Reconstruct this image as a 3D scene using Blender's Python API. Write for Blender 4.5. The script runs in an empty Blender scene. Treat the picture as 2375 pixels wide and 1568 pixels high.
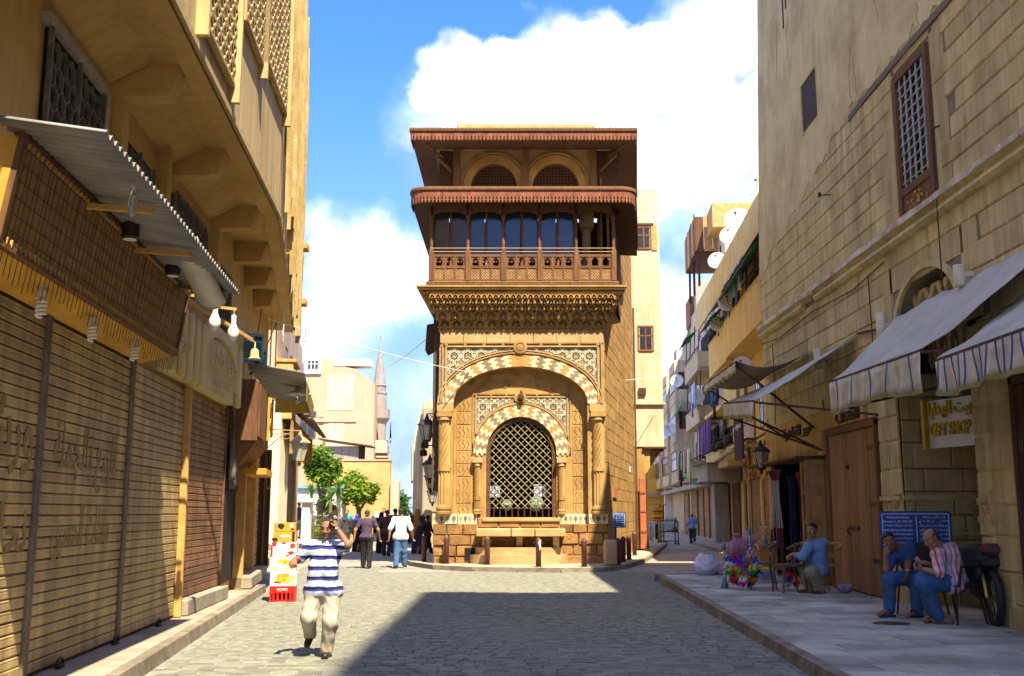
import bpy, math, random
import numpy as np
from mathutils import Vector, Matrix, noise as mnoise
random.seed(11)
R = math.radians
SC = bpy.context.scene
COL = SC.collection
# ------------------------------------------------------------ camera, sky, sun
FPX = 2410.0
TH = math.atan(406 / FPX)
CT, ST, CAMZ = math.cos(TH), math.sin(TH), 1.75
cd = bpy.data.cameras.new('camera')
cd.sensor_width = 36; cd.lens = 36 * FPX / 2375; cd.clip_start = .1; cd.clip_end = 3000
cam = bpy.data.objects.new('camera', cd)
cam.location = (0, 0, CAMZ); cam.rotation_euler = (math.pi / 2 + TH, 0, 0)
COL.objects.link(cam); SC.camera = cam
SA, SB = .268, .585                      # shadow shift per metre of height
SUN_EL = math.atan(1 / math.hypot(SA, SB)); SUN_AZ = math.atan2(SA, -SB)   # direction towards the sun
sd = bpy.data.lights.new('sun', 'SUN'); sd.energy = 2.0; sd.angle = R(.53); sd.color = (1, .87, .66)
sun = bpy.data.objects.new('sun', sd); COL.objects.link(sun)
sun.rotation_euler = Vector((-SA, SB, -1)).to_track_quat('-Z', 'Y').to_euler()
W = bpy.data.worlds.new('World'); SC.world = W; W.use_nodes = True
def build_sky():
 nt = W.node_tree; N = nt.nodes; L = nt.links; N.clear()
 def nd(t, **k):
  n = N.new(t)
  for a, b in k.items(): setattr(n, a, b)
  return n
 def mth(op, a, b=None, c=None, clamp=False):
  n = nd('ShaderNodeMath', operation=op); n.use_clamp = clamp
  for i, v in enumerate((a, b, c)):
   if v is None: continue
   if isinstance(v, (int, float)): n.inputs[i].default_value = v
   else: L.new(v, n.inputs[i])
  return n.outputs[0]
 out = nd('ShaderNodeOutputWorld'); bg = nd('ShaderNodeBackground'); bg.inputs[1].default_value = .15
 sky = nd('ShaderNodeTexSky', sky_type='NISHITA'); sky.sun_disc = False
 sky.sun_elevation = SUN_EL; sky.sun_rotation = math.pi - math.atan2(SA, SB)
 sky.air_density = 1.0; sky.dust_density = .5; sky.ozone_density = 2.2; sky.altitude = 0
 tc = nd('ShaderNodeTexCoord'); g = tc.outputs['Generated']
 # warp the direction so that the cloud edge billows
 nz = nd('ShaderNodeTexNoise'); nz.inputs['Scale'].default_value = 11; nz.inputs['Detail'].default_value = 7; nz.inputs['Roughness'].default_value = .58
 L.new(g, nz.inputs['Vector'])
 sub = nd('ShaderNodeVectorMath', operation='SUBTRACT'); L.new(nz.outputs['Color'], sub.inputs[0]); sub.inputs[1].default_value = (.5, .5, .5)
 scl = nd('ShaderNodeVectorMath', operation='SCALE'); L.new(sub.outputs[0], scl.inputs[0]); scl.inputs['Scale'].default_value = .085
 add = nd('ShaderNodeVectorMath', operation='ADD'); L.new(g, add.inputs[0]); L.new(scl.outputs[0], add.inputs[1])
 nrm = nd('ShaderNodeVectorMath', operation='NORMALIZE'); L.new(add.outputs[0], nrm.inputs[0]); wd = nrm.outputs[0]
 dens = None
 # cumulus heap over the fountain house: (direction as seen from the street, radius in rad, softness)
 for (x, y, r, soft, amp) in CLOUDS:
  d = ray(x, y); d = d.normalized()
  dp = nd('ShaderNodeVectorMath', operation='DOT_PRODUCT'); L.new(wd, dp.inputs[0]); dp.inputs[1].default_value = d
  ang = mth('ARCCOSINE', mth('MINIMUM', dp.outputs['Value'], .99999))
  mr = nd('ShaderNodeMapRange'); mr.interpolation_type = 'SMOOTHSTEP'
  L.new(ang, mr.inputs[0]); mr.inputs[1].default_value = r + soft; mr.inputs[2].default_value = r - soft
  mr.inputs[3].default_value = 0; mr.inputs[4].default_value = amp
  dens = mr.outputs[0] if dens is None else mth('MAXIMUM', dens, mr.outputs[0])
 # scattered cloud all over the sky, strengthened and brightened to fill the street's shade
 n2 = nd('ShaderNodeTexNoise', noise_dimensions='4D'); n2.inputs['W'].default_value = CLW; n2.inputs['Scale'].default_value = 3.2; n2.inputs['Detail'].default_value = 8; n2.inputs['Roughness'].default_value = .55
 L.new(g, n2.inputs['Vector'])
 mr2 = nd('ShaderNodeMapRange'); L.new(n2.outputs[0], mr2.inputs[0]); mr2.inputs[1].default_value = .46; mr2.inputs[2].default_value = .68; mr2.inputs[4].default_value = .82
 # haze: the sky pales towards the horizon all round, and clouds fade into it
 sep = nd('ShaderNodeSeparateXYZ'); L.new(g, sep.inputs[0])
 fd = nd('ShaderNodeMapRange'); L.new(sep.outputs[2], fd.inputs[0]); fd.inputs[1].default_value = .08; fd.inputs[2].default_value = .36; fd.inputs[3].default_value = .22; fd.inputs[4].default_value = 1
 dens = mth('MAXIMUM', dens, mth('MULTIPLY', mr2.outputs[0], fd.outputs[0]))
 hz = nd('ShaderNodeMapRange'); hz.interpolation_type = 'SMOOTHSTEP'; L.new(sep.outputs[2], hz.inputs[0]); hz.inputs[1].default_value = .44; hz.inputs[2].default_value = .02; hz.inputs[3].default_value = 0; hz.inputs[4].default_value = .86
 # shading inside the cloud
 n3 = nd('ShaderNodeTexNoise'); n3.inputs['Scale'].default_value = 9; n3.inputs['Detail'].default_value = 6; L.new(wd, n3.inputs['Vector'])
 cr = nd('ShaderNodeValToRGB'); L.new(n3.outputs[0], cr.inputs[0])
 cr.color_ramp.elements[0].position = .37; cr.color_ramp.elements[0].color = (.64, .71, .82, 1)
 cr.color_ramp.elements[1].position = .60; cr.color_ramp.elements[1].color = (3.9, 3.8, 3.6, 1)
 gam = nd('ShaderNodeMix', data_type='RGBA', blend_type='MULTIPLY'); gam.inputs[0].default_value = 1
 L.new(sky.outputs[0], gam.inputs[6]); gam.inputs[7].default_value = SKYTINT
 hs = nd('ShaderNodeHueSaturation'); hs.inputs['Saturation'].default_value = 1.0; L.new(gam.outputs[2], hs.inputs['Color'])
 m0 = nd('ShaderNodeMix', data_type='RGBA'); L.new(hz.outputs[0], m0.inputs[0]); L.new(hs.outputs[0], m0.inputs[6]); m0.inputs[7].default_value = HAZECOL
 m1 = nd('ShaderNodeMix', data_type='RGBA'); L.new(mth('MINIMUM', dens, 1), m1.inputs[0]); L.new(m0.outputs[2], m1.inputs[6]); L.new(cr.outputs[0], m1.inputs[7])
 L.new(m1.outputs[2], bg.inputs[0]); L.new(bg.outputs[0], out.inputs[0])
def ray(x, y):                         # view direction of a point of the photograph (2375 x 1568 grid)
 u = (x - 1187.5) / FPX; v = (784 - y) / FPX
 return Vector((u, CT - v * ST, ST + v * CT))
CLW = 6.1
SKYTINT = (.11, .205, .43, 1)
HAZECOL = (.46, .59, .81, 1)
CLOUDS = [(1075, 170, .036, .012, 1), (1010, 225, .022, .012, .95), (1180, 150, .026, .010, 1), (1270, 200, .050, .02, 1), (1400, 140, .036, .010, 1), (1500, 160, .040, .012, 1),
   (1555, 150, .022, .01, .9), (1300, 300, .075, .03, .95), (1480, 310, .080, .03, .9), (1650, 330, .055, .04, .6), (1740, 400, .07, .06, .25), (1110, 330, .06, .04, .6), (1540, 420, .06, .06, .2),
   (740, 560, .022, .02, .7), (790, 600, .03, .025, .6), (870, 620, .034, .025, .65), (930, 640, .03, .03, .55), (720, 700, .05, .05, .35), (1560, 690, .022, .02, .8), (1600, 760, .03, .03, .5)]
build_sky()
SC.view_settings.view_transform = 'Standard'; SC.view_settings.look = 'None'
SC.view_settings.gamma = 1; SC.view_settings.exposure = 2.88; SC.view_settings.use_curve_mapping = False
# ------------------------------------------------------------ measuring helpers
def gnd(x, y, z=0.0):
 d = ray(x, y); t = (z - CAMZ) / d.z; return Vector((d.x * t, d.y * t, z))
def aty(x, y, Y):
 d = ray(x, y); t = Y / d.y; return Vector((d.x * t, Y, CAMZ + d.z * t))
class Frame:                           # a vertical face: local x along it, local -y out of it
 def __init__(s, ox, oy, ang):
  s.o = Vector((ox, oy, 0)); s.a = ang; s.ex = Vector((math.cos(ang), math.sin(ang), 0)); s.ey = Vector((-math.sin(ang), math.cos(ang), 0))
 def px(s, x, y, off=0.0):
  d = ray(x, y); t = ((s.o - s.ey * off).dot(s.ey) - Vector((0, 0, CAMZ)).dot(s.ey)) / d.dot(s.ey)
  p = Vector((0, 0, CAMZ)) + d * t
  return ((p - s.o).dot(s.ex), p.z)
 def w(s, u, v, z): return s.o + s.ex * u + s.ey * v + Vector((0, 0, z))
 def loc(s, p): q = Vector(p) - s.o; return Vector((q.dot(s.ex), q.dot(s.ey), q.z))
# ------------------------------------------------------------ materials
def lin(c):
 return tuple(((v / 255) / 12.92 if v / 255 <= .04045 else ((v / 255 + .055) / 1.055) ** 2.4) for v in c)
MATS = {}
def mat(name, c1, c2=None, sc=3.0, bump=.15, bs=None, rough=.85, rnd=0.0, metal=0.0, streak=0.0, spec=.3, stretch=None, obj=False, trans=0.0, emit=0, alpha=1.0, detail=6, lo=.35, hi=.65, dist=.02):
 """noise-mottled surface; c1/c2 linear base colours"""
 if name in MATS: return MATS[name]
 m = bpy.data.materials.new(name); m.use_nodes = True; MATS[name] = m
 nt = m.node_tree; N = nt.nodes; L = nt.links; P = N['Principled BSDF']
 P.inputs['Roughness'].default_value = rough; P.inputs['Metallic'].default_value = metal; P.inputs['Specular IOR Level'].default_value = spec
 if trans: P.inputs['Transmission Weight'].default_value = trans
 if alpha < 1: P.inputs['Alpha'].default_value = alpha
 c2 = c2 or tuple(v * .72 for v in c1)
 if obj: co = N.new('ShaderNodeTexCoord').outputs['Object']
 else: co = N.new('ShaderNodeNewGeometry').outputs['Position']
 if stretch:
  mp = N.new('ShaderNodeMapping'); mp.inputs['Scale'].default_value = stretch; L.new(co, mp.inputs[0]); co1 = mp.outputs[0]
 else: co1 = co
 nz = N.new('ShaderNodeTexNoise'); nz.inputs['Scale'].default_value = sc; nz.inputs['Detail'].default_value = detail; nz.inputs['Roughness'].default_value = .62; L.new(co1, nz.inputs['Vector'])
 rp = N.new('ShaderNodeValToRGB'); e = rp.color_ramp.elements; e[0].position = lo; e[1].position = hi; e[0].color = (*c2, 1); e[1].color = (*c1, 1)
 L.new(nz.outputs[0], rp.inputs[0]); colr = rp.outputs[0]
 def mul(colr, fac):
  mx = N.new('ShaderNodeMix'); mx.data_type = 'RGBA'; mx.blend_type = 'MULTIPLY'; mx.inputs[0].default_value = 1
  L.new(colr, mx.inputs[6]); L.new(fac, mx.inputs[7]); return mx.outputs[2]
 if rnd:
  oi = N.new('ShaderNodeObjectInfo'); mr = N.new('ShaderNodeMapRange'); mr.inputs[3].default_value = 1 - rnd; mr.inputs[4].default_value = 1 + rnd * .6
  L.new(oi.outputs['Random'], mr.inputs[0]); colr = mul(colr, mr.outputs[0])
 if streak:
  mp = N.new('ShaderNodeMapping'); mp.inputs['Scale'].default_value = (5, 5, .35); L.new(co, mp.inputs[0])
  n2 = N.new('ShaderNodeTexNoise'); n2.inputs['Scale'].default_value = 1.2; n2.inputs['Detail'].default_value = 5; L.new(mp.outputs[0], n2.inputs['Vector'])
  mr = N.new('ShaderNodeMapRange'); mr.inputs[1].default_value = .35; mr.inputs[2].default_value = .65; mr.inputs[3].default_value = 1 - streak; mr.inputs[4].default_value = 1
  L.new(n2.outputs[0], mr.inputs[0]); colr = mul(colr, mr.outputs[0])
 L.new(colr, P.inputs['Base Color'])
 if bump:
  n3 = N.new('ShaderNodeTexNoise'); n3.inputs['Scale'].default_value = bs or sc * 6; n3.inputs['Detail'].default_value = 5; L.new(co1, n3.inputs['Vector'])
  b = N.new('ShaderNodeBump'); b.inputs['Strength'].default_value = bump; b.inputs['Distance'].default_value = dist; L.new(n3.outputs[0], b.inputs['Height']); L.new(b.outputs[0], P.inputs['Normal'])
 if emit: P.inputs['Emission Color'].default_value = (*c1, 1); P.inputs['Emission Strength'].default_value = emit
 return m
def stripes(name, bands, period, axis=2, sc=8, rough=.9, wob=.01, second=None):
 """cloth with printed bands: [(start 0..1, colour), ...] along one object axis; second = (axis, period, bands) multiplied over"""
 if name in MATS: return MATS[name]
 m = bpy.data.materials.new(name); m.use_nodes = True; MATS[name] = m
 nt = m.node_tree; N = nt.nodes; L = nt.links; P = N['Principled BSDF']; P.inputs['Roughness'].default_value = rough; P.inputs['Specular IOR Level'].default_value = .15
 tc = N.new('ShaderNodeTexCoord'); sp = N.new('ShaderNodeSeparateXYZ'); L.new(tc.outputs['Object'], sp.inputs[0])
 nz = N.new('ShaderNodeTexNoise'); nz.inputs['Scale'].default_value = sc; L.new(tc.outputs['Object'], nz.inputs['Vector'])
 def ramp(axis, period, bands):
  a = N.new('ShaderNodeMath'); a.operation = 'MULTIPLY_ADD'; L.new(nz.outputs[0], a.inputs[0]); a.inputs[1].default_value = wob; L.new(sp.outputs[axis], a.inputs[2])
  d = N.new('ShaderNodeMath'); d.operation = 'DIVIDE'; L.new(a.outputs[0], d.inputs[0]); d.inputs[1].default_value = period
  f = N.new('ShaderNodeMath'); f.operation = 'FRACT'; L.new(d.outputs[0], f.inputs[0])
  rp = N.new('ShaderNodeValToRGB'); rp.color_ramp.interpolation = 'CONSTANT'; e = rp.color_ramp.elements
  while len(e) < len(bands): e.new(.5)
  for i, (p, c) in enumerate(bands): e[i].position = p; e[i].color = (*c, 1)
  L.new(f.outputs[0], rp.inputs[0]); return rp.outputs[0]
 c = ramp(axis, period, bands)
 if second:
  c2 = ramp(second[0], second[1], second[2]); mx = N.new('ShaderNodeMix'); mx.data_type = 'RGBA'; mx.blend_type = 'MULTIPLY'; mx.inputs[0].default_value = 1
  L.new(c, mx.inputs[6]); L.new(c2, mx.inputs[7]); c = mx.outputs[2]
 L.new(c, P.inputs['Base Color']); return m
# ------------------------------------------------------------ mesh builder
class MB:
 def __init__(s): s.v = []; s.f = []; s.m = []; s.mi = 0
 def add(s, vs, fs):
  n = len(s.v); s.v += [tuple(p) for p in vs]
  for f in fs: s.f.append(tuple(i + n for i in f)); s.m.append(s.mi)
  return s
 def box(s, x0, x1, y0, y1, z0, z1):
  return s.add([(x0, y0, z0), (x1, y0, z0), (x1, y1, z0), (x0, y1, z0), (x0, y0, z1), (x1, y0, z1), (x1, y1, z1), (x0, y1, z1)],
      [(0, 3, 2, 1), (4, 5, 6, 7), (0, 1, 5, 4), (1, 2, 6, 5), (2, 3, 7, 6), (3, 0, 4, 7)])
 def cbox(s, x0, x1, y0, y1, z0, z1, c=.02):      # box with its edges cut
  c = min(c, abs(x1 - x0) * .45, abs(y1 - y0) * .45, abs(z1 - z0) * .45)
  vs = []
  for (z, i) in ((z0, c), (z0 + c, 0), (z1 - c, 0), (z1, c)):
   a, b, d, e = x0 + i, x1 - i, y0 + i, y1 - i
   vs += [(a + c, d, z), (b - c, d, z), (b, d + c, z), (b, e - c, z), (b - c, e, z), (a + c, e, z), (a, e - c, z), (a, d + c, z)]
  fs = [tuple(range(7, -1, -1)), tuple(range(24, 32))]
  for l in range(3):
   for k in range(8): fs.append((l * 8 + k, l * 8 + (k + 1) % 8, l * 8 + 8 + (k + 1) % 8, l * 8 + 8 + k))
  return s.add(vs, fs)
 def hexa(s, p): return s.add(p, [(0, 3, 2, 1), (4, 5, 6, 7), (0, 1, 5, 4), (1, 2, 6, 5), (2, 3, 7, 6), (3, 0, 4, 7)])
 def bar(s, a, b, w, h=None, up=(0, 0, 1)):
  a = Vector(a); b = Vector(b); h = h or w; d = (b - a).normalized(); up = Vector(up)
  if abs(d.dot(up)) > .95: up = Vector((1, 0, 0))
  r = d.cross(up).normalized() * (w / 2); t = r.cross(d).normalized() * (h / 2)
  return s.hexa([a - r - t, a + r - t, a + r + t, a - r + t, b - r - t, b + r - t, b + r + t, b - r + t])
 def tube(s, pts, r, n=6, cap=True):
  pts = [Vector(p) for p in pts]; rs = r if isinstance(r, (list, tuple)) else [r] * len(pts); vs = []; fs = []
  ref = None
  for i, p in enumerate(pts):
   d = (pts[min(i + 1, len(pts) - 1)] - pts[max(i - 1, 0)])
   d = d.normalized() if d.length > 1e-9 else Vector((0, 0, 1))
   if ref is None: ref = Vector((0, 0, 1)) if abs(d.z) < .9 else Vector((1, 0, 0))
   a = (ref - d * ref.dot(d))
   if a.length < 1e-4: a = d.orthogonal()
   a.normalize(); b = d.cross(a); ref = a
   for k in range(n):
    t = 2 * math.pi * k / n; vs.append(p + (a * math.cos(t) + b * math.sin(t)) * rs[i])
  for i in range(len(pts) - 1):
   for k in range(n): fs.append((i * n + k, i * n + (k + 1) % n, i * n + n + (k + 1) % n, i * n + n + k))
  if cap: fs += [tuple(range(n - 1, -1, -1)), tuple(range((len(pts) - 1) * n, len(pts) * n))]
  return s.add(vs, fs)
 def lathe(s, prof, n=12, c=(0, 0, 0), tw=0):     # prof: (radius, z)
  vs = []; fs = []
  for i, (r, z) in enumerate(prof):
   for k in range(n): t = 2 * math.pi * (k + tw * i) / n; vs.append((c[0] + r * math.cos(t), c[1] + r * math.sin(t), c[2] + z))
  for i in range(len(prof) - 1):
   for k in range(n): fs.append((i * n + k, i * n + (k + 1) % n, i * n + n + (k + 1) % n, i * n + n + k))
  fs += [tuple(range(n - 1, -1, -1)), tuple(range((len(prof) - 1) * n, len(prof) * n))]
  return s.add(vs, fs)
 def prism(s, poly, y0, y1):                       # polygon in x-z, extruded along y (front = y0)
  n = len(poly); vs = [(x, y0, z) for x, z in poly] + [(x, y1, z) for x, z in poly]
  fs = [tuple(range(n)), tuple(range(2 * n - 1, n - 1, -1))] + [(i, n + i, n + (i + 1) % n, (i + 1) % n) for i in range(n)]
  return s.add(vs, fs)
 def ring(s, outer, inner, y0, y1):                # open band between two x-z polylines of equal length
  n = len(outer); vs = [(x, y0, z) for x, z in outer] + [(x, y0, z) for x, z in inner] + [(x, y1, z) for x, z in outer] + [(x, y1, z) for x, z in inner]; fs = []
  for i in range(n - 1): fs += [(i, i + 1, n + i + 1, n + i), (2 * n + i + 1, 2 * n + i, 3 * n + i, 3 * n + i + 1), (i + 1, i, 2 * n + i, 2 * n + i + 1), (n + i, n + i + 1, 3 * n + i + 1, 3 * n + i)]
  fs += [(0, n, 3 * n, 2 * n), (n - 1, 3 * n - 1, 4 * n - 1, 2 * n - 1)]
  return s.add(vs, fs)
 def sweep(s, prof, path):                         # profile (out, z) swept along x-y polyline; out is to the right of the path
  P = [Vector((p[0], p[1])) for p in path]; n = len(prof); vs = []; fs = []
  for i, p in enumerate(P):
   d0 = (P[i] - P[i - 1]).normalized() if i else (P[1] - P[0]).normalized()
   d1 = (P[i + 1] - P[i]).normalized() if i < len(P) - 1 else d0
   t = (d0 + d1).normalized(); nr = Vector((t.y, -t.x)); k = 1 / max(.35, nr.dot(Vector((d0.y, -d0.x))))
   for (o, z) in prof: q = p + nr * (o * k); vs.append((q.x, q.y, z))
  for i in range(len(P) - 1):
   for k in range(n - 1): fs.append((i * n + k, (i + 1) * n + k, (i + 1) * n + k + 1, i * n + k + 1))
  fs += [tuple(range(n)), tuple(range(len(P) * n - 1, (len(P) - 1) * n - 1, -1))]
  return s.add(vs, fs)
 def grid(s, fn, nu, nv):
  vs = [fn(i / nu, j / nv) for j in range(nv + 1) for i in range(nu + 1)]
  return s.add(vs, [(j * (nu + 1) + i, j * (nu + 1) + i + 1, (j + 1) * (nu + 1) + i + 1, (j + 1) * (nu + 1) + i) for j in range(nv) for i in range(nu)])
 def mesh(s, name, mats, smooth=False):
  me = bpy.data.meshes.new(name); me.from_pydata(s.v, [], s.f)
  for m in (mats if isinstance(mats, (list, tuple)) else [mats]): me.materials.append(m)
  if any(s.m): me.polygons.foreach_set('material_index', s.m)
  if smooth: me.polygons.foreach_set('use_smooth', [True] * len(s.f))
  me.update(); return me
 def build(s, name, mats, parent=None, smooth=False, loc=None, rz=0, solid=0):
  o = bpy.data.objects.new(name, s.mesh(name, mats, smooth)); COL.objects.link(o)
  if parent is not None: o.parent = parent
  if loc is not None: o.location = loc
  if rz: o.rotation_euler = (0, 0, rz)
  if solid:
   md = o.modifiers.new('thick', 'SOLIDIFY'); md.thickness = solid; md.offset = 0
  return o
def inst(name, me, parent=None, loc=(0, 0, 0), rot=(0, 0, 0), scale=(1, 1, 1)):
 o = bpy.data.objects.new(name, me); COL.objects.link(o); o.location = loc; o.rotation_euler = rot; o.scale = scale
 if parent is not None: o.parent = parent
 return o
def tag(o, label=None, cat=None, group=None, kind=None):
 if label: o['label'] = label
 if cat: o['category'] = cat
 if group: o['group'] = group
 if kind: o['kind'] = kind
 return o
def T(name, label, cat, loc=(0, 0, 0), rz=0, group=None):
 o = bpy.data.objects.new(name, None); COL.objects.link(o); o.location = loc; o.rotation_euler = (0, 0, rz); o.empty_display_size = .1
 return tag(o, label, cat, group)
def TF(name, label, cat, fr, group=None): return T(name, label, cat, fr.o, fr.a, group)
def dup(root, loc, rz=0, label=None, scale=None):
 r = root.copy(); COL.objects.link(r); r.location = loc; r.rotation_euler = (0, 0, rz)
 if label: r['label'] = label
 if scale: r.scale = (scale,) * 3
 for ch in list(root.children):
  c = ch.copy(); COL.objects.link(c); c.parent = r
  for g in list(ch.children): d = g.copy(); COL.objects.link(d); d.parent = c
 return r
def jit(a): return random.uniform(-a, a)
UNIT = {}
def stone_mesh(kind, m, c=.045, bulge=0.0):          # unit stone: x 0..1, z 0..1, y 0..1 with cut front edges (front y=0)
 key = (kind, m.name)
 if key not in UNIT:
  b = MB(); j = [jit(.018) for _ in range(16)]
  o = [(0, 0), (1, 0), (1, 1), (0, 1)]
  fr = [(c + j[0], c * 1.6 + j[1] * 2), (1 - c + j[2], c * 1.6 + j[3] * 2), (1 - c + j[4], 1 - c * 1.6 + j[5] * 2), (c + j[6], 1 - c * 1.6 + j[7] * 2)]
  vs = [(x, j[8 + i] * 2 - bulge, z) for i, (x, z) in enumerate(fr)] + [(x, .35, z) for x, z in o] + [(x, 1, z) for x, z in o]
  b.add(vs, [(0, 1, 2, 3), (4, 5, 1, 0), (5, 6, 2, 1), (6, 7, 3, 2), (7, 4, 0, 3), (8, 9, 5, 4), (9, 10, 6, 5), (10, 11, 7, 6), (11, 8, 4, 7)])
  UNIT[key] = b.mesh('stone', m)
 return UNIT[key]
def masonry(parent, m, u0, u1, z0, z1, course, length, proud=.03, depth=.08, skip=None, limit=300, kinds=5, gap=.012, name='stone_block', joint=.5, cut=None, y=0.0, bulge=0, near=None):
 """courses of separate stones on the face y=0; skip(ua,ub,za,zb)->True leaves one out; those past the limit are joined"""
 out = []; z = z0; r = 0
 while z < z1 - .05:
  h = min(course * random.uniform(.92, 1.08), z1 - z)
  if z1 - z - h < course * .4: h = z1 - z
  u = u0 - (length * joint * (r % 2)) * random.uniform(.8, 1.2)
  while u < u1:
   l = length * random.uniform(.7, 1.35); a, b = max(u, u0), min(u + l, u1)
   if b - a > .06 and not (skip and skip(a, b, z, z + h)): out.append((a, b, z, z + h))
   u += l
  z += h; r += 1
 if near: out.sort(key=near)
 rest = MB()
 for i, (a, b, c, d) in enumerate(out):
  p = proud * random.uniform(.5, 1.25)
  if i < limit: inst(name, stone_mesh(random.randrange(kinds), m, bulge=bulge), parent, (a + gap / 2, y - p, c + gap / 2), (0, 0, 0), (b - a - gap, depth, d - c - gap))
  else: rest.cbox(a + gap / 2, b - gap / 2, y - p, y - p + depth, c + gap / 2, d - gap / 2, .015)
 if rest.v: tag(rest.build('stone_blocks', m, parent), kind='stuff')
# Arabic lettering: presentation forms, laid out right to left
_NJ = set('اأإآدذرزوةىؤ')
_AB = dict(zip('ابةتثجحخدذرزسشصضطظعغفقكلمنهوىيأ', (0xFE8D, 0xFE8F, 0xFE93, 0xFE95, 0xFE99, 0xFE9D, 0xFEA1, 0xFEA5, 0xFEA9, 0xFEAB, 0xFEAD, 0xFEAF, 0xFEB1, 0xFEB5, 0xFEB9, 0xFEBD, 0xFEC1, 0xFEC5, 0xFEC9, 0xFECD, 0xFED1, 0xFED5, 0xFED9, 0xFEDD, 0xFEE1, 0xFEE5, 0xFEE9, 0xFEED, 0xFEEF, 0xFEF1, 0xFE83)))
def arab(s):
 o = []
 for i, ch in enumerate(s):
  if ch not in _AB: o.append(ch); continue
  pj = i > 0 and s[i - 1] in _AB and s[i - 1] not in _NJ; nj = ch not in _NJ and i + 1 < len(s) and s[i + 1] in _AB
  o.append(chr(_AB[ch] + ((3 if nj else 1) if pj else (2 if nj else 0))))
 return ''.join(reversed(o))
def text(name, body, m, parent, loc, rot, width, height, ext=.004, bold=0):
 """lettering fitted to width x height, turned into a mesh; local x along the line, local z up after rot"""
 c = bpy.data.curves.new(name, 'FONT'); c.body = body; c.size = 1; c.extrude = .02; c.resolution_u = 3; c.offset = bold; c.align_x = 'CENTER'
 o = bpy.data.objects.new(name, c); COL.objects.link(o)
 me = bpy.data.meshes.new_from_object(o.evaluated_get(bpy.context.evaluated_depsgraph_get())); bpy.data.objects.remove(o); bpy.data.curves.remove(c)
 n = len(me.vertices); a = np.empty(n * 3); me.vertices.foreach_get('co', a); a = a.reshape(-1, 3)
 lo, hi = a.min(0), a.max(0); k = np.array([width / (hi[0] - lo[0]), height / (hi[1] - lo[1]), ext / .02 / 2])
 a = (a - (lo + hi) / 2) * k; a = np.stack([a[:, 0], -a[:, 2], a[:, 1]], 1)      # stands upright, faces -y
 me.vertices.foreach_set('co', a.ravel()); me.update(); me.materials.clear(); me.materials.append(m)
 o = bpy.data.objects.new(name, me); COL.objects.link(o); o.location = loc; o.rotation_euler = rot
 if parent is not None: o.parent = parent
 return o
# ------------------------------------------------------------ palette
SST = mat('sabil_stone', (.40, .245, .078), (.27, .15, .042), 1.6, .25, rnd=.16, bs=25)
SSL = mat('sabil_pale_stone', (.43, .305, .145), (.33, .215, .085), 2.2, .2, bs=30, rnd=.08)
SRB = mat('rough_stone', (.32, .17, .052), (.19, .095, .03), 3.5, .5, rnd=.28, bs=14, dist=.05)
MOR = mat('mortar', (.36, .25, .13), (.26, .17, .08), 5, .2)
GRY = mat('grey_voussoir', (.27, .20, .105), (.19, .14, .07), 5, .1, rnd=.12)
WHT = mat('white_marble', (.58, .49, .33), (.47, .38, .23), 5, .08, rnd=.06)
ORG = mat('orange_voussoir', (.46, .24, .07), (.38, .19, .05), 5, .1, rnd=.1)
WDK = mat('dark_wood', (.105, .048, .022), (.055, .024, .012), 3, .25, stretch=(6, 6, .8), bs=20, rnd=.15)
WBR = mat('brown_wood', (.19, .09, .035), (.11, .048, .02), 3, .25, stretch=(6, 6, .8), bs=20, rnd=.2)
WRD = mat('red_wood', (.27, .10, .05), (.17, .06, .03), 4, .2, rnd=.22, bs=25)
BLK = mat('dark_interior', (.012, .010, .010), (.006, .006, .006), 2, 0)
IRN = mat('iron', (.03, .027, .025), (.05, .03, .02), 8, .2, rough=.55, metal=.4)
RST = mat('rusty_iron', (.085, .035, .018), (.045, .02, .012), 8, .3, rough=.7)
GLD = mat('brass_grille', (.42, .36, .17), (.26, .22, .10), 9, .1, rough=.45, metal=.35)
GLS = mat('window_glass', (.03, .035, .04), (.02, .025, .03), 2, 0, rough=.06, spec=.8)
CLG = mat('clear_glass', (.75, .8, .8), (.7, .75, .75), 2, 0, rough=.08, trans=.8, spec=.5)
CRM = mat('cream_plaster', (.58, .50, .33), (.50, .41, .25), 1.2, .12, streak=.18, bs=18)
PST = mat('palace_stone', (.60, .50, .255), (.46, .375, .175), 1.5, .3, rnd=.17, streak=.26, bs=16, dist=.03)
PSC = mat('palace_stucco', (.63, .54, .285), (.44, .365, .18), .8, .7, streak=.12, bs=4, lo=.36, hi=.60, dist=.04, detail=9)
PJT = mat('palace_joint', (.25, .20, .125), (.17, .135, .085), 4, .2)
SETT = mat('sett_stone', (.208, .208, .160), (.148, .15, .115), 3, .3, rnd=.30, bs=22, rough=.75)
PAV = mat('paving_stone', (.43, .425, .365), (.25, .245, .20), 1.0, .25, rnd=.26, lo=.38, hi=.6, detail=9, bs=24)
CON = mat('concrete', (.35, .31, .235), (.22, .19, .14), 1.3, .25, bs=26)
KRB = mat('kerb_stone', (.26, .22, .16), (.14, .115, .08), 3, .4, bs=14, rnd=.15)
WHP = mat('white_paint', (.78, .77, .72), (.68, .66, .6), 3, .05)
YLW = mat('ochre_plaster', (.76, .60, .24), (.66, .49, .17), .9, .12, streak=.2, bs=15)
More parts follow.
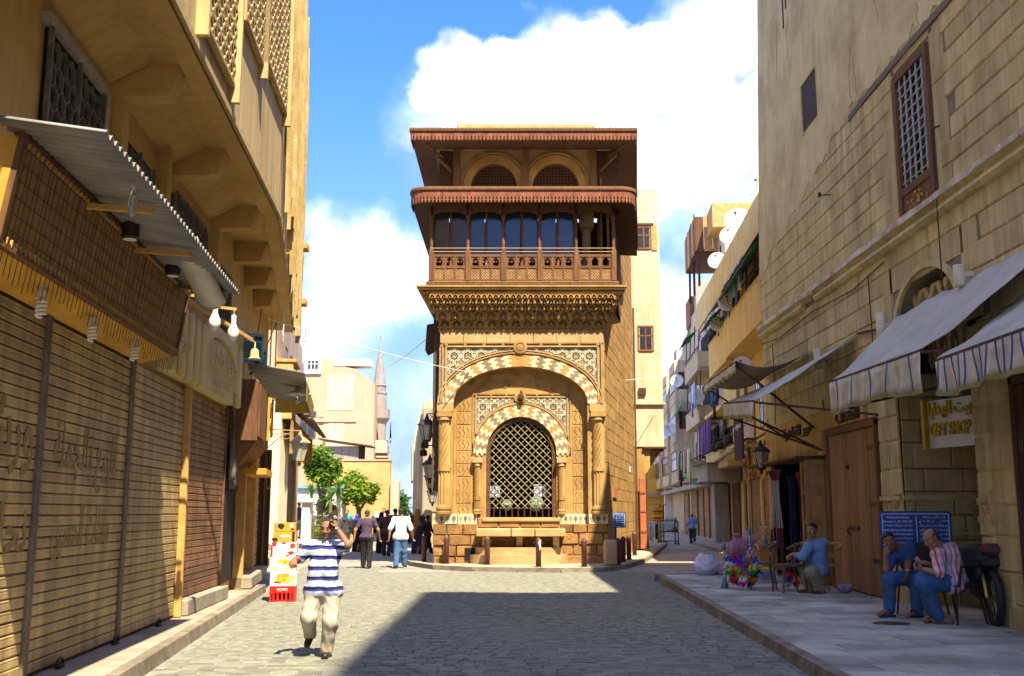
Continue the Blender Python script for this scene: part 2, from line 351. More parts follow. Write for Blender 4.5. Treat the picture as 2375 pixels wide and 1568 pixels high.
# ------------------------------------------------------------ ground, road, pavements
def ground_mat():
 m = bpy.data.materials.new('street_bed'); m.use_nodes = True; nt = m.node_tree; N = nt.nodes; L = nt.links; P = N['Principled BSDF']; P.inputs['Roughness'].default_value = .9
 g = N.new('ShaderNodeNewGeometry'); br = N.new('ShaderNodeTexBrick'); L.new(g.outputs['Position'], br.inputs[0])
 br.inputs['Color1'].default_value = (.30, .27, .215, 1); br.inputs['Color2'].default_value = (.235, .21, .17, 1); br.inputs['Mortar'].default_value = (.15, .13, .10, 1)
 br.inputs['Scale'].default_value = 1; br.inputs['Brick Width'].default_value = .24; br.inputs['Row Height'].default_value = .2; br.inputs['Mortar Size'].default_value = .012
 n = N.new('ShaderNodeTexNoise'); n.inputs['Scale'].default_value = .6; n.inputs['Detail'].default_value = 8; L.new(g.outputs['Position'], n.inputs['Vector'])
 mr = N.new('ShaderNodeMapRange'); mr.inputs[1].default_value = .3; mr.inputs[2].default_value = .7; mr.inputs[3].default_value = .75; mr.inputs[4].default_value = 1.25; L.new(n.outputs[0], mr.inputs[0])
 mx = N.new('ShaderNodeMix'); mx.data_type = 'RGBA'; mx.blend_type = 'MULTIPLY'; mx.inputs[0].default_value = 1; L.new(br.outputs[0], mx.inputs[6]); L.new(mr.outputs[0], mx.inputs[7]); L.new(mx.outputs[2], P.inputs[0])
 return m
STB = ground_mat()
tag(MB().add([(-400, -60, -.06), (400, -60, -.06), (400, 900, -.06), (-400, 900, -.06)], [(0, 1, 2, 3)]).build('ground', mat('dusty_earth', (.33, .28, .2), (.25, .2, .14), .5, .2)), kind='structure')
kL = lambda y: -2.57 - .124 * y
kR = lambda y: 2.83 + .0353 * y
road = tag(MB().add([(-16, 2, -.016), (30, 2, -.016), (40, 170, -.016), (-30, 170, -.016)], [(0, 1, 2, 3)]).build('road', STB), kind='structure')
RDX, RDY = .23, .155
def setts():
 base = []
 for _ in range(6):
  b = MB(); c = .055
  vs = [(c, c, jit(.12)), (1 - c, c, jit(.12)), (1 - c, 1 - c, jit(.12)), (c, 1 - c, jit(.12)), (0, 0, -.45), (1, 0, -.45), (1, 1, -.45), (0, 1, -.45), (0, 0, -1), (1, 0, -1), (1, 1, -1), (0, 1, -1)]
  fs = [(0, 1, 2, 3), (4, 5, 1, 0), (5, 6, 2, 1), (6, 7, 3, 2), (7, 4, 0, 3), (8, 9, 5, 4), (9, 10, 6, 5), (10, 11, 7, 6), (11, 8, 4, 7)]
  base.append((vs, fs, b.add(vs, fs).mesh('sett', SETT)))
 cnt = 0; rest = MB(); y = 11.3; r = 0
 rest_random = random.Random(5)
 while y < 35.5:
  x = kL(y) + .02 + (r % 2) * .09; xe = kR(min(y, 28.2)) if y < 28.3 else (5.2 if y < 29.5 else 4.2 if y < 32.2 else -4.2)
  while x < xe:
   w = RDX * random.uniform(.8, 1.35); dy = RDY * random.uniform(.9, 1.0)
   vis = abs(x / y) < .51
   z = jit(.005) + .010 * math.sin(x * 1.3 + y * .7)
   vs, fs, me = base[random.randrange(6)]
   if vis and cnt < 300 and y > 11.75: inst('sett', me, road, (x, y, z), (jit(.02), jit(.02), jit(.01)), (w - .008, dy - .008, .022)); cnt += 1
   else: rest.add([(x + p[0] * (w - .008), y + p[1] * (dy - .008), z + p[2] * .022) for p in vs], fs)
   x += w
  y += RDY; r += 1
 o = rest.build('sett_paving', SETT2, road); tag(o, kind='stuff')
# joined setts cannot take a random value per object, so their tone varies by place
SETT2 = mat('sett_stone_field', (.226, .225, .172), (.118, .12, .092), 5.2, .3, bs=22, rough=.75, detail=1, lo=.28, hi=.72)
setts()
def pavement(name, poly, h, m, kerb=True, label=None):
 b = MB(); n = len(poly)
 b.add([(x, y, h) for x, y in poly] + [(x, y, -.03) for x, y in poly], [tuple(range(n))] + [(i, n + i, n + (i + 1) % n, (i + 1) % n) for i in range(n)])
 return tag(b.build(name, m), kind='structure')
# left pavement: one poured strip with kerb blocks
PL = [(kL(y) - .16, y) for y in (6, 12, 18, 24.2)] ; PL2 = [(-3.5 - .0826 * y - .9, y) for y in (24.2, 12, 6)]
lp = pavement('left_pavement', PL + PL2, .15, CON)
y = 6.0
while y < 24.2:
 l = random.uniform(.75, 1.0); a, b_ = y + .006, min(y + l, 24.2) - .006
 q = MB(); x0, x1 = kL(a), kL(b_)
 q.hexa([(x0 - .16, a, -.03), (x0, a, -.03), (x1, b_, -.03), (x1 - .16, b_, -.03), (x0 - .16, a, .153), (x0 - .02, a, .150 + jit(.004)), (x1 - .02, b_, .150 + jit(.004)), (x1 - .16, b_, .153)])
 q.build('kerb_stone', KRB, lp); y += l
# right pavement: flagstones
PRY = 28.3
rp = pavement('right_pavement', [(kR(6) + .17, 6), (9.5, 6), (9.5, PRY + .6), (kR(PRY) + .9, PRY + .1), (kR(PRY) + .17, PRY - .7)], .135, PJT)
cnt = 0; rest = MB()
y = 8.0; r = 0
while y < PRY:
 h = random.uniform(.42, .62); x = kR(y) + .18; x += 0 if r % 2 else -.0
 while x < 7.9:
  w = random.uniform(.55, .95) if x > kR(y) + .2 or r % 2 else .45; x1 = min(x + w, 7.9); y1 = min(y + h, PRY)
  bb = MB().cbox(x + .008, x1 - .008, y + .008, y1 - .008, .10, .15 + jit(.005), .008); bb.build('flagstone', PAV, rp); x += w
 y += h; r += 1
y = 6.0
while y < PRY - .5:
 l = random.uniform(.8, 1.1); a, b_ = y + .006, min(y + l, PRY - .4) - .006; x0, x1 = kR(a), kR(b_)
 MB().hexa([(x0, a, -.03), (x0 + .17, a, -.03), (x1 + .17, b_, -.03), (x1, b_, -.03), (x0 + .02, a, .150), (x0 + .17, a, .153), (x1 + .17, b_, .153), (x1 + .02, b_, .150)]).build('kerb_stone', KRB, rp); y += l
pp = [(kR(PRY - .4), PRY - .4), (kR(PRY) + .25, PRY + .15), (kR(PRY) + 1.0, PRY + .45), (7.0, PRY + .75), (9, PRY + .9)]
for i in range(4):
 (xa, ya), (xb, yb) = pp[i], pp[i + 1]; MB().bar((xa, ya, .06), (xb, yb, .06), .17, .18).build('kerb_stone', KRB, rp)
# island pavement round the fountain house
IP = [gnd(x, y, 0) for x, y in ((938, 1303), (958, 1312), (1010, 1320), (1100, 1324.5), (1200, 1326), (1300, 1327), (1400, 1326), (1450, 1318), (1490, 1305), (1512, 1292), (1543, 1266))]
ip = pavement('island_pavement', [(p.x, p.y) for p in IP] + [(9.4, 64), (6.0, 64), (-3.4, 60), (-4.2, 40)], .12, mat('island_paving', (.38, .33, .24), (.29, .25, .17), 1.4, .2))
for i in range(len(IP) - 1):
 a, b_ = IP[i], IP[i + 1]; n = max(1, round((b_ - a).length / 1.1))
 for k in range(n):
  p = a.lerp(b_, (k + .01) / n); q = a.lerp(b_, (k + .99) / n)
  MB().bar((p.x, p.y, .05), (q.x, q.y, .05), .16, .15).build('kerb_stone', KRB, ip)
# pavement in front of the right-hand shops, farther on
pavement('far_pavement', [(10.0, 40), (10.35, 40), (15.0, 105), (13.6, 105), (9.4, 48)], .14, mat('far_paving', (.33, .30, .25), (.26, .23, .19), 1, .1))
# ------------------------------------------------------------ the fountain house (sabil) in the middle
FS = Frame(0, 35, 0)
def sp(x, y, off=0.0): return FS.px(x, y, off)
sx = lambda x, y, off=0.0: FS.px(x, y, off)[0]
sz = lambda y, off=0.0: FS.px(1200, y, off)[1]
XL, XR = sx(1017, 1100), sx(1404, 1100)
CX = sx(1209, 1000); ZT = sz(762)
SIDE = .20                                   # how far the right side wall runs outwards per metre of depth
fh = TF('fountain_house', 'ochre stone fountain house with arched grille window and overhanging dark wooden loggia', 'historic building', FS)
def arch(cx, z0, a, b, n=24, point=0.0):
 return [(cx - a * math.cos(math.pi * i / n), z0 + b * math.sin(math.pi * i / n) + point * max(0, 1 - abs(i - n / 2) / (n * .12))) for i in range(n + 1)]
# main block
ZB = sz(1217)                                # top of the rough base
za = sz(935); BA, BB = (sx(1362, 935) - sx(1052, 935)) / 2, sz(851) - za; BCX = (sx(1362, 935) + sx(1052, 935)) / 2
zw = sz(1052); WA = (sx(1291, 1050) - sx(1127, 1050)) / 2; WB = sz(965) - zw; zs = sz(1200)
body = MB()
body.add([(XL, .7, 0), (XR + SIDE * .7, .7, 0), (XR + SIDE * 12, 12, 0), (XL + .4, 12, 0), (XL, .7, ZT), (XR + SIDE * .7, .7, ZT), (XR + SIDE * 12, 12, ZT), (XL + .4, 12, ZT)],
   [(4, 5, 6, 7), (1, 2, 6, 5), (2, 3, 7, 6), (3, 0, 4, 7)])
o0 = arch(CX, zw, WA, WB); 
body.build('wall', MOR, fh)
# front of the block: recessed panel with the window opening, and the outer skin with the great arch
rec = MB()
xl2, xr2 = BCX - BA, BCX + BA
ztop = za + BB + .05
rec.ring([(p[0], ztop) for p in o0], o0, .36, .72)
rec.box(xl2 - .1, CX - WA, .36, .72, 0, ztop); rec.box(CX + WA, xr2 + .1, .36, .72, 0, ztop)
rec.box(CX - WA, CX + WA, .36, .72, 0, zs)
rec.build('recess_wall', SST, fh)
sk = MB(); ob = arch(BCX, za, BA, BB)
sk.ring([(p[0], ZT) for p in ob], ob, 0, .36)
sk.box(XL, xl2, 0, .36, ZB, ZT); sk.box(xr2, XR, 0, .36, ZB, ZT)
sk.build('front_wall', SST, fh)
# dark room behind the grille
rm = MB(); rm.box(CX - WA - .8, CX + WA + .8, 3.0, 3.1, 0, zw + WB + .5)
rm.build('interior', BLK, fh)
wn = MB(); wn.ring([(CX - WA, zs)] + arch(CX, zw, WA, WB) + [(CX + WA, zs)], [(CX - WA + .14, zs)] + arch(CX, zw, WA - .14, WB - .14) + [(CX + WA - .14, zs)], .42, .56)
win = wn.build('grille_window', mat('carved_frame', (.15, .075, .03), (.05, .022, .01), 16, .8, bs=22, dist=.04, detail=3), fh)
# grille: two sets of wavy diagonal bars
gw, gh, gp = WA - .14, zw + WB - .14 - zs, sx(1147, 1100) - sx(1128, 1100)
def ingr(x, z):
 if z < zs + .28: return False
 dx = x - CX
 if abs(dx) > gw: return False
 return z < zw or (dx / gw) ** 2 + ((z - zw) / (WB - .14)) ** 2 < 1
step = gp * .98
n_b = 0
for sgn in (1, -1):
 for k in range(-40, 60):
  runs = []; pts = []; q = 0
  while q < 260:
   c = (q - 130) * step * .115; x = CX + c * .6; z = zs + k * step * .92 + sgn * c * .6
   if ingr(x, z): pts.append(((x, .50 + sgn * .006, z), .013 + .011 * max(0, math.cos(q * math.pi * .6)) ** 3))
   elif pts: runs.append(pts); pts = []
   q += 1
  if pts: runs.append(pts)
  for r_ in runs:
   if len(r_) > 2: MB().tube([u[0] for u in r_], [u[1] for u in r_], 4, False).build('grille_bar', GLD, win)
for i in range(10):
 x = CX - gw + .12 + (2 * gw - .24) * i / 9; MB().tube([(x, .5, zs), (x, .5, zs + .34)], .02, 5).build('grille_upright', RST, win)
MB().bar((CX - gw, .5, zs + .30), (CX + gw, .5, zs + .30), .03).build('grille_rail', RST, win)
# blue and white tiles glimpsed inside
TLB = stripes('blue_tile', [(0, (.75, .78, .8)), (.45, (.06, .12, .32)), (.7, (.7, .74, .78)), (.85, (.15, .3, .5))], .11, 0, second=(2, .09, [(0, (1, 1, 1)), (.6, (.5, .62, .8))]))
for (x, y, rr) in ((1146, 1140, .2), (1253, 1138, .21)):
 p = FS.px(x, y, -1.2); MB().box(p[0] - rr, p[0] + rr, 1.15, 1.2, p[1] - rr, p[1] + rr).build('inner_tile_panel', TLB, fh)
TLG = mat('green_glass', (.30, .42, .33), (.10, .16, .14), 14, 0, rough=.2)
for (x, y, rr) in ((1175, 1172, .21), (1244, 1170, .30)):
 p = FS.px(x, y, -1.2); MB().lathe([(.01, -rr), (rr * .7, -rr * .7), (rr, 0), (rr * .7, rr * .7), (.01, rr)], 14, (p[0], 1.2, p[1])).build('glass_globe', TLG, fh)
# striped joggled voussoirs of both arches: every stone its own piece
def voussoirs(cx, z0, a0, b0, a1, b1, n, y0, y1, wave, mats, t0=0.0, t1=1.0):
 def edge(t, s):                      # joggled joint at angle t, s 0..1 from inner to outer
  th = math.pi * (1 - t); j = wave * (1 if int(s * 4.99) % 2 else -1) * (0 if s in (0, 1) else 1)
  th += j; a = a0 + (a1 - a0) * s; b = b0 + (b1 - b0) * s
  return (cx + a * math.cos(th), z0 + b * math.sin(th))
 S = [0, .08, .16, .26, .36, .46, .56, .66, .76, .86, .94, 1]
 for i in range(n):
  ta = t0 + (t1 - t0) * i / n; tb = t0 + (t1 - t0) * (i + 1) / n; tc = (ta + tb) / 2
  m = mats[min(i, n - 1 - i) % len(mats)] if i != n // 2 else ORG
  def jt(t): return [edge(t, s) for s in S]
  A, B = jt(ta), jt(tb)
  bb = MB(); sh = y0 - (.004 if i % 2 else .009)
  bb.ring(B, A, sh, y1); bb.build('voussoir', m, fh)
a1 = (sx(1391, 925) - sx(1026, 925)) / 2; b1 = sz(822) - za
voussoirs(BCX, za, BA + .015, BB + .012, a1, b1, 33, -.03, .03, .022, [WHT, GRY, WHT, ORG, WHT, GRY])
a2 = (sx(1322, 1050) - sx(1096, 1050)) / 2
voussoirs(CX, zw, WA + .01, WB + .01, a2 - .02, WB + .40, 27, .33, .38, .030, [WHT, GRY, WHT, GRY, WHT, ORG])
# mouldings: raised bands along frames and arches
def band(name, pts, w, y, m, dep=.06):
 b = MB()
 for i in range(len(pts) - 1):
  b.bar((pts[i][0], y, pts[i][1]), (pts[i + 1][0], y, pts[i + 1][1]), w, dep, up=(0, 1, 0))
 return b.build(name, m, fh)
def boss_ring(pts_fn, n, y, r):
 b = MB()
 for i in range(n):
  x, z = pts_fn(i / (n - 1)); b.lathe([(r, 0), (r, .03), (r * .5, .05)], 8, (0, 0, 0))
  k = len(b.v) - 24
  for q in range(24): v = b.v[k + q]; b.v[k + q] = (x + v[0], y - v[2], z + v[1])
 return b
oa = arch(BCX, za, a1 + .05, b1 + .05)
band('arch_moulding', oa, .05, -.04, SST); band('arch_moulding', arch(BCX, za, a1 + .13, b1 + .13), .035, -.04, SSL)
fx0, fx1, fz1 = sx(1035, 803), sx(1386, 803), sz(804)
for d, w in ((0, .05), (.12, .045)):
 band('frame_moulding', [(fx0 - d, za), (fx0 - d, fz1 + d), (fx1 + d, fz1 + d), (fx1 + d, za)], w, -.045, SST if d else SSL)
boss_ring(lambda t: (fx0 + (fx1 - fx0) * t, fz1 + .06), 9, -.03, .055).build('boss_row', SST, fh)
boss_ring(lambda t: arch(BCX, za, a1 + .09, b1 + .09, 48)[int(t * 48)], 9, -.03, .045).build('boss_row', SST, fh)
wx0, wx1, wz1 = sx(1103, 915), sx(1317, 915), sz(918)
for d, w in ((0, .045), (.10, .04)):
 band('frame_moulding', [(wx0 - d, zw), (wx0 - d, wz1 + d), (wx1 + d, wz1 + d), (wx1 + d, zw)], w, .34, SST if d else SSL)
boss_ring(lambda t: (wx0 + (wx1 - wx0) * t, wz1 + .05), 7, .35, .045).build('boss_row', SST, fh)
band('arch_moulding', arch(CX, zw, a2 + .03, WB + .46), .05, .34, SST)
def rosette(x, z, y, r):
 b = MB()
 for rr, tt in ((r, .4), (r * .5, .9)):
  ri = max(rr - r * tt, .005); k = len(b.v); b.lathe([(rr, 0), (rr, .05), (ri, .07), (ri, 0)], 16)
  for q in range(k, len(b.v)): v = b.v[q]; b.v[q] = (x + v[0], y - v[2], z + v[1])
 b.build('rosette', SST, fh)
rosette(CX - .03, fz1 - .02, -.045, .24); rosette(CX - .03, wz1 - .03, .33, .2)
# strapwork mosaic in the spandrels
MGR = mat('mosaic_ground', (.32, .24, .13), (.17, .14, .10), 9, .1)
def mosaic(inside, x0, x1, z0, z1, s, y, w):
 b = MB(); c = math.sqrt(2) - 1; segs = []
 nx, nz = int((x1 - x0) / s) + 1, int((z1 - z0) / s) + 1
 for i in range(nx):
  for k in range(nz):
   ox, oz = x0 + (i + .5) * s, z0 + (k + .5) * s; h = s / 2; r = h * .98
   oc = [(ox + r * math.cos(math.pi / 8 + math.pi / 4 * q), oz + r * math.sin(math.pi / 8 + math.pi / 4 * q)) for q in range(8)]
   segs += [(oc[q], oc[(q + 3) % 8]) for q in range(8)]
   segs += [(oc[q], oc[(q + 1) % 8]) for q in range(8)]
 for (p, q) in segs:
  n = 6; run = [p[:]]
  P = [(p[0] + (q[0] - p[0]) * t / n, p[1] + (q[1] - p[1]) * t / n) for t in range(n + 1)]
  ok = [inside(*u) for u in P]; i = 0
  while i < n:
   if ok[i] and ok[i + 1]:
    j = i + 1
    while j < n and ok[j + 1]: j += 1
    b.bar((P[i][0], y, P[i][1]), (P[j][0], y, P[j][1]), w, .016, up=(0, 1, 0)); i = j
   i += 1
 o = b.build('mosaic_strapwork', WHT, fh); tag(o, kind='stuff')
def ell(x, z, cx, z0, a, b): return ((x - cx) / a) ** 2 + (max(z - z0, 0) / b) ** 2
mosaic(lambda x, z: fx0 + .06 < x < fx1 - .06 and za + .05 < z < fz1 - .06 and ell(x, z, BCX, za, a1 + .18, b1 + .18) > 1, fx0 + .05, fx1, za + .0, fz1, .46, -.016, .042)
mosaic(lambda x, z: wx0 + .05 < x < wx1 - .05 and zw + .2 < z < wz1 - .05 and ell(x, z, CX, zw, a2 + .1, WB + .52) > 1, wx0 + .04, wx1, zw + .2, wz1, .40, .342, .038)
gb = MB(); oo = arch(BCX, za, a1 + .1, b1 + .1)
gb.ring([(p[0], fz1 - .03) for p in oo], [(p[0], min(p[1], fz1 - .031)) for p in oo], -.008, .01); gb.build('mosaic_panel', MGR, fh)
gb = MB(); oo = arch(CX, zw, a2 + .02, WB + .44)
gb.ring([(p[0], wz1 - .02) for p in oo], [(p[0], min(p[1], wz1 - .021)) for p in oo], .350, .37); gb.build('mosaic_panel', MGR, fh)
# carved lunette, joggled stones beside the window
for sd_, xa, xb in ((-1, sx(1057, 1100), wx0 - .16), (1, wx1 + .16, sx(1368, 1100))):
 zt = zs + .02
 for k in range(9):
  h = .44; n = 1
  p = .02 + jit(.006); inst('stone_block', stone_mesh(k % 4, SST, .02), fh, (xa, .36 - p, zt + .006), (0, 0, 0), (xb - xa, .06, h - .012))
  j = MB()
  for q in range(3):
   x = xa + (xb - xa) * (.2 + .3 * q); pts = [(x + .035 * math.sin(t * 2.2 + q) * (1 if t % 2 else -1), .335, zt + .04 + (h - .08) * t / 8) for t in range(9)]
   j.tube(pts, .008, 4)
  tag(j.build('joggled_joint', mat('joint_brown', (.16, .09, .035), None, 5, 0), fh), kind='stuff'); zt += h  # joints drawn as thin dark brown lines
car = MB(); rnd = random.Random(3)
for k in range(46):
 t = rnd.uniform(.12, .88); r = rnd.uniform(.55, .97); x = BCX + BA * r * math.cos(math.pi * t); z = za + BB * r * math.sin(math.pi * t)
 if z < wz1 + .22 or abs(x - CX) < .1: continue
 pts = [(x + (.11 - .008 * q) * math.cos(q * .7 + k), .345, z + (.09 - .006 * q) * math.sin(q * .7 + k)) for q in range(9)]; car.tube(pts, .014, 4)
tag(car.build('carved_scrolls', SST, fh), kind='stuff')
p = sp(1209, 915, .1); MB().lathe([(.02, -.2), (.08, -.12), (.10, 0), (.06, .1), (.02, .2)], 8, (p[0], .2, p[1] - .02)).build('hanging_knob', RST, fh)
# columns
def column(x, y, z0, z1, r, spiral_from, big=True):
 c = MB()
 def shaft(za_, zb_, twist, n=11, seg=30):
  vs = []; fs = []; m = n * 2
  for i in range(seg + 1):
   z = za_ + (zb_ - za_) * i / seg
   for k in range(m):
    t = 2 * math.pi * (k / m) + twist * (z - za_) ; rr = r * (1 if k % 2 else .80)
    vs.append((x + rr * math.cos(t), y + rr * math.sin(t), z))
  for i in range(seg):
   for k in range(m): fs.append((i * m + k, i * m + (k + 1) % m, i * m + m + (k + 1) % m, i * m + m + k))
  c.add(vs, fs)
 shaft(z0 + .3 * (r / .2), spiral_from, 0, seg=2); shaft(spiral_from + .12, z1 - .12, 2.6 / r * .16)
 col_ = c.build('column', SST, fh)
 k = r / .2
 MB().lathe([(r * 1.08, 0), (r * 1.08, .12)], 20, (x, y, spiral_from)).build('collar', SST, col_)
 MB().lathe([(r * 1.35, 0), (r * 1.35, .08 * k), (r * 1.15, .1 * k), (r * 1.3, .16 * k), (r * 1.25, .22 * k), (r, .3 * k)], 20, (x, y, z0)).build('base', SST, col_)
 MB().lathe([(r * 1.0, -.12), (r * 1.2, -.1), (r * 1.2, -.04), (r * .9, 0), (r * .5, .02)], 20, (x, y, z1)).build('capital', SSL, col_)
for px in (1030, 1388):
 xc = sx(px, 1080, .05); zc = sz(968)
 column(xc, -.05, sz(1192), zc, .2 if px < 1200 else .185, sz(1093))
 MB().cbox(xc - .26, xc + .26, -.28, .2, zc, zc + .13, .01).cbox(xc - .24, xc + .24, -.25, .2, zc + .133, zc + .21, .01).build('impost', SST, fh)
 MB().cbox(xc - .27, xc + .27, -.05, .2, zc + .215, za + .02, .012).build('impost_block', SSL, fh)
for px in (1107, 1303):
 xc = sx(px, 1130, -.3); zc = sz(1074, -.3)
 column(xc, .26, sz(1192, -.3), zc, .105, sz(1160, -.3)); MB().cbox(xc - .17, xc + .17, .12, .40, zc, zc + .17, .01).build('impost', SSL, fh)
# frieze of inlaid leaf tiles
zt0, zt1 = sz(1215), sz(1192)
for xa, xb, n, yy in ((sx(1003, 1200, .1), sx(1060, 1200, .1), 4, -.11), (sx(1062, 1200), sx(1106, 1200), 4, .2), (sx(1296, 1200), sx(1365, 1200), 6, .2), (sx(1366, 1200, .1), sx(1409, 1200, .1), 3, -.11)):
 w = (xb - xa) / n
 MB().box(xa, xb, yy, yy + .3, zt0, zt1).build('tile_band', WHT, fh)
 for i in range(n):
  x = xa + w * (i + .5); h = zt1 - zt0; b = MB()
  b.prism([(x - w * .12, zt0 + .03), (x + w * .12, zt0 + .03), (x + w * .08, zt0 + h * .28), (x + w * .3, zt0 + h * .45), (x + w * .36, zt0 + h * .6), (x + w * .15, zt0 + h * .72), (x, zt1 - .03), (x - w * .15, zt0 + h * .72), (x - w * .36, zt0 + h * .6), (x - w * .3, zt0 + h * .45), (x - w * .08, zt0 + h * .28)], yy - .006, yy + .002)
  b.build('leaf_tile', mat('slate_tile', (.12, .14, .15), (.08, .09, .1), 8, 0, rnd=.2) if i % 2 else mat('ochre_tile', (.36, .24, .08), None, 8, 0), fh)
# rough base courses
MB().box(sx(1008, 1260), sx(1407, 1260), -.03, .75, -.05, zt0 - .002).build('base_core', MOR, fh)
masonry(fh, SRB, sx(1004, 1260, .1), sx(1105, 1260, .1), 0, zt0, .36, .62, .10, .16, bulge=.05, kinds=4, y=-.02)
masonry(fh, SRB, sx(1300, 1260, .1), sx(1411, 1260, .1), 0, zt0, .36, .62, .10, .16, bulge=.05, kinds=4, y=-.02)
masonry(fh, SRB, sx(1107, 1260, .1), sx(1298, 1260, .1), .55, zs, .36, .8, .04, .12, kinds=4, y=-.02)
# sill, trough shelf with brackets, curved steps
MB().cbox(sx(1118, 1200), sx(1300, 1200), -.12, .5, zs - .14, zs - .02, .02).build('window_sill', SSL, fh)
zsh = sz(1226, .6)
for i, (xa, xb) in enumerate(((1104, 1185), (1186, 1240), (1241, 1312))):
 MB().cbox(sx(xa, 1230, .6), sx(xb, 1230, .6) - .008, -.75, -.03, zsh - .26, zsh - jit(.01), .03).build('trough_slab', SSL, fh)
for x in (1125, 1205, 1290):
 X = sx(x, 1250, .5); MB().prism([(0, 0), (0, -.5), (.16, -.44), (.34, -.18), (.36, 0)], -.13, .13)
 b = MB(); pr = [(-.06, 0), (-.06, -.62), (-.2, -.55), (-.45, -.2), (-.5, 0)]
 b.add([(X - .1, q[0], zsh - .27 + q[1]) for q in pr] + [(X + .1, q[0], zsh - .27 + q[1]) for q in pr], [(0, 1, 2, 3, 4), (9, 8, 7, 6, 5)] + [(i, 5 + i, 5 + (i + 1) % 5, (i + 1) % 5) for i in range(5)])
 b.build('bracket', SSL, fh)
def half_drum(xc, r, z0, z1, name, sq=.55):
 P = [(xc - r * math.cos(math.pi * i / 20), -r * sq * math.sin(math.pi * i / 20) - .02) for i in range(21)]
 b = MB(); n = 21; b.add([(x, y, z0) for x, y in P] + [(x, y, z1) for x, y in P], [(i, i + 1, n + i + 1, n + i) for i in range(n - 1)] + [tuple(range(n, 2 * n))]); b.build(name, SSL, fh)
xc = sx(1203, 1290, .8)
half_drum(xc, 1.45, 0, sz(1270, .6), 'upper_step', .52); half_drum(xc, 1.62, 0, sz(1288, .9), 'lower_step', .62)
b = MB().box(sx(1078, 1280, .12), sx(1105, 1280, .12), -.16, 0, .22, .62); b.build('wall_hole', BLK, fh)
# right side wall in its courses
sang = math.atan2(1, SIDE)
FR_ = Frame(XR, 35.0, sang)
sw = bpy.data.objects.new('side_wall', MB().box(0, 12.2, .0, .3, 0, ZT).mesh('side_wall', MOR)); COL.objects.link(sw); sw.parent = fh; sw.location = (XR, 0, 0); sw.rotation_euler = (0, 0, sang)
masonry(sw, SST, .0, 12.2, .1, ZT + 5.4, .42, 1.05, .012, .06, kinds=4, gap=.007, name='stone_block', joint=.5)
MB().box(1.2, 12.2, .0, .3, ZT - .002, ZT + 6.2).build('upper_side_wall', SST, sw)
# plain frieze stones and moulding under the stalactites
z1 = sz(770); z0f = sz(796); n = 7
for i in range(n):
 xa = XL + (XR - XL) * i / n; MB().cbox(xa + .005, xa + (XR - XL) / n - .005, -.035, .05, z0f, z1, .012).build('frieze_stone', SSL, fh)
LK = .55
def around(o, back=9.0): return [(XL - o * LK + .25, back), (XL - o * LK, -o), (XR + o * LK, -o), (XR + o * LK, back)]
MB().sweep([(-.1, z1), (.05, z1), (.07, z1 + .05), (.03, z1 + .07), (.03, z1 + .12), (.08, z1 + .15), (.08, z1 + .19), (-.1, z1 + .19)], around(0)).build('lower_moulding', SST, fh)
boss_ring(lambda t: (XL + (XR - XL) * t, z1 + .095), 15, -.035, .05).build('boss_row', SST, fh)
# stalactite cornice: tiers of niches, each tier farther out
zm0, zm1 = z1 + .19, sz(683, .6)
tiers = [(0, .27, .06, 14), (.27, .33, .22, 14), (.60, .22, .40, 24), (.82, .20, .52, 28), (1.02, .16, .60, 32)]
tot = tiers[-1][0] + tiers[-1][1]; ks = (zm1 - zm0) / tot
MB().sweep([(-.1, zm0)] + [q for (t0, h, o, n) in tiers for q in ((o - .07, zm0 + t0 * ks), (o - .07, zm0 + (t0 + h) * ks))] + [(-.1, zm1)], around(0)).build('cornice_core', mat('cornice_core_stone', (.40, .24, .09), (.27, .15, .055), 4, .2), fh)  # core behind the niches, close to the wall stone in tone
NIM = {}
def niche_mesh(w, h):
 k = (round(w, 3), round(h, 3))
 if k in NIM: return NIM[k]
 b = MB(); a = w * .34
 inner = [(-a, 0), (-a, h * .45), (-a * .75, h * .66), (-a * .35, h * .82), (0, h * .95), (a * .35, h * .82), (a * .75, h * .66), (a, h * .45), (a, 0)]
 outer = [(-w / 2, 0), (-w / 2, h * .45), (-w / 2, h * .7), (-w * .3, h), (0, h), (w * .3, h), (w / 2, h * .7), (w / 2, h * .45), (w / 2, 0)]
 b.ring(outer, inner, -.07, .06)
 b.add([(-w * .5, -.09, 0), (-w * .36, -.09, 0), (-w * .43, -.03, -h * .4), (-w * .5, .05, 0), (-w * .36, .05, 0)], [(0, 1, 2), (1, 4, 2), (3, 0, 2), (4, 3, 2), (0, 3, 4, 1)])
 b.add([(w * .5, -.09, 0), (w * .36, -.09, 0), (w * .43, -.03, -h * .4), (w * .5, .05, 0), (w * .36, .05, 0)], [(0, 2, 1), (1, 2, 4), (3, 2, 0), (4, 2, 3), (0, 1, 4, 3)])
 b.add([(-a * .5, -.05, h * .02), (a * .5, -.05, h * .02), (a * .5, .05, h * .02), (-a * .5, .05, h * .02), (0, -.06, h * .5)], [(0, 1, 4), (1, 2, 4), (2, 3, 4), (3, 0, 4)])
 NIM[k] = b.mesh('niche', SST); return NIM[k]
for (t0, h, o, n) in tiers:
 xa, xb = XL - o * LK, XR + o * LK; w = (xb - xa) / n
 for i in range(n): inst('niche', niche_mesh(w, h * ks), fh, (xa + w * (i + .5), -o, zm0 + t0 * ks))
 ns = max(2, int(2.4 / w))
 for i in range(ns):
  inst('niche', niche_mesh(w, h * ks), fh, (XR + o * LK, -o + w * (i + .5), zm0 + t0 * ks), (0, 0, math.pi / 2))
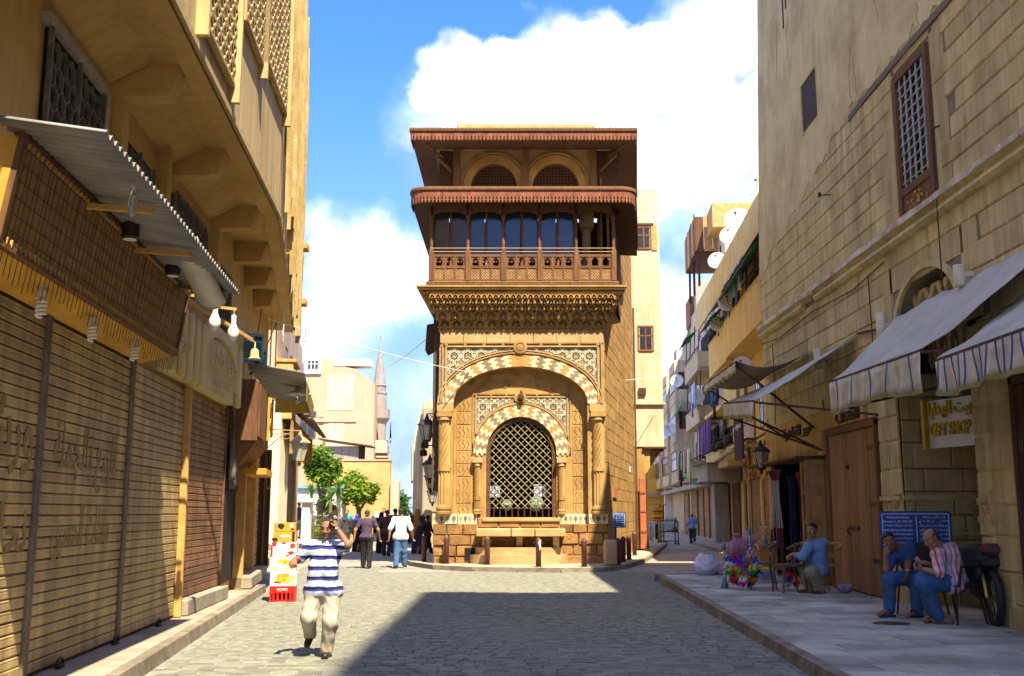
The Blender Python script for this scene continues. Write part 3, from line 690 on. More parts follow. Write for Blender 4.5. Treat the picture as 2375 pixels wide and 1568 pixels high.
# cornice mouldings
zc0 = zm1; zl = sz(661, .75); dz = zl - zc0
OV = .72
MB().sweep([(-.1, zc0), (OV - .10, zc0), (OV - .06, zc0 + dz * .3), (OV - .12, zc0 + dz * .34), (OV - .12, zc0 + dz * .45), (OV, zc0 + dz * .55), (OV, zc0 + dz * .75), (OV + .04, zc0 + dz * .8), (OV + .04, zl), (-.1, zl)], around(0)).build('cornice', SST, fh)
# ------------------------------------------------------------ the wooden loggia and its two eaves
lg = T('unused', '', '') ; bpy.data.objects.remove(lg)
FO = OV + .0
lx0, lx1 = sx(992, 620, FO), sx(1432, 620, FO)
BACK = 6.5
def side(o): return [(lx0 - o + .15, BACK), (lx0 - o, -FO - o), (lx1 + o, -FO - o), (lx1 + o + .05 * (BACK + FO), BACK)]
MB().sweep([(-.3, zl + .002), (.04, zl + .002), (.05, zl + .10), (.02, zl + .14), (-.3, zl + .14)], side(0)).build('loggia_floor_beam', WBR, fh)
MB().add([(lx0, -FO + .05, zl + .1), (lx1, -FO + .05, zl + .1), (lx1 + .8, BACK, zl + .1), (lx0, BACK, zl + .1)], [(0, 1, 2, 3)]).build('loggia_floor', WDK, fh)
postx = [sx(x, 620, FO) for x in (1000, 1085, 1167.5, 1252, 1337, 1424)]
zr = sz(592, FO); zcap = sz(500, FO); ze = sz(468, FO + .65)
for i, x in enumerate(postx):
 MB().cbox(x - .085, x + .085, -FO - .04, -FO + .13, zl + .14, zr + .18, .015).build('balustrade_post', WBR, fh)
 m = MB(); q = zr + .18
 m.lathe([(.075, 0), (.075, .06), (.05, .1), (.055, .3), (.05, zcap - q - .25), (.07, zcap - q - .2), (.05, zcap - q - .15), (.085, zcap - q - .02), (.085, zcap - q)], 10, (x, -FO + .04, q))
 m.build('slender_column', WRD if i in (1, 2, 3) else WBR, fh)
LAT = mat('lattice_wood', (.42, .25, .10), (.28, .15, .06), 5, .1)
for i in range(5):
 xa, xb = postx[i] + .085, postx[i + 1] - .085; w = (xb - xa) / 3
 MB().box(xa, xb, -FO, -FO + .09, zr - .05, zr + .04).build('top_rail', WBR, fh)
 zmid = sz(619, FO); zmid2 = sz(655, FO)
 MB().box(xa, xb, -FO + .002, -FO + .08, zmid - .04, zmid + .04).box(xa, xb, -FO + .002, -FO + .08, zl + .14, zl + .2).build('middle_rail', WBR, fh)
 for k in range(3):
  a, b_ = xa + w * k, xa + w * (k + 1); c = (a + b_) / 2
  pn = MB().box(a, a + .035, -FO + .005, -FO + .07, zl + .2, zr - .05).box(b_ - .035, b_, -FO + .005, -FO + .07, zl + .2, zr - .05).build('panel_frame', WBR, fh)
  aw = (w - .07) / 2 * .8; hh = zr - .05 - zmid - .04
  ar = [(c - aw * math.cos(math.pi * q / 12), zmid + .04 + hh * .35 + hh * .55 * math.sin(math.pi * q / 12)) for q in range(13)]
  ip_ = [(c - aw * .75, zmid + .04)] + ar + [(c + aw * .75, zmid + .04)]
  op_ = [(a + .03, zmid + .04)] + [(max(a + .03, min(b_ - .03, x_ + (x_ - c) * .3)), zr - .05) for x_, z_ in ar] + [(b_ - .03, zmid + .04)]
  MB().ring(op_, ip_, -FO + .02, -FO + .05).build('arcade_panel', WBR, pn)
  MB().box(a + .03, b_ - .03, -FO + .08, -FO + .09, zl + .2, zmid - .04).build('panel_shade', BLK, pn); lt = MB(); z_a, z_b = zl + .2, zmid - .04; d = .095  # black sheet stands in for the loggia's darkness behind the lattice
  s = a + .03 - (z_b - z_a)
  while s < b_ - .03:
   for sg in (1, -1):
    x_a, x_b = (s, s + (z_b - z_a)); pa, pb = max(x_a, a + .03), min(x_b, b_ - .03)
    if pb - pa > .02:
     za_, zb_ = z_a + (pa - x_a), z_a + (pb - x_a)
     if sg < 0: za_, zb_ = z_b - (za_ - z_a), z_b - (zb_ - z_a)
     lt.bar((pa, -FO + .035 + sg * .006, za_), (pb, -FO + .035 + sg * .006, zb_), .032, .014, up=(0, 1, 0))
   s += d
  tag(lt.build('lattice', LAT, pn), kind='stuff')
 # scalloped arch between the columns
 c = (xa + xb) / 2; a = (xb - xa) / 2 + .03; n = 24
 ar = [(c - a * math.cos(math.pi * q / n), zcap - .02 + (ze - zcap - .1) * math.sin(math.pi * q / n) - .025 * abs(math.sin(math.pi * q / n * 6))) for q in range(n + 1)]
 MB().ring([(x_, ze + .3) for x_, z_ in ar], ar, -FO, -FO + .08).build('arch_board', WBR, fh)
 for y in (576, 584):
  z_ = sz(y, FO); MB().tube([(postx[i], -FO - .02, z_), (postx[i + 1], -FO - .02, z_)], .014, 6).build('hand_rail', mat('tan_rail', (.45, .33, .18), None, 5, 0), fh)
# glazing behind the columns, last bay open
GBL = mat('loggia_glass', (.045, .055, .065), (.03, .036, .045), 2, 0, rough=.12, spec=.6)
for i in range(4):
 xa, xb = postx[i], postx[i + 1]; yy = -FO + .42
 for k in range(2):
  a, b_ = xa + (xb - xa) * k / 2, xa + (xb - xa) * (k + 1) / 2
  g = MB().box(a + .05, b_ - .05, yy + .02, yy + .03, zr - .1, ze + .2).build('window_pane', GBL, fh, rz=0)
  MB().cbox(a - .03, a + .06, yy - .03, yy + .06, zl + .14, ze + .2, .01).build('window_post', WRD, g)
 MB().box(xa, xb, yy - .02, yy + .05, zr - .16, zr - .08).build('window_sill_rail', WRD, fh)
MB().cbox(postx[4] - .05, postx[4] + .05, -FO + .38, -FO + .47, zl + .14, ze + .2, .01).cbox(postx[5] - .19, postx[5] - .1, -FO + .35, -FO + .44, zl + .14, ze + .2, .01).build('window_post', WRD, fh)
for px in (1070, 1360):
 x = sx(px, 540, -.3); MB().lathe([(.16, zl), (.16, zcap - .3), (.22, zcap - .25), (.24, zcap - .1), (.24, ze + .3)], 14, (x, .35, 0)).build('stone_column', SSL, fh)
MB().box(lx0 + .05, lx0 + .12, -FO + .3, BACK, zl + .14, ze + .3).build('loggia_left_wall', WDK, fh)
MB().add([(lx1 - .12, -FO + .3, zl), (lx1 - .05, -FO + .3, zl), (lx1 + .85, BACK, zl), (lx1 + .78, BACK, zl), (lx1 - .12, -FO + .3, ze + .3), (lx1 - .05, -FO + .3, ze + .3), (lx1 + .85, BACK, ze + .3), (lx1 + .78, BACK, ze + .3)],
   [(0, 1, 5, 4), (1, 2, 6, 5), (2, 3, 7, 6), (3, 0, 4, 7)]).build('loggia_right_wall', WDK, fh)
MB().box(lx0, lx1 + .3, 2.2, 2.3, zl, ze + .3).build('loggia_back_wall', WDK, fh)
# eaves: boarded soffit, row of fretted valance boards
def valance_mesh(w, h, th=.02):
 b = MB()
 # a board with a keyhole: left and right halves, joined above and below the cut, scalloped foot
 for s in (-1, 1):
  inner = [(0, h), (0, h * .80), (s * w * .10, h * .76), (0, h * .71), (0, h * .56), (s * w * .10, h * .50), (s * w * .10, h * .44), (s * w * .24, h * .30), (s * w * .24, h * .26), (0, h * .26), (0, h * .2), (s * w * .22, h * .16), (s * w * .30, h * .08), (s * w * .24, 0)]
  outer = [(s * w * .49, z) for _, z in inner]
  if s > 0: b.ring(inner, outer, -th / 2, th / 2)
  else: b.ring(outer, inner, -th / 2, th / 2)
 return b.mesh('valance_board', WRD)
def eave(z0, z1, xa, xb, yf, depth, rnd_corner, inner_poly, slope_r, name):
 """z0/z1 foot and head of the valance; front edge at yf"""
 if rnd_corner:
  r = .55; path = [(xa, depth)] + [(xa + r - r * math.cos(t), yf + r - r * math.sin(t)) for t in [i * math.pi / 2 / 6 for i in range(7)]] + [(xb - r + r * math.sin(t), yf + r - r * math.cos(t)) for t in [i * math.pi / 2 / 6 for i in range(7)]] + [(xb + slope_r * (depth - yf), depth)]
 else: path = [(xa, depth), (xa, yf), (xb, yf), (xb + slope_r * (depth - yf), depth)]
 n = len(path)
 # soffit from the eave edge up to the wall
 sf = MB(); ins = [(max(lx0 + .1, min(lx1 - .1, x)), max(-.0, y)) for x, y in path]; ins[-1] = (lx1 - .1 + .1 * depth, depth); ins[0] = (lx0 + .1, depth)
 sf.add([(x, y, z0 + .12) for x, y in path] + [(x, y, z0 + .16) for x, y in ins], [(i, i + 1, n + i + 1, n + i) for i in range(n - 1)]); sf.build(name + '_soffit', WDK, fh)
 MB().sweep([(-.03, z1), (.05, z1), (.06, z1 + .05), (.05, z1 + .12), (-.03, z1 + .12)], path).build(name + '_fascia', WBR, fh)
 # boards
 L = [0]
 for i in range(n - 1): L.append(L[-1] + math.dist(path[i], path[i + 1]))
 w = (xb - xa) / 62; me = valance_mesh(w, z1 - z0)
 front0 = L[1] - (.9 if not rnd_corner else .7); tot_ = L[-2] + (.5 if not rnd_corner else .4); t = front0
 while t < tot_:
  i = max(k for k in range(n - 1) if L[k] <= t); f = (t - L[i]) / (L[i + 1] - L[i]); p = [path[i][q] + (path[i + 1][q] - path[i][q]) * f for q in (0, 1)]
  d = (path[i + 1][0] - path[i][0], path[i + 1][1] - path[i][1]); inst('valance_board', me, fh, (p[0], p[1], z0 + jit(.004)), (0, jit(.012), math.atan2(d[1], d[0])), (1, 1, random.uniform(.97, 1.02))); t += w
 return path
EO = 1.38
ez0, ez1 = sz(469, EO), sz(441, EO)
exa, exb = sx(951, 450, EO), sx(1477, 450, EO)
pa_ = eave(ez0, ez1, exa, exb, -EO, BACK, True, None, .12, 'lower_eave')
uz0, uz1 = sz(325, EO), sz(305, EO)
uxa, uxb = sx(953, 315, EO), sx(1475, 315, EO)
pb_ = eave(uz0, uz1, uxa, uxb, -EO, BACK, False, None, .11, 'upper_eave')
# lower eave top: a shallow boarded skirt back to the wall
n = len(pa_); ins = [(max(lx0 + .3, min(lx1 - .3, x)), max(-.02, y)) for x, y in pa_]
MB().add([(x, y, ez1 + .121) for x, y in pa_] + [(x, y, ez1 + .30) for x, y in ins], [(i, i + 1, n + i + 1, n + i) for i in range(n - 1)]).build('lower_eave_top', mat('pale_boards', (.50, .42, .30), (.38, .30, .2), 6, .2), fh)
# upper storey wall with two arches
ux0, ux1 = sx(1062, 390), sx(1376, 390); ua = ez1 + .1; ub = uz0 + .14
cxs = [sx(1146, 420), sx(1289, 420)]; aw = (sx(1200, 428) - sx(1093, 428)) / 2; az = sz(437)
mid = (cxs[0] + cxs[1]) / 2; xs = [ux0, mid, ux1]
for i in range(2):
 ar = [(xs[i], az)] + arch(cxs[i], az, aw, sz(378) - az, 20) + [(xs[i + 1], az)]
 MB().ring([(x, ub) for x, z in ar], ar, 0, .3).box(xs[i], cxs[i] - aw, .002, .3, ua - 1, az).box(cxs[i] + aw, xs[i + 1], .002, .3, ua - 1, az).build('upper_wall', mat('upper_stone', (.36, .24, .11), (.26, .16, .065), 2.5, .25), fh)
 MB().ring(arch(cxs[i], az, aw + .27, sz(378) - az + .27, 20), arch(cxs[i], az, aw + .02, sz(378) - az + .02, 20), -.06, .02).build('upper_arch_moulding', SST, fh)
 MB().ring(arch(cxs[i], az, aw + .36, sz(378) - az + .36, 20), arch(cxs[i], az, aw + .31, sz(378) - az + .31, 20), -.09, .02).build('upper_arch_moulding', SST, fh)
 scr = MB(); r_ = random.Random(2)
 z = az - .5
 while z < sz(378):
  x = cxs[i] - aw
  while x < cxs[i] + aw:
   scr.box(x, x + .018, .1, .12, z, z + .11); scr.box(x, x + .11, .1, .12, z, z + .018); x += .11
  z += .11
 tag(scr.build('lattice_screen', WBR, fh), kind='stuff')
 MB().box(cxs[i] - aw - .1, cxs[i] + aw + .1, .35, .4, az - 1, ub).build('dark_screen_back', mat('screen_back', (.05, .025, .012), None, 3, 0), fh)
for px in (1060, 1218, 1376):
 x = sx(px, 380, .12); MB().cbox(x - .12, x + .12, -.24, -.065, ua - .1, ub, .015).build('eave_post', WBR, fh)
for s, px in ((-1, 1048), (1, 1390)):
 x = sx(px, 390); z = sz(400)
 b = MB().bar((x, -.1, z), (x + s * .55, -.5, z + .45), .07).bar((x + s * .55, -.5, z + .45), (x + s * .55, -.5, z + .75), .07).bar((x + s * .3, -.3, z + .45), (x + s * 1.1, -.8, z + .95), .06); b.build('eave_brace', WBR, fh)
MB().box(lx0 + .3, ux0 + .01, .05, .3, ua - .6, ub).box(ux1 - .01, lx1 + .2, .05, .3, ua - .6, ub).build('upper_side_panel', WDK, fh)
# hipped roof
rz0 = uz1 + .121; rz1 = rz0 + .95
RFM = mat('roof_boards', (.58, .52, .42), (.42, .36, .27), 3, .3, stretch=(8, 1, 1), bs=18)
MB().add([(uxa - .04, -EO - .04, rz0), (uxb + .04, -EO - .04, rz0), (uxb + 1, BACK, rz0), (uxa, BACK, rz0), (uxa + 1.45, 1.3, rz1), (uxb - 1.2, 1.3, rz1), (uxb - 1.2, BACK, rz1), (uxa + 1.45, BACK, rz1)], [(0, 1, 5, 4), (1, 2, 6, 5), (3, 0, 4, 7), (4, 5, 6, 7), (0, 3, 2, 1), (2, 3, 7, 6)]).build('roof', RFM, fh)
MB().cbox(uxa + 1.4, uxb - 1.15, 1.35, BACK - .2, rz1 - .1, rz1 + .28, .04).build('roof_kerb', SSL, fh)
for k in range(40):
 x = uxa + (uxb - uxa) * (k + .5) / 40; t = min(1, max(0, (x - uxa) / 1.45)); t2 = min(1, (uxb - x) / 1.2); h = min(t, t2)
 MB().bar((x, -EO - .03, rz0 + .015), (x, -EO + (1.3 + EO) * h, rz0 + (rz1 - rz0) * h + .015), .03, .03).build('roof_batten', RFM, fh)
# bracketed support under the left of the loggia side, plaque, drain pipe on the side wall
p = FR_.px(1425, 1143, .03); MB().box(p[0] - .5, p[0] + .9, -.06, 0, p[1] - .17, p[1] + .2).build('wall_plaque', mat('terracotta', (.40, .16, .06), (.32, .12, .05), 4, .2), sw)
p = FR_.px(1462, 1090, .03); MB().box(p[0] - .3, p[0] + .3, -.03, 0, p[1] - .1, p[1] + .15).build('number_plate', WHP, sw)
p0 = FR_.px(1472, 900, .1); MB().tube([(p0[0], -.1, .2), (p0[0], -.1, ZT + 3)], .05, 6).build('drain_pipe', mat('dark_pipe', (.1, .06, .035), None, 4, 0), sw)
# ------------------------------------------------------------ left side of the street
LF = Frame(-3.89, 0, math.atan2(.9966, -.0823))
BRN = mat('brown_plaster', (.58, .37, .115), (.46, .275, .08), .8, .15, streak=.15, bs=14)
BRL = mat('buff_plaster', (.60, .44, .20), (.48, .34, .14), .7, .2, streak=.3, bs=14)
SHT = mat('shutter_metal', (.55, .395, .18), (.31, .22, .095), 1.6, .25, rough=.55, rnd=.12, streak=.4, lo=.3, hi=.62, detail=10)
SHR = mat('rust_shutter', (.36, .185, .09), (.17, .075, .04), 2, .25, rough=.6, rnd=.2, streak=.4, detail=10)
SHB = mat('brown_shutter', (.15, .085, .055), (.10, .055, .035), 2, .1, rough=.6, rnd=.12)
STL = mat('grey_steel', (.17, .14, .10), (.10, .08, .06), 4, .2, rough=.6)
SGN = mat('cream_board', (.66, .53, .25), (.58, .45, .19), 1.5, .08, streak=.12)
ZINC = mat('zinc_sheet', (.27, .275, .25), (.19, .19, .17), 2.5, .1, rough=.6)
MATB = mat('reed_mat', (.48, .28, .085), (.28, .15, .045), 2, .3, stretch=(18, 18, .7), bs=6, lo=.3, hi=.7)
YBX = mat('yellow_board', (.60, .34, .05), (.50, .27, .035), 2, .1, streak=.15)
LWD = mat('light_wood', (.55, .33, .10), (.42, .23, .06), 5, .2, bs=25)
def slat_mesh(h, m, key):
 k = ('slat', key)
 if k not in UNIT:
  pr = [(y_, z_ * h / .1) for y_, z_ in ((.004, 0), (-.012, .004), (-.015, .012), (-.015, .058), (-.012, .063), (-.012, .067), (-.016, .072), (-.016, .082), (-.006, .088), (.010, .090), (.010, .1))]
  b = MB(); n = len(pr); b.add([(0, y, z) for y, z in pr] + [(1, y, z) for y, z in pr], [(i, n + i, n + i + 1, i + 1) for i in range(n - 1)]); UNIT[k] = b.mesh('slat', m)
 return UNIT[k]
def shutter(fr, u0, u1, z0, z1, m, label, pitch=.108, rail=STL, off=0.0, group='closed shop shutters', pr=.0, post=True):
 t = TF('roller_shutter', label, 'shutter', fr, group)
 n = int((z1 - z0) / pitch); p = (z1 - z0) / n; me = slat_mesh(pitch, m, m.name + str(pitch))
 for i in range(1, n): inst('slat', me, t, (u0, -off + jit(.003), z0 + i * p + jit(.003)), (jit(.02), jit(.0006), 0), (u1 - u0, 1, p / pitch))
 MB().cbox(u0 + .01, u1 - .01, -off - .02, -off + .02, z0, z0 + p * .95, .008).build('bottom_bar', m, t)
 MB().box(u0, u1, -off + .012, -off + .03, z0, z1).build('backing', STL, t)
 if post:
  for u in (u0, u1): MB().cbox(u - .035, u + .035, -off - .045, -off + .04, z0 - .02, z1 + .03, .01).build('guide_rail', rail, t)
 return t
lb = TF('overhanging_house', 'brown plastered corner house whose upper storey juts out on concrete beams over the shuttered shops', 'building', LF)
UE = 20.4
MB().box(2, UE, .05, 6, 0, 7.24).build('wall', BRN, lb)
SOFZ = 7.24; OVL = 1.05
L2 = Frame(*(LF.w(UE, 0, 0)[:2]), math.atan2(1, -.16))
# bend of the overhang
B0 = LF.w(18.9, -OVL, 0); B1 = B0 + Vector((-.185, 1, 0)) * 12.3
e1 = LF.loc(B1); e2 = LF.loc(B1 + Vector((-8, -1.4, 0)))
HT = 22
sof = MB(); sof.add([(2, 0, SOFZ), (2, -OVL, SOFZ), (18.9, -OVL, SOFZ), (e1.x, e1.y, SOFZ), (e2.x, e2.y, SOFZ), (2, 6, SOFZ)], [(0, 5, 4, 3, 2, 1)]); sof.build('soffit', BRN, lb)
MB().add([(2, -OVL, SOFZ), (18.9, -OVL, SOFZ), (e1.x, e1.y, SOFZ), (e2.x, e2.y, SOFZ), (2, -OVL, HT), (18.9, -OVL, HT), (e1.x, e1.y, HT), (e2.x, e2.y, HT)], [(0, 1, 5, 4), (1, 2, 6, 5), (2, 3, 7, 6)]).build('upper_wall', BRL, lb)
MB().sweep([(0, SOFZ - .06), (.26, SOFZ - .06), (.26, SOFZ + .02), (0, SOFZ + .02)], [(e1.x, e1.y + .01), (18.9, -OVL), (2, -OVL)]).build('edge_beam', BRN, lb)
MB().sweep([(-.003, SOFZ), (.05, SOFZ), (.05, SOFZ + .09), (-.003, SOFZ + .12)], [(2, -OVL), (18.9, -OVL), (e1.x, e1.y)]).build('drip_edge', BRL, lb)
for u in (3.2, 7.0, 12.3, 15.35, 18.35, 20.9, 23.2, 25.6):
 lim = -.78 if u < 19 else -.78 + (u - 19) * .105
 MB().hexa([(u - .14, .4, SOFZ - .44), (u + .14, .4, SOFZ - .44), (u + .14, lim + .12, SOFZ - .40), (u - .14, lim + .12, SOFZ - .40), (u - .17, .4, SOFZ + .01), (u + .17, .4, SOFZ + .01), (u + .17, lim, SOFZ + .01), (u - .17, lim, SOFZ + .01)]).build('cantilever_beam', BRN, lb)
for u in (3.2, 8.3, 12.35, 14.6, 18.4): MB().box(u - .13, u + .13, -.10, .06, 3.9, SOFZ - .001).build('pilaster', BRN, lb)
# slanting haunches of the soffit between the beams
for ua, ub_ in ((3.4, 6.8), (7.2, 12.1), (12.5, 15.15), (15.55, 18.15)):
 b = MB(); b.add([(ua, .1, SOFZ - .32), (ub_, .1, SOFZ - .32), (ub_, -.45, SOFZ - .004), (ua, -.45, SOFZ - .004)], [(0, 1, 2, 3)]); b.build('soffit_haunch', BRN, lb)
GRL = mat('window_grille_iron', (.20, .17, .13), (.10, .085, .06), 6, .2, rough=.6, metal=.2)
for (ua, ub_, za_, zb_, plast) in ((9.95, 11.72, 5.2, 6.64, True), (12.62, 14.05, 5.3, 6.5, False), (15.25, 17.6, 5.3, 6.55, False), (18.7, 20.0, 5.2, 6.3, False)):
 g = MB().box(ua, ub_, .02, .045, za_, zb_).build('window', BLK, lb)
 if plast:
  fr = MB().box(ub_, ub_ + .16, -.05, .06, za_, zb_ + .12).box(ua - .1, ub_, -.05, .06, zb_, zb_ + .12); fr.build('window_surround', mat('bare_cement', (.40, .36, .28), None, 5, .3), g)
 hx = MB(); s = .13; k = 0
 z = za_ + .05
 while z < zb_ - .05:
  u = ua + (s * .87 if k % 2 else 0)
  while u < ub_ - .1:
   P = [(u + s * math.sin(q * math.pi / 3), z + s * 1.15 * math.cos(q * math.pi / 3)) for q in range(4)]
   for q in range(3): hx.bar((P[q][0], -.03, P[q][1]), (P[q + 1][0], -.03, P[q + 1][1]), .014, .05, up=(0, 1, 0))
   u += s * 1.73
  z += s * 1.72; k += 1
 tag(hx.build('hexagon_grille', GRL, g), kind='stuff')
 for u in (ua, (ua + ub_) / 2, ub_): MB().box(u - .02, u + .02, -.05, 0, za_, zb_).build('grille_post', GRL, g)
# pierced cement screens in the upper wall
for (ua, ub_, za_, zb_) in ((11.75, 13.7, 7.66, 12.2), (14.1, 16.0, 9.02, 12.6), (16.15, 18.85, 9.3, 12.4)):
 g = MB().box(ua, ub_, -OVL - .006, -OVL + .05, za_, zb_).build('pierced_screen', BLK, lb)
 lt = MB(); d = .27; w = .045
 z = za_
 while z <= zb_ + .01: lt.box(ua, ub_, -OVL - .10, -OVL - .008, z - w / 2, z + w / 2); z += d
 z = za_ - (ub_ - ua)
 while z < zb_:
  for sg in (1, -1):
   q0, q1 = max(0, za_ - z), min(ub_ - ua, zb_ - z)
   if q1 - q0 > .05:
    A, B = ((ua + q0, z + q0), (ua + q1, z + q1)) if sg > 0 else ((ub_ - q0, z + q0), (ub_ - q1, z + q1))
    lt.bar((A[0], -OVL - .055, A[1]), (B[0], -OVL - .055, B[1]), w * .8, .09, up=(0, 1, 0))
  z += d
 tag(lt.build('cement_lattice', BRL, g), kind='stuff')
 for u in (ua - .09, ub_ + .06): MB().box(u - .04, u + .04, -OVL - .16, -OVL - .002, za_ - .25, zb_ + .3).build('screen_fin', BRL, g)
# torn reed matting hung on the turned end of the upper storey
rm_ = MB(); rr = random.Random(8)
for k in range(90):
 t = rr.uniform(.05, .98); p = B0.lerp(B1, t); q = LF.loc(p); z0 = SOFZ + rr.uniform(-.5, 1.2) + (.6 if t < .3 else 0); z1 = z0 + rr.uniform(2.5, 9)
 off = .05 + rr.uniform(0, .16); rm_.bar((q.x, q.y - off, z0), (q.x + jit(.1), q.y - off + jit(.05), z1), rr.uniform(.03, .16), .02)
tag(rm_.build('reed_strips', mat('old_reeds', (.50, .36, .15), (.34, .23, .08), 3, .4, rnd=.2, streak=.35), lb), kind='stuff')
for zz in (9.6, 7.9):
 q = LF.loc(B1 + Vector((0, -.6, 0))); MB().box(q.x - .35, q.x + .2, q.y - .5, q.y + .1, zz, zz + .16).build('wooden_bracket', LWD, lb)
for k, (pa, pb) in enumerate((((-.3, 8.6), (-.3, 3.2)), ((-.6, 9.5), (-.55, 4.0)))):
 q = LF.loc(B1); MB().tube([(q.x - 2.5 + k, q.y - .12 + .4, pa[1]), (q.x - 2.4 + k, q.y - .1 + .4, pb[1] + 1.5)], .02, 5).build('hanging_cable', mat('pale_cable', (.5, .42, .3), None, 4, 0), lb)
# four closed shutters
us = [7.3, 10.47, 13.6, 16.72, 20.22]
SL = ['tan roller shutter with dark painted letters, cut by the picture edge under the reed sign', 'widest tan roller shutter with rows of faded dark painted letters', 'plain tan roller shutter between the painted one and the rust-red one', 'rust-brown roller shutter standing on a stone threshold']
shs = []
for i in range(4):
 z0 = .19 if i < 3 else .42
 shs.append(shutter(LF, us[i] + .04, us[i + 1] - .04, z0, 3.72, SHT if i < 3 else SHR, SL[i], rail=STL if i < 3 else SHR))
MB().cbox(16.85, 20.3, -.18, .1, .15, .40, .02).build('threshold', CON, lb)
MB().cbox(16.62, 16.74, -.12, 0, .15, 3.75, .02).build('door_post', LWD, shs[2])
PNT = mat('faded_paint', (.19, .13, .055), (.36, .25, .10), 5, 0, lo=.25, hi=.75)
rw = random.Random(21)
for i, (ua, ub_, zz, hh) in enumerate(((10.9, 13.1, 2.35, .75), (11.0, 13.0, 1.55, .6), (8.9, 10.3, 2.5, .8), (8.9, 10.3, 1.55, .6))):
 body_ = ['للبيع بالجملة', 'محلات الحسين', 'ورشة', 'نحاس'][i]
 text('painted_letters', arab(body_), PNT, shs[1 if i < 2 else 0], ((ua + ub_) / 2, -.0195, zz), (0, 0, 0), (ub_ - ua), hh, .002, .016)
for i, u in enumerate((11.3, 13.3, 15.4)):
 b = MB().tube([(u + .09 * math.cos(t), -.10, .2 + .06 * math.sin(t)) for t in [q * .6 for q in range(9)]], .016, 6).bar((u - .06, -.09, .17), (u + .08, -.09, .17), .06, .05)
 b.build('padlock', IRN, shs[min(2, i)])
# the leaning sign box faced with reed matting
sg = TF('reed_sign', 'long slanting sign box faced with brown reed matting and wire above the shutters', 'sign', LF)
prf = [(-.60, 4.73), (-.47, 3.86), (-.02, 3.74), (-.02, 4.73)]
MB().add([(7.9, y, z) for y, z in prf] + [(13.9, y, z) for y, z in prf], [(0, 1, 2, 3), (7, 6, 5, 4)] + [(i, 4 + i, 4 + (i + 1) % 4, (i + 1) % 4) for i in range(4)]).build('box', YBX, sg)
def sgp(u, t, o=.0): return (u, -.47 - .13 * t - o, 3.86 + .87 * t + o * .15)
n = 110
for i in range(n):
 u = 7.93 + 5.94 * i / n; inst('reed_strip', UNIT.setdefault('reed', MB().add([(0, 0, 0), (.047, -.004, 0), (.047, -.13, .86), (0, -.126, .86)], [(0, 1, 2, 3)]).mesh('reed_strip', MATB)), sg, (u, -.474 - abs(jit(.006)), 3.865 + jit(.006)))
for t in (0, 1): MB().bar(sgp(7.9, t, .01), sgp(13.9, t, .01), .07, .05).build('frame_rail', WBR, sg)
for u in (7.93, 13.87): MB().bar(sgp(u, 0, .012), sgp(u, 1, .012), .07, .05).build('frame_rail', WBR, sg)
wm = MB()
for i in range(56): u = 7.95 + 5.9 * i / 55; wm.bar(sgp(u, -.25 + jit(.08), .022), sgp(u + jit(.05), 1, .022), .005)
for k in range(7): wm.bar(sgp(7.95, k / 6.5, .024), sgp(13.85, k / 6.5 + jit(.04), .024), .006)
tag(wm.build('wire_mesh', RST, sg), kind='stuff')
tb = MB()
for i in range(60): u = 7.95 + 5.9 * i / 59; tb.bar(sgp(u, .005, .03), sgp(u, .075, .03), .035, .012); tb.bar(sgp(u, .925, .03), sgp(u, .99, .03), .035, .012)
tag(tb.build('fringe_pegs', LWD, sg), kind='stuff')
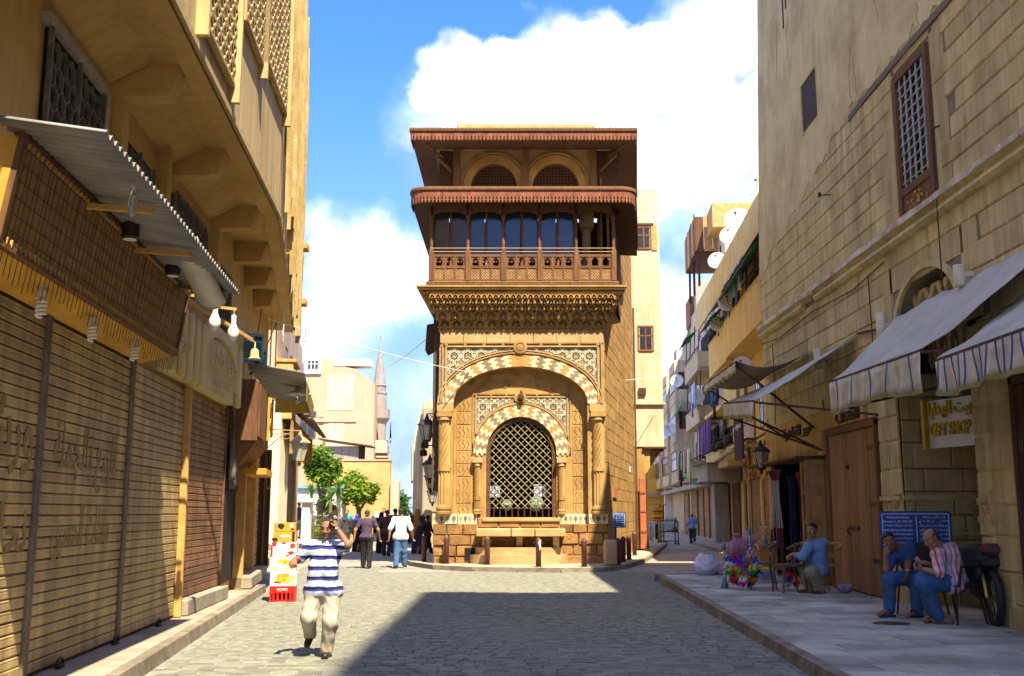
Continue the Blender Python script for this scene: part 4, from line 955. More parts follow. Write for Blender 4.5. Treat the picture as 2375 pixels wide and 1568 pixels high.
# corrugated awning on top of the sign
aw_ = TF('corrugated_awning', 'grey corrugated metal awning sheet above the reed sign', 'awning', LF)
b = MB(); nu = 240
def cw(u, v):
 U = 7.7 + 5.95 * u; return (U, -.50 - .84 * v, 4.80 - .10 * v + .030 * math.sin(u * 2 * math.pi * 44) + .02 * math.sin(u * 5))
b.grid(cw, nu * 2, 2); b.build('sheet', ZINC, aw_, True, solid=.004)
for k, u in enumerate((9.6, 11.3, 13.2)):
 MB().bar((u, -.1, 4.68), (u, -1.22, 4.62), .06, .05).build('support_arm', LWD if k < 2 else WBR, aw_)
SCK = mat('lamp_socket', (.55, .56, .53), None, 6, 0, rough=.4); FRO = mat('frosted_bulb', (.85, .83, .78), (.8, .78, .72), 4, 0, rough=.3, spec=.5)
def bulb(kind, fr, u, off, z, label, arm=None):
 """kinds: tube (long clear discharge lamp), cfl (spiral), oval (frosted); hung so that its foot is at z"""
 t = T('hanging_bulb', label, 'light bulb', fr.w(u, -off, z), fr.a, 'bare bulbs hung along the shopfronts')
 if kind == 'tube':
  MB().lathe([(.035, .26), (.04, .28), (.04, .37), (.02, .39)], 12).build('socket', SCK, t)
  MB().lathe([(.012, 0), (.032, .02), (.034, .10), (.042, .14), (.034, .18), (.03, .26)], 12).build('glass', CLG, t, True); top = .39
 elif kind == 'cfl':
  P = [(.042 * math.cos(q * .5), .042 * math.sin(q * .5), .01 + .17 * q / 56) for q in range(57)]
  MB().tube(P, .014, 6).build('spiral_tube', FRO, t, True)
  MB().lathe([(.05, .19), (.05, .25), (.035, .28), (.035, .33), (.02, .34)], 12).build('base', mat('cfl_base', (.62, .55, .42), None, 5, 0), t)
  MB().lathe([(.03, .42), (.10, .455), (.105, .465), (.02, .47)], 14).build('ceiling_rose', WHP, t); top = .47
 else:
  MB().lathe([(.02, 0), (.055, .03), (.082, .09), (.078, .15), (.05, .21), (.034, .25)], 14).build('glass', FRO, t, True)
  MB().lathe([(.036, .25), (.038, .36), (.02, .38)], 12).build('socket', WHP, t); top = .38
 MB().tube([(0, 0, top), (.01, 0, top + .08)], .006, 5).build('cord', mat('yellow_cord', (.5, .36, .12), None, 4, 0), t)
 if arm: MB().bar((-arm[0], off - .0 if arm[1] else arm[2], top + .10 + arm[3]), (.03, -.03, top + .09), .035, .04).build('wooden_arm', LWD, t)
 return t
for (px, py, off, kind, lab, arm) in ((93, 737, .33, 'cfl', 'spiral bulb hanging under the near end of the reed sign, leftmost of three', None), (213, 792, .33, 'cfl', 'spiral bulb hanging under the middle of the reed sign', None), (310, 837, .33, 'cfl', 'spiral bulb hanging under the far end of the reed sign', None),
  (305, 503, 1.16, 'tube', 'long clear bulb hanging from an orange stick below the corrugated awning', (.02, True, 0, .02)), (508, 708, .85, 'tube', 'long clear bulb hanging beside the tilted floodlight reflector', (.02, True, 0, .06)),
  (497, 766, .9, 'oval', 'smaller-looking frosted oval bulb on the twin-lamp stick above the cream sign', (.02, True, 0, .05)), (540, 790, 1.05, 'oval', 'frosted oval bulb at the tip of the twin-lamp stick, lower one', (.02, True, 0, .10))):
 u, z = LF.px(px, py, off); bulb(kind, LF, u, off, z, lab, arm)
u, z = LF.px(455, 615, 1.0)
fl = T('floodlight_reflector', 'grey trough-shaped floodlight reflector tilted under the corrugated awning', 'floodlight', LF.w(u, -1.0, z), LF.a)
b = MB(); b.grid(lambda a, c: ((a - .5) * 1.9, -.22 * math.cos(c * math.pi) , .05 - .22 * math.sin(c * math.pi)), 6, 8); o = b.build('trough', mat('grey_enamel', (.55, .53, .46), (.42, .40, .33), 4, .1, rough=.4), fl, True, solid=.01); o.rotation_euler = (R(35), R(12), 0)
b = MB().lathe([(.22, 0), (.2, .02), (.03, .03)], 16); o = b.build('end_cap', mat('grey_enamel2', (.6, .57, .48), None, 4, 0), fl); o.rotation_euler = (0, R(102), 0); o.location = (.95, 0, -.18)
MB().bar((-.7, 0, .1), (-.2, .25, .45), .06, .01).bar((-.2, .25, .45), (.2, .1, .2), .06, .01).build('bracket', ZINC, fl)
for (px, py) in ((520, 555), (690, 640)):   # small dark spotlights under the awning
 u, z = LF.px(px * .58, py, .75); s = T('spotlight', 'small dark spotlight under the corrugated awning, ' + ('nearer' if px < 600 else 'farther') + ' one', 'spotlight', LF.w(u, -.75, z), LF.a)
 MB().lathe([(.05, 0), (.09, .02), (.09, .16), (.04, .22)], 12).build('body', IRN, s); MB().lathe([(.07, -.004), (.06, .004)], 12).build('lens', FRO, s); MB().bar((0, 0, .2), (0, .5, .34), .035).build('arm', RST, s)
# cream shop sign with cut-out Arabic letters
cs = TF('cream_shop_sign', 'cream arched shop sign with raised Arabic letters above the rust-brown shutter', 'sign', LF)
MB().box(15.0, 20.1, -.20, .05, 3.80, 4.72).build('board', SGN, cs)
for u, w in ((15.3, .16), (15.75, .18), (16.2, .18), (16.68, .22), (19.98, .26)): MB().cbox(u - w / 2, u + w / 2, -.30, -.19, 3.74, 4.78 + (.1 if u > 19 else 0), .03).build('half_column', SGN, cs)
ar = arch(18.33, 4.28, 1.42, .52, 20)
MB().ring([(16.8, 4.0), (16.8, 4.3)] + [(x, 4.95 if 17 < x < 19.7 else 4.75) for x, z in ar[1:-1]] + [(19.86, 4.3), (19.86, 4.0)], [(16.92, 4.0)] + ar + [(19.74, 4.0)], -.26, -.2).build('arch_board', SGN, cs)
LTR = mat('cutout_letters', (.62, .46, .20), None, 5, 0)
text('raised_letters', arab('خان الخليلي'), LTR, cs, (18.45, -.28, 4.35), (0, 0, 0), 2.3, .42, .03, .01)
text('raised_letters', arab('للنحاس'), LTR, cs, (18.3, -.27, 3.96), (0, 0, 0), 1.3, .22, .03, .01)
text('raised_letters', arab('معرض'), LTR, cs, (15.0, -.33, 4.2), (0, 0, 0), .9, .3, .03, .01)
# lamp arm beyond the cream sign
u, z = LF.px(590, 832, .9)
t = T('bell_lamp', 'small cream bell-shaped lamp on a long stick beyond the cream sign', 'lamp', LF.w(u, -.9, z), LF.a)
MB().lathe([(.11, 0), (.08, .02), (.07, .14), (.03, .18)], 12).build('shade', SGN, t); MB().tube([(0, 0, .18), (.02, 0, .28), (-.02, .05, .33), (-.08, .08, .3)], .012, 5).build('hook', SGN, t); MB().bar((-.05, .05, .32), (-2.3, .75, .62), .05, .06).build('wooden_arm', LWD, t)
# teal air conditioners under the overhang
TEA = mat('teal_metal', (.16, .36, .36), (.12, .29, .29), 3, .05, rough=.5)
def ac(name, label, p, rz, s=1.0, m=TEA, bracket=True, fan=False, grp=None):
 t = T(name, label, 'air conditioner', p, rz, grp)
 MB().cbox(-.42 * s, .42 * s, -.16 * s, .16 * s, 0, .62 * s, .015).build('casing', m, t)
 g = MB()
 if fan:
  MB().tube([(.08 * s + .24 * s * math.cos(q * .33), -.165 * s, .31 * s + .24 * s * math.sin(q * .33)) for q in range(20)], .012, 5).build('fan_guard', IRN, t)
  for q in range(5): g.bar((.08 * s - .22 * s, -.165 * s, (.15 + .08 * q) * s), (.30 * s, -.165 * s, (.15 + .08 * q) * s), .008)
 else:
  for q in range(7): g.box(-.36 * s, .36 * s, -.168 * s, -.16 * s, (.08 + .05 * q) * s, (.10 + .05 * q) * s)
 g.build('vent_slats', IRN, t)['kind'] = 'stuff'
 MB().box(.2 * s, .36 * s, -.166 * s, -.15 * s, .47 * s, .55 * s).build('label_plate', IRN, t)
 if bracket:
  for x in (-.3 * s, .3 * s): MB().bar((x, -.2 * s, -.02), (x, .3 * s, -.02), .04).bar((x, -.2 * s, -.02), (x, .3 * s, -.25), .03).build('bracket', RST, t)
 return t
for (px, py, off, s, lab) in ((562, 838, .55, 1.05, 'upper teal air conditioner under the house overhang'), (577, 865, .55, .95, 'lower teal air conditioner hung below its twin on the same wall')):
 d = ray(px, py); Y = 23.5 if py < 850 else 25.0; p = aty(px, py, Y); ac('air_conditioner', lab, p, LF.a - R(60), s, grp='teal air conditioners on the left')
# ------------------------------------------------------------ the palace on the right
PF = Frame(7.1, 30, -math.pi / 2)
pal = TF('stone_palace', 'tall tan stone palace with barred upper window and arched portal along the right pavement', 'historic building', PF)
UEND = 46; SE = [(0, 8.25), (1.2, 8.4), (3.2, 8.9), (5.4, 9.2), (7.4, 9.75), (9.2, 10.05), (11, 10.15), (14, 10.12), (17, 10.2), (UEND, 10.2)]
PU0, PU1, PZS, PZT = 10.95, 14.05, 4.7, 5.9
def stucco_z(u):
 for (a, za_), (b, zb_) in zip(SE, SE[1:]):
  if a <= u <= b: return za_ + (zb_ - za_) * (u - a) / (b - a)
 return 10.2
ha = [((PU0 + PU1) / 2 - 1.42 * math.cos(math.pi * i / 20), PZS + (PZT - PZS) * math.sin(math.pi * i / 20) ** .85) for i in range(21)]
w = MB()
w.box(.95, 1.25, .02, 8, 0, 10.3).box(6.35, PU0, .02, 8, 0, 10.3).box(1.25, 6.35, .02, 8, 3.05, 10.3).box(PU1, UEND, .02, 8, 0, 10.3); w.ring([(u, 6.85) for u, z in ha], ha, .02, .5); w.box(PU0, ha[0][0] , .021, .5, PZS, 6.85).box(ha[-1][0], PU1, .021, .5, PZS, 6.85).box(PU0, 11.72, .02, .5, 6.85, 10.3).box(13.28, PU1, .02, .5, 6.85, 10.3).box(11.72, 13.28, .02, .5, 9.68, 10.3).box(11.72, 13.28, .02, .5, 6.85, 6.94)
w.box(PU0, PU1, 1.45, 8, 0, 10.3).box(PU0, PU1, .5, 1.45, PZT, 10.3)
w.build('wall', PJT, pal)
up = MB(); rj = random.Random(4)
edge = []
u = .95
while u < UEND: edge.append((u, stucco_z(u) + rj.uniform(-.16, .16))); u += .22
edge.append((UEND, 10.2)); up.prism(edge + [(UEND, 17.6), (2.2, 17.6)], -.024, .3); up.build('stucco_face', PSC, pal)
MB().hexa([(1.2, .3, 10.3), (UEND, .3, 10.3), (UEND, 8, 10.3), (1.2, 8, 10.3), (2.2, .3, 17.6), (UEND, .3, 17.6), (UEND, 8, 17.6), (2.2, 8, 17.6)]).build('upper_wall', PSC, pal)
MB().box(26.0, UEND, 0, 8, 17.61, 34.0).build('unseen_upper_block', PSC, pal)  # unseen taller block, placed and sized to cast the shadow over the road
OPEN = [(1.25, 6.35, .1, 4.0), (6.65, 9.85, .1, 3.62), (6.35, 9.3, 3.0, 4.0), (PU0, PU1, 0, PZS), (11.0, 14.0, PZS, PZT + .1), (11.65, 13.36, 6.9, 9.75), (15.32, 17.6, .1, 3.68), (0, 1.3, 3.0, 3.9)]
def pskip(a, b, c, d):
 if d > min(stucco_z(a), stucco_z(b)) + .55: return True
 return any(a < q[1] - .02 and b > q[0] + .02 and c < q[3] - .02 and d > q[2] + .02 for q in OPEN)
masonry(pal, PST, .95, 17.8, .0, 6.62, .40, .72, .020, .07, skip=pskip, limit=180, gap=.008, near=lambda s: abs(s[0] - 13.5))
masonry(pal, PST, .95, 17.8, 6.95, 10.6, .37, .70, .016, .07, skip=pskip, limit=110, gap=.008, near=lambda s: abs(s[0] - 13))
# filler pieces that close the gaps left round the openings
fl_ = MB()
for (a, b, c, d) in ((9.86, PU0, .0, 4.7), (PU1, 15.3, .0, 4.7), (6.36, 6.64, .0, 3.0), (.95, 1.24, 0, 3.0), (9.3, 10.9, 3.62, 4.6), (10.6, 11.7, 6.95, 9.9), (13.37, 13.9, 6.95, 9.9), (11.5, 13.5, 9.8, 10.1), (10.3, 11.0, 4.6, 6.6), (14.0, 14.6, 4.6, 6.6), (10.9, 14.1, 5.8, 6.6), (6.3, 9.9, 3.9, 4.4), (1.2, 6.4, 4.0, 4.4), (15.3, 17.7, 3.68, 4.2)):
 fl_.box(a, b, .004, .03, c, d)
fl_.build('infill_masonry', PST, pal)['kind'] = 'stuff'
def pfill(a, b, c, d, n, name='jamb_stone', y=0.0, par=None, course=.5, m=PST, proud=.03):
 z = c; k = 0
 while z < d - .05:
  h = min(course * random.uniform(.9, 1.1), d - z); us_ = [a, b] if b - a < .9 else [a] + sorted(a + (b - a) * (q + (.5 if k % 2 else .25 )) / n for q in range(n)) + [b]
  for ua, ub_ in zip(us_, us_[1:]):
   if ub_ - ua > .05: inst(name, stone_mesh(random.randrange(5), m), par or pal, (ua + .006, y - proud - jit(.006), z + .006), (0, 0, 0), (ub_ - ua - .012, .07, h - .012))
  z += h; k += 1
pfill(9.9, PU0, 0, 4.62, 1); pfill(PU1, 15.28, 0, 4.62, 2, course=.48)
# recess of the portal: side wall facing the street, back wall
rs = MB().box(0, 1.45, -.0, .02, 0, PZT).build('portal_side_wall', PJT, pal, loc=(PU0, 0, 0), rz=math.pi / 2)
pfill(.02, 1.45, 0, 4.3, 2, y=0, par=rs, course=.44, name='stone_block')
bk = MB().box(PU0, PU1, 1.43, 1.449, 0, PZT).build('portal_back_wall', PJT, pal)
pfill(PU0 + .02, PU1, 0, 3.1, 4, y=1.43, par=bk, course=.46, name='stone_block')
pfill(PU0 + .02, PU1, 3.1, 4.4, 4, y=1.43, par=bk, course=.46, name='stone_block')
MB().box(-.03, 1.4, -.085, -.03, 1.98, 2.07).box(-.03, 1.4, -.10, -.03, 1.36, 1.41).build('string_course', PST, rs)
MB().box(9.95, PU0 + .02, -.10, -.03, 1.36, 1.41).box(9.95, PU0 + .02, -.09, -.03, 1.98, 2.06).build('string_course', PST, pal)
def carved(parent, u0, u1, z0, z1, y, seed):
 rr = random.Random(seed); b = MB()
 for k in range(int((u1 - u0) * (z1 - z0) * 60)):
  x, z = rr.uniform(u0, u1), rr.uniform(z0, z1); a = rr.uniform(0, 6); l = rr.uniform(.06, .13)
  pts = [(max(u0, min(u1, x + l * q / 5 * math.cos(a + q * .45))), y - .012, max(z0, min(z1, z + l * q / 5 * math.sin(a + q * .45)))) for q in range(6)]; b.tube(pts, .014, 4)
 tag(b.build('carved_panel', PST, parent), kind='stuff')
carved(rs, .1, .45, 1.45, 1.95, -.05, 1); carved(rs, 1.0, 1.4, 1.45, 1.95, -.05, 2); carved(pal, 10.2, 10.85, 1.45, 1.95, -.05, 3); carved(pal, 14.1, 14.55, 1.6, 2.15, -.05, 4)
# hood of the portal: tiers of pointed niches stepping inwards
for (za_, h, y0, n, sh) in ((5.05, .62, .25, 5, 0), (4.52, .55, .62, 6, .5), (4.05, .48, .98, 7, 0)):
 w_ = 2.75 / n
 for i in range(n):
  u = 11.13 + w_ * (i + .5); me = niche_mesh(w_, h); o = inst('hood_niche', me.copy() if False else me, pal, (u, y0, za_)); o.data.materials[0] = SST
 MB().box(11.0, 14.0, y0 + .07, 1.44, za_, za_ + h + .02).build('hood_tier', PJT, pal)
for o in pal.children:
 if o.name.startswith('hood_niche'):
  o.material_slots[0].link = 'OBJECT'; o.material_slots[0].material = PST
ah = MB(); ah.ring([(u + (u - 12.5) * .06, z + .10) for u, z in ha], ha, -.05, .05); ah.build('portal_arch_moulding', PST, pal)
# moulding along the wall, broken in places
WSH = mat('lime_washed_stone', (.58, .54, .44), (.36, .31, .22), 2.2, .4, bs=10, lo=.42, hi=.58)
u = .9; k = 0
while u < 18:
 l = random.uniform(.8, 1.5); b_ = min(u + l, 18); brk = 4.6 < u < 5.9
 b = MB(); pr = [(0, 6.94), (-.10, 6.92), (-.12, 6.84), (-.05, 6.79), (-.05, 6.76), (-.10, 6.72), (-.12, 6.65), (-.08, 6.59), (0, 6.56)]
 if brk: pr = [(0, 6.96), (-.06, 6.92), (-.14, 6.88), (-.13, 6.80), (-.04, 6.74), (0, 6.72)]
 n = len(pr); b.add([(u + .01, y * 1.15 + jit(.006), z + jit(.006)) for y, z in pr] + [(b_ - .01, y * 1.15 + jit(.006), z + jit(.006)) for y, z in pr], [(i, i + 1, n + i + 1, n + i) for i in range(n - 1)] + [tuple(range(n - 1, -1, -1)), tuple(range(n, 2 * n))])
 b.build('moulding_stone', PST, pal)
 b = MB(); b.hexa([(u + .01, -.15 + jit(.01), 6.85 + jit(.015)), (b_ - .01, -.15 + jit(.01), 6.85 + jit(.015)), (b_ - .01, 0, 6.85), (u + .01, 0, 6.85), (u + .01, -.14, 6.96 + jit(.02)), (b_ - .01, -.14, 6.96 + jit(.02)), (b_ - .01, 0, 7.0), (u + .01, 0, 7.0)]); b.build('lime_capping', WSH, pal)
 u = b_; k += 1
# weathered timber bonded in the wall
bt = MB(); pts = [(9.2, 9.93), (10.2, 9.98), (11.2, 9.99), (12.5, 10.0), (14.2, 9.97), (17, 10.0)]
for (a, za_), (b_, zb_) in zip(pts, pts[1:]): bt.hexa([(a, -.035, za_ - .07), (b_, -.035, zb_ - .07), (b_, .02, zb_ - .07), (a, .02, za_ - .07), (a, -.03, za_ + .06), (b_, -.03, zb_ + .06), (b_, .02, zb_ + .06), (a, .02, za_ + .06)])
bt.build('bond_timber', mat('weathered_timber', (.20, .17, .13), (.11, .09, .065), 4, .5, stretch=(1, .5, 10)), pal)
# barred window with carved wooden panel
bw = MB().box(11.70, 11.86, -.045, .04, 6.92, 9.7).box(13.16, 13.30, -.045, .04, 6.92, 9.7).box(11.86, 13.16, -.045, .04, 9.56, 9.7).box(11.86, 13.16, -.04, .04, 7.38, 7.52).box(11.86, 13.16, -.04, .04, 6.92, 7.02).build('barred_window', WBR, pal)
MB().box(11.86, 13.16, .20, .22, 7.5, 9.6).build('window_pane', GLS, bw); MB().box(11.86, 13.16, -.012, .02, 7.0, 7.4).build('wooden_panel', WBR, bw)
carved(bw, 12.1, 12.95, 7.06, 7.34, -.014, 7)
for o in bw.children:
 if o.get('kind') == 'stuff': o.data.materials[0] = LWD
MB().box(11.86, 12.1, .10, .19, 7.5, 9.6).box(12.46, 12.52, .13, .19, 7.5, 9.6).box(11.87, 13.15, .13, .188, 8.5, 8.58).build('window_sash', WBR, bw)
VRD = mat('verdigris_bar', (.36, .38, .33), (.24, .26, .23), 9, .1, rough=.5, metal=.3)
for i in range(5): u = 12.0 + i * .255; MB().tube([(u, -.0, 7.5), (u, 0, 9.58)], .022, 6).build('window_bar', VRD, bw)
for k in range(11):
 z = 7.62 + k * .178; b = MB().tube([(11.84, 0, z), (13.18, 0, z)], .016, 6)
 for i in range(5): u = 12.0 + i * .255; b.lathe([(.01, -.04), (.036, -.02), (.036, .02), (.01, .04)], 6, (u, 0, z))
 b.build('window_bar', VRD, bw)
MB().box(6.0, 7.1, -.034, .02, 10.85, 12.0).build('small_window', mat('dark_shutter', (.07, .055, .045), None, 5, .2), pal)
MB().box(5.93, 6.0, -.07, .02, 10.8, 12.05).box(6.0, 7.1, -.06, .02, 12.0, 12.06).build('window_reveal', PSC, pal)
for (u, z) in ((4.6, 15.2), (4.9, 15.6), (5.25, 15.9)): MB().box(u, u + .1, -.034, .01, z - 1.0, z + .5).build('wall_slit', BLK, pal)
# things fixed to the wall
for (px, py0, py1, lab) in ((2042, 725, 785, 'cream tube light fixed between the two nearer awnings'), (2224, 615, 665, 'cream tube light high above the largest grey awning'), (1896, 808, 856, 'cream tube light half hidden behind the narrow folded awning')):
 u, z1 = PF.px(px, py0, .2); z0 = PF.px(px, py1, .2)[1]; t = T('tube_light', lab, 'wall lamp', PF.w(u, -.2, z0), PF.a, 'cream tube lights on the palace wall'); h = z1 - z0
 MB().lathe([(.088, 0), (.09, .01), (.09, h - .01), (.085, h)], 16).lathe([(.07, -.015), (.07, 0)], 12).build('body', mat('cream_metal', (.66, .60, .42), None, 4, .03, rough=.5), t, True); MB().box(.02, .08, .05, .21, h * .4, h * .4 + .08).box(-.24, -.06, -.0, .02, h * .6, h * .6 + .05).build('bracket', mat('cream_metal', (1, 1, 1)), t)
tr_ = T('rod', 'thin dark rod hanging down the palace wall from a hook beside the barred window', 'rod', PF.w(13.55, -.13, 5.3), PF.a); MB().tube([(0, 0, 0), (0, 0, 2.75)], .012, 5).lathe([(.03, 0), (.03, .06)], 6).build('shaft', RST, tr_)
for b_ in (1.2,): MB().tube([(0, 0, 2.75), (.05, .12, 2.78)], .02, 5).build('hook', RST, tr_)
q = PF.px(1908, 452, .2); t = T('wall_spike', 'short iron spike lamp bracket sticking out of the palace stonework', 'bracket', PF.w(q[0], -.25, q[1]), PF.a); MB().tube([(0, .25, 0), (0, 0, 0)], .015, 5).box(-.04, .04, -.05, 0, -.05, .05).build('spike', IRN, t)
cbm = mat('wall_cable', (.09, .075, .06), None, 4, 0)
for k, pts in enumerate((((1.0, 6.45), (3, 6.3), (6, 6.42), (9, 6.3), (10.8, 6.45)), ((9.9, 6.4), (9.95, 5.2), (9.85, 4.1)), ((2.2, 6.3), (2.3, 5.4), (2.2, 4.1)))):
 MB().tube([(u, -.05, z) for u, z in pts], .014, 5).build('cable', cbm, pal)
cr_l = MB(); r_ = random.Random(14)
for k in range(14):
 u, z = r_.uniform(2.5, 16), r_.uniform(10.6, 16.5); P = [(u, -.026, z)]
 for q in range(r_.randint(3, 8)): u += r_.uniform(-.16, .16); z -= r_.uniform(.08, .3); P.append((u, -.026, z))
 cr_l.tube(P, .0045, 3)
tag(cr_l.build('plaster_crack', mat('crack_dark', (.16, .12, .07), None, 4, 0), pal), kind='stuff')
# closed plank door
WDR = mat('plank_wood', (.38, .21, .09), (.22, .11, .045), 2.2, .3, stretch=(9, 9, .6), bs=10, rnd=.22, lo=.3, hi=.7)
dr = TF('plank_door', 'closed tall brown plank door with a bolt behind the sitting men', 'door', PF)
MB().box(6.72, 9.82, .03, .08, .12, 3.55).build('backing', WDK, dr)
u = 6.78
while u < 9.75: w_ = random.uniform(.2, .3); w_ = min(w_, 9.78 - u); MB().cbox(u + .003, u + w_ - .003, -.05 - jit(.006), .03, .16 + abs(jit(.03)), 3.42, .006).build('plank', WDR, dr); u += w_
MB().cbox(6.68, 6.78, -.09, .05, .12, 3.55, .015).cbox(9.76, 9.86, -.09, .05, .12, 3.55, .015).cbox(6.68, 9.86, -.10, .05, 3.43, 3.58, .015).build('door_frame', WBR, dr)
MB().cbox(8.05, 8.6, -.085, -.05, 1.42, 1.48, .008).tube([(8.1, -.1, 1.46), (8.08, -.14, 1.4), (8.1, -.1, 1.3)], .022, 5).build('bolt', IRN, dr); MB().lathe([(.05, 0), (.06, .02), (.02, .05)], 10, (0, 0, 0)).build('knocker', IRN, dr, loc=(8.05, -.06, 2.7)).rotation_euler = (math.pi / 2, 0, 0)
for z in (.8, 1.9, 3.0): MB().box(9.3, 9.7, -.07, -.05, z, z + .07).build('hinge', IRN, dr)
dd = TF('dark_door', 'dark brown wooden door cut by the right edge of the picture', 'door', PF)
MB().box(15.36, 17.6, .02, .06, .15, 3.6).build('backing', WDK, dd)
for i in range(7): MB().cbox(15.44 + .3 * i, 15.73 + .3 * i, -.03, .02, .18, 3.52, .008).build('plank', WDK, dd)
MB().cbox(15.32, 15.44, -.06, .05, .15, 3.66, .015).cbox(15.32, 17.6, -.06, .05, 3.54, 3.68, .015).build('door_frame', WDK, dd)
for z in (1.2, 2.6): MB().box(15.5, 15.62, -.05, -.03, z, z + .16).build('hinge', IRN, dd)
# the shop with its open doors, fascia and shelf
shp = TF('souvenir_shop', 'open souvenir shop front with folded wooden doors, orange-brown fascia and plank canopy', 'shop front', PF)
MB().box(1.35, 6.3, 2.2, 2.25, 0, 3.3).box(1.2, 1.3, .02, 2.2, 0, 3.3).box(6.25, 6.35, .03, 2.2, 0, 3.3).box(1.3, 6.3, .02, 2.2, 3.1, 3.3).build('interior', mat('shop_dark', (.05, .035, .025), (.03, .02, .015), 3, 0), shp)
MB().box(1.28, 6.3, .02, 2.2, .08, .155).build('shop_floor', CON, shp)
FSC = mat('fascia_board', (.60, .37, .13), (.47, .27, .08), 1.6, .15, streak=.25)
MB().cbox(1.2, 9.25, -.07, .03, 3.60, 4.02, .01).cbox(.92, 6.4, -.069, .03, 3.05, 3.598, .01).build('fascia', FSC, shp)
text('fascia_letters', arab('نور القاهرة'), IRN, shp, (4.35, -.095, 3.72), (0, 0, 0), 2.5, .34, .05, .01); text('fascia_letters', arab('للتحف'), IRN, shp, (8.3, -.095, 3.84), (0, 0, 0), 1.5, .40, .05, .01)
MB().cbox(.2, 5.9, -.55, -.07, 3.0, 3.05, .01).build('canopy_board', WBR, shp)
def leaf(u0, u1, y0, y1):
 t = MB(); A, B = Vector((u0, y0, 0)), Vector((u1, y1, 0)); 
 o = MB(); d = (B - A); L_ = d.length; ang = math.atan2(d.y, d.x)
 o.box(0, L_, 0, .04, .2, 2.95); f = o.build('door_leaf', mat('door_wood', (.42, .22, .08), (.28, .14, .05), 3, .2, rnd=.15), shp, loc=(u0, y0, 0), rz=ang)
 e = MB()
 for x in (0, L_ - .09): e.cbox(x, x + .09, -.025, .001, .2, 2.95, .008)
 for z in (.2, .85, 1.5, 2.15, 2.83): e.cbox(.09, L_ - .09, -.022, .001, z, z + .12, .008)
 e.build('door_frame', mat('door_wood', (1, 1, 1)), f); return f
leaf(1.35, 2.35, .10, -.22); leaf(5.25, 6.2, -.28, .12); leaf(6.2, 6.36, -.45, -.05)
# gift shop sign in the portal
gs = T('gift_shop_sign', 'white signboard with yellow raised letters GIFT SHOP inside the arched portal', 'sign', PF.w(0, 0, 0), PF.a)
a0, b0 = PF.px(2157, 945, -.55), PF.px(2250, 960, -.75)
ang = .32
gb_ = MB().box(0, 1.75, 0, .05, -.42, .42).build('board', WHP, gs, loc=(11.45, .34, 3.30), rz=ang)
MB().box(-.07, 0, -.10, .06, -.44, .44).build('end_strip', mat('brass_strip', (.55, .40, .06), None, 5, 0), gb_)
YEL = mat('yellow_letters', (.62, .44, .05), None, 5, 0)
text('raised_letters', 'GIFT SHOP', YEL, gb_, (.56, -.03, -.10), (0, 0, 0), .98, .23, .05, .012)
text('raised_letters', arab('بيت الهدايا'), YEL, gb_, (.58, -.03, .24), (0, 0, 0), 1.05, .30, .05, .012)
# ------------------------------------------------------------ cloth awnings
AWN = mat('grey_canvas', (.46, .45, .385), (.36, .35, .30), 1.6, .1, bs=60, rough=.9)
AWB = mat('brown_canvas', (.25, .21, .16), (.19, .155, .115), 1.5, .1)
AWV = mat('dirty_white_canvas', (.70, .66, .54), (.44, .40, .29), 2.6, .15, streak=.25)
MOS = mat('mossy_fringe', (.30, .27, .10), (.18, .17, .06), 9, .5)
def awning(label, w0, w1, f0, f1, drop, m, mv, stripesn=0, bars=(), sag=.10, name='cloth_awning'):
 """w0,w1 wall corners, f0,f1 front corners (far end, near end)"""
 t = TF(name, label, 'awning', PF, 'cloth awnings over the right pavement'); w0, w1, f0, f1 = map(Vector, (w0, w1, f0, f1))
 def fn(a, c):
  p = (w0.lerp(w1, a)).lerp(f0.lerp(f1, a), c); return (p.x, p.y, p.z - sag * math.sin(math.pi * c) * (1 + .3 * math.sin(a * 9)) - .05 * mnoise.noise(p * 1.7) - .03 * mnoise.noise(Vector((a * 17, c * 3, p.x))))
 MB().grid(fn, 48, 14).build('canopy_cloth', m, t, True, solid=.006)
 n = 60
 def vf(a, c):
  p = f0.lerp(f1, a); return (p.x + .012 * math.sin(a * 60), p.y - .07 * c * mnoise.noise(Vector((a * 19, p.x, c))) - .04 * c * math.sin(a * 47) - .02, p.z - drop * c * (1 + .16 * mnoise.noise(Vector((a * 7, 3, p.y)))))
 MB().grid(vf, n, 4).build('valance', mv, t, True, solid=.005)
 fr = MB()
 for k in range(n): a = k / n; p, q = vf(a, 1), vf((k + 1) / n, 1); fr.bar(p, q, .03, .05 + abs(jit(.02)))
 tag(fr.build('fringe', MOS, t), kind='stuff')
 for k in range(stripesn):
  a = (k + .5) / stripesn; s = MB(); P = [Vector(vf(a, c / 4)) + Vector((0, -.008, 0)) for c in range(5)]
  for p, q in zip(P, P[1:]): s.bar(p, q, .035, .004, up=(0, 1, 0))
  s.build('blue_stripe', mat('blue_stripe', (.05, .09, .32), None, 5, 0), t)
 MB().tube([f0, f1], .03, 6).build('front_bar', RST, t)
 for (a, b_) in bars: MB().bar(a, b_, .045).build('stay_bar', RST, t)
 return t
awning('largest grey awning with plain dirty white valance above the portal', (11.0, -.02, 5.3), (17.2, -.02, 5.35), (11.2, -1.3, 4.10), (15.45, -1.3, 4.02), .55, AWN, AWV, 5, (((11.3, -1.28, 3.60), (15.6, -.05, 3.70)), ((15.45, -1.3, 4.0), (16.6, -.05, 3.95))), .06)
awning('grey awning with blue striped valance, cut by the right edge of the picture', (16.0, -.02, 4.75), (21, -.02, 4.75), (15.95, -1.3, 3.80), (21, -1.3, 3.80), .46, AWN, AWV, 24, (((17.5, -1.28, 3.4), (18.4, -.05, 3.3)),), .04)
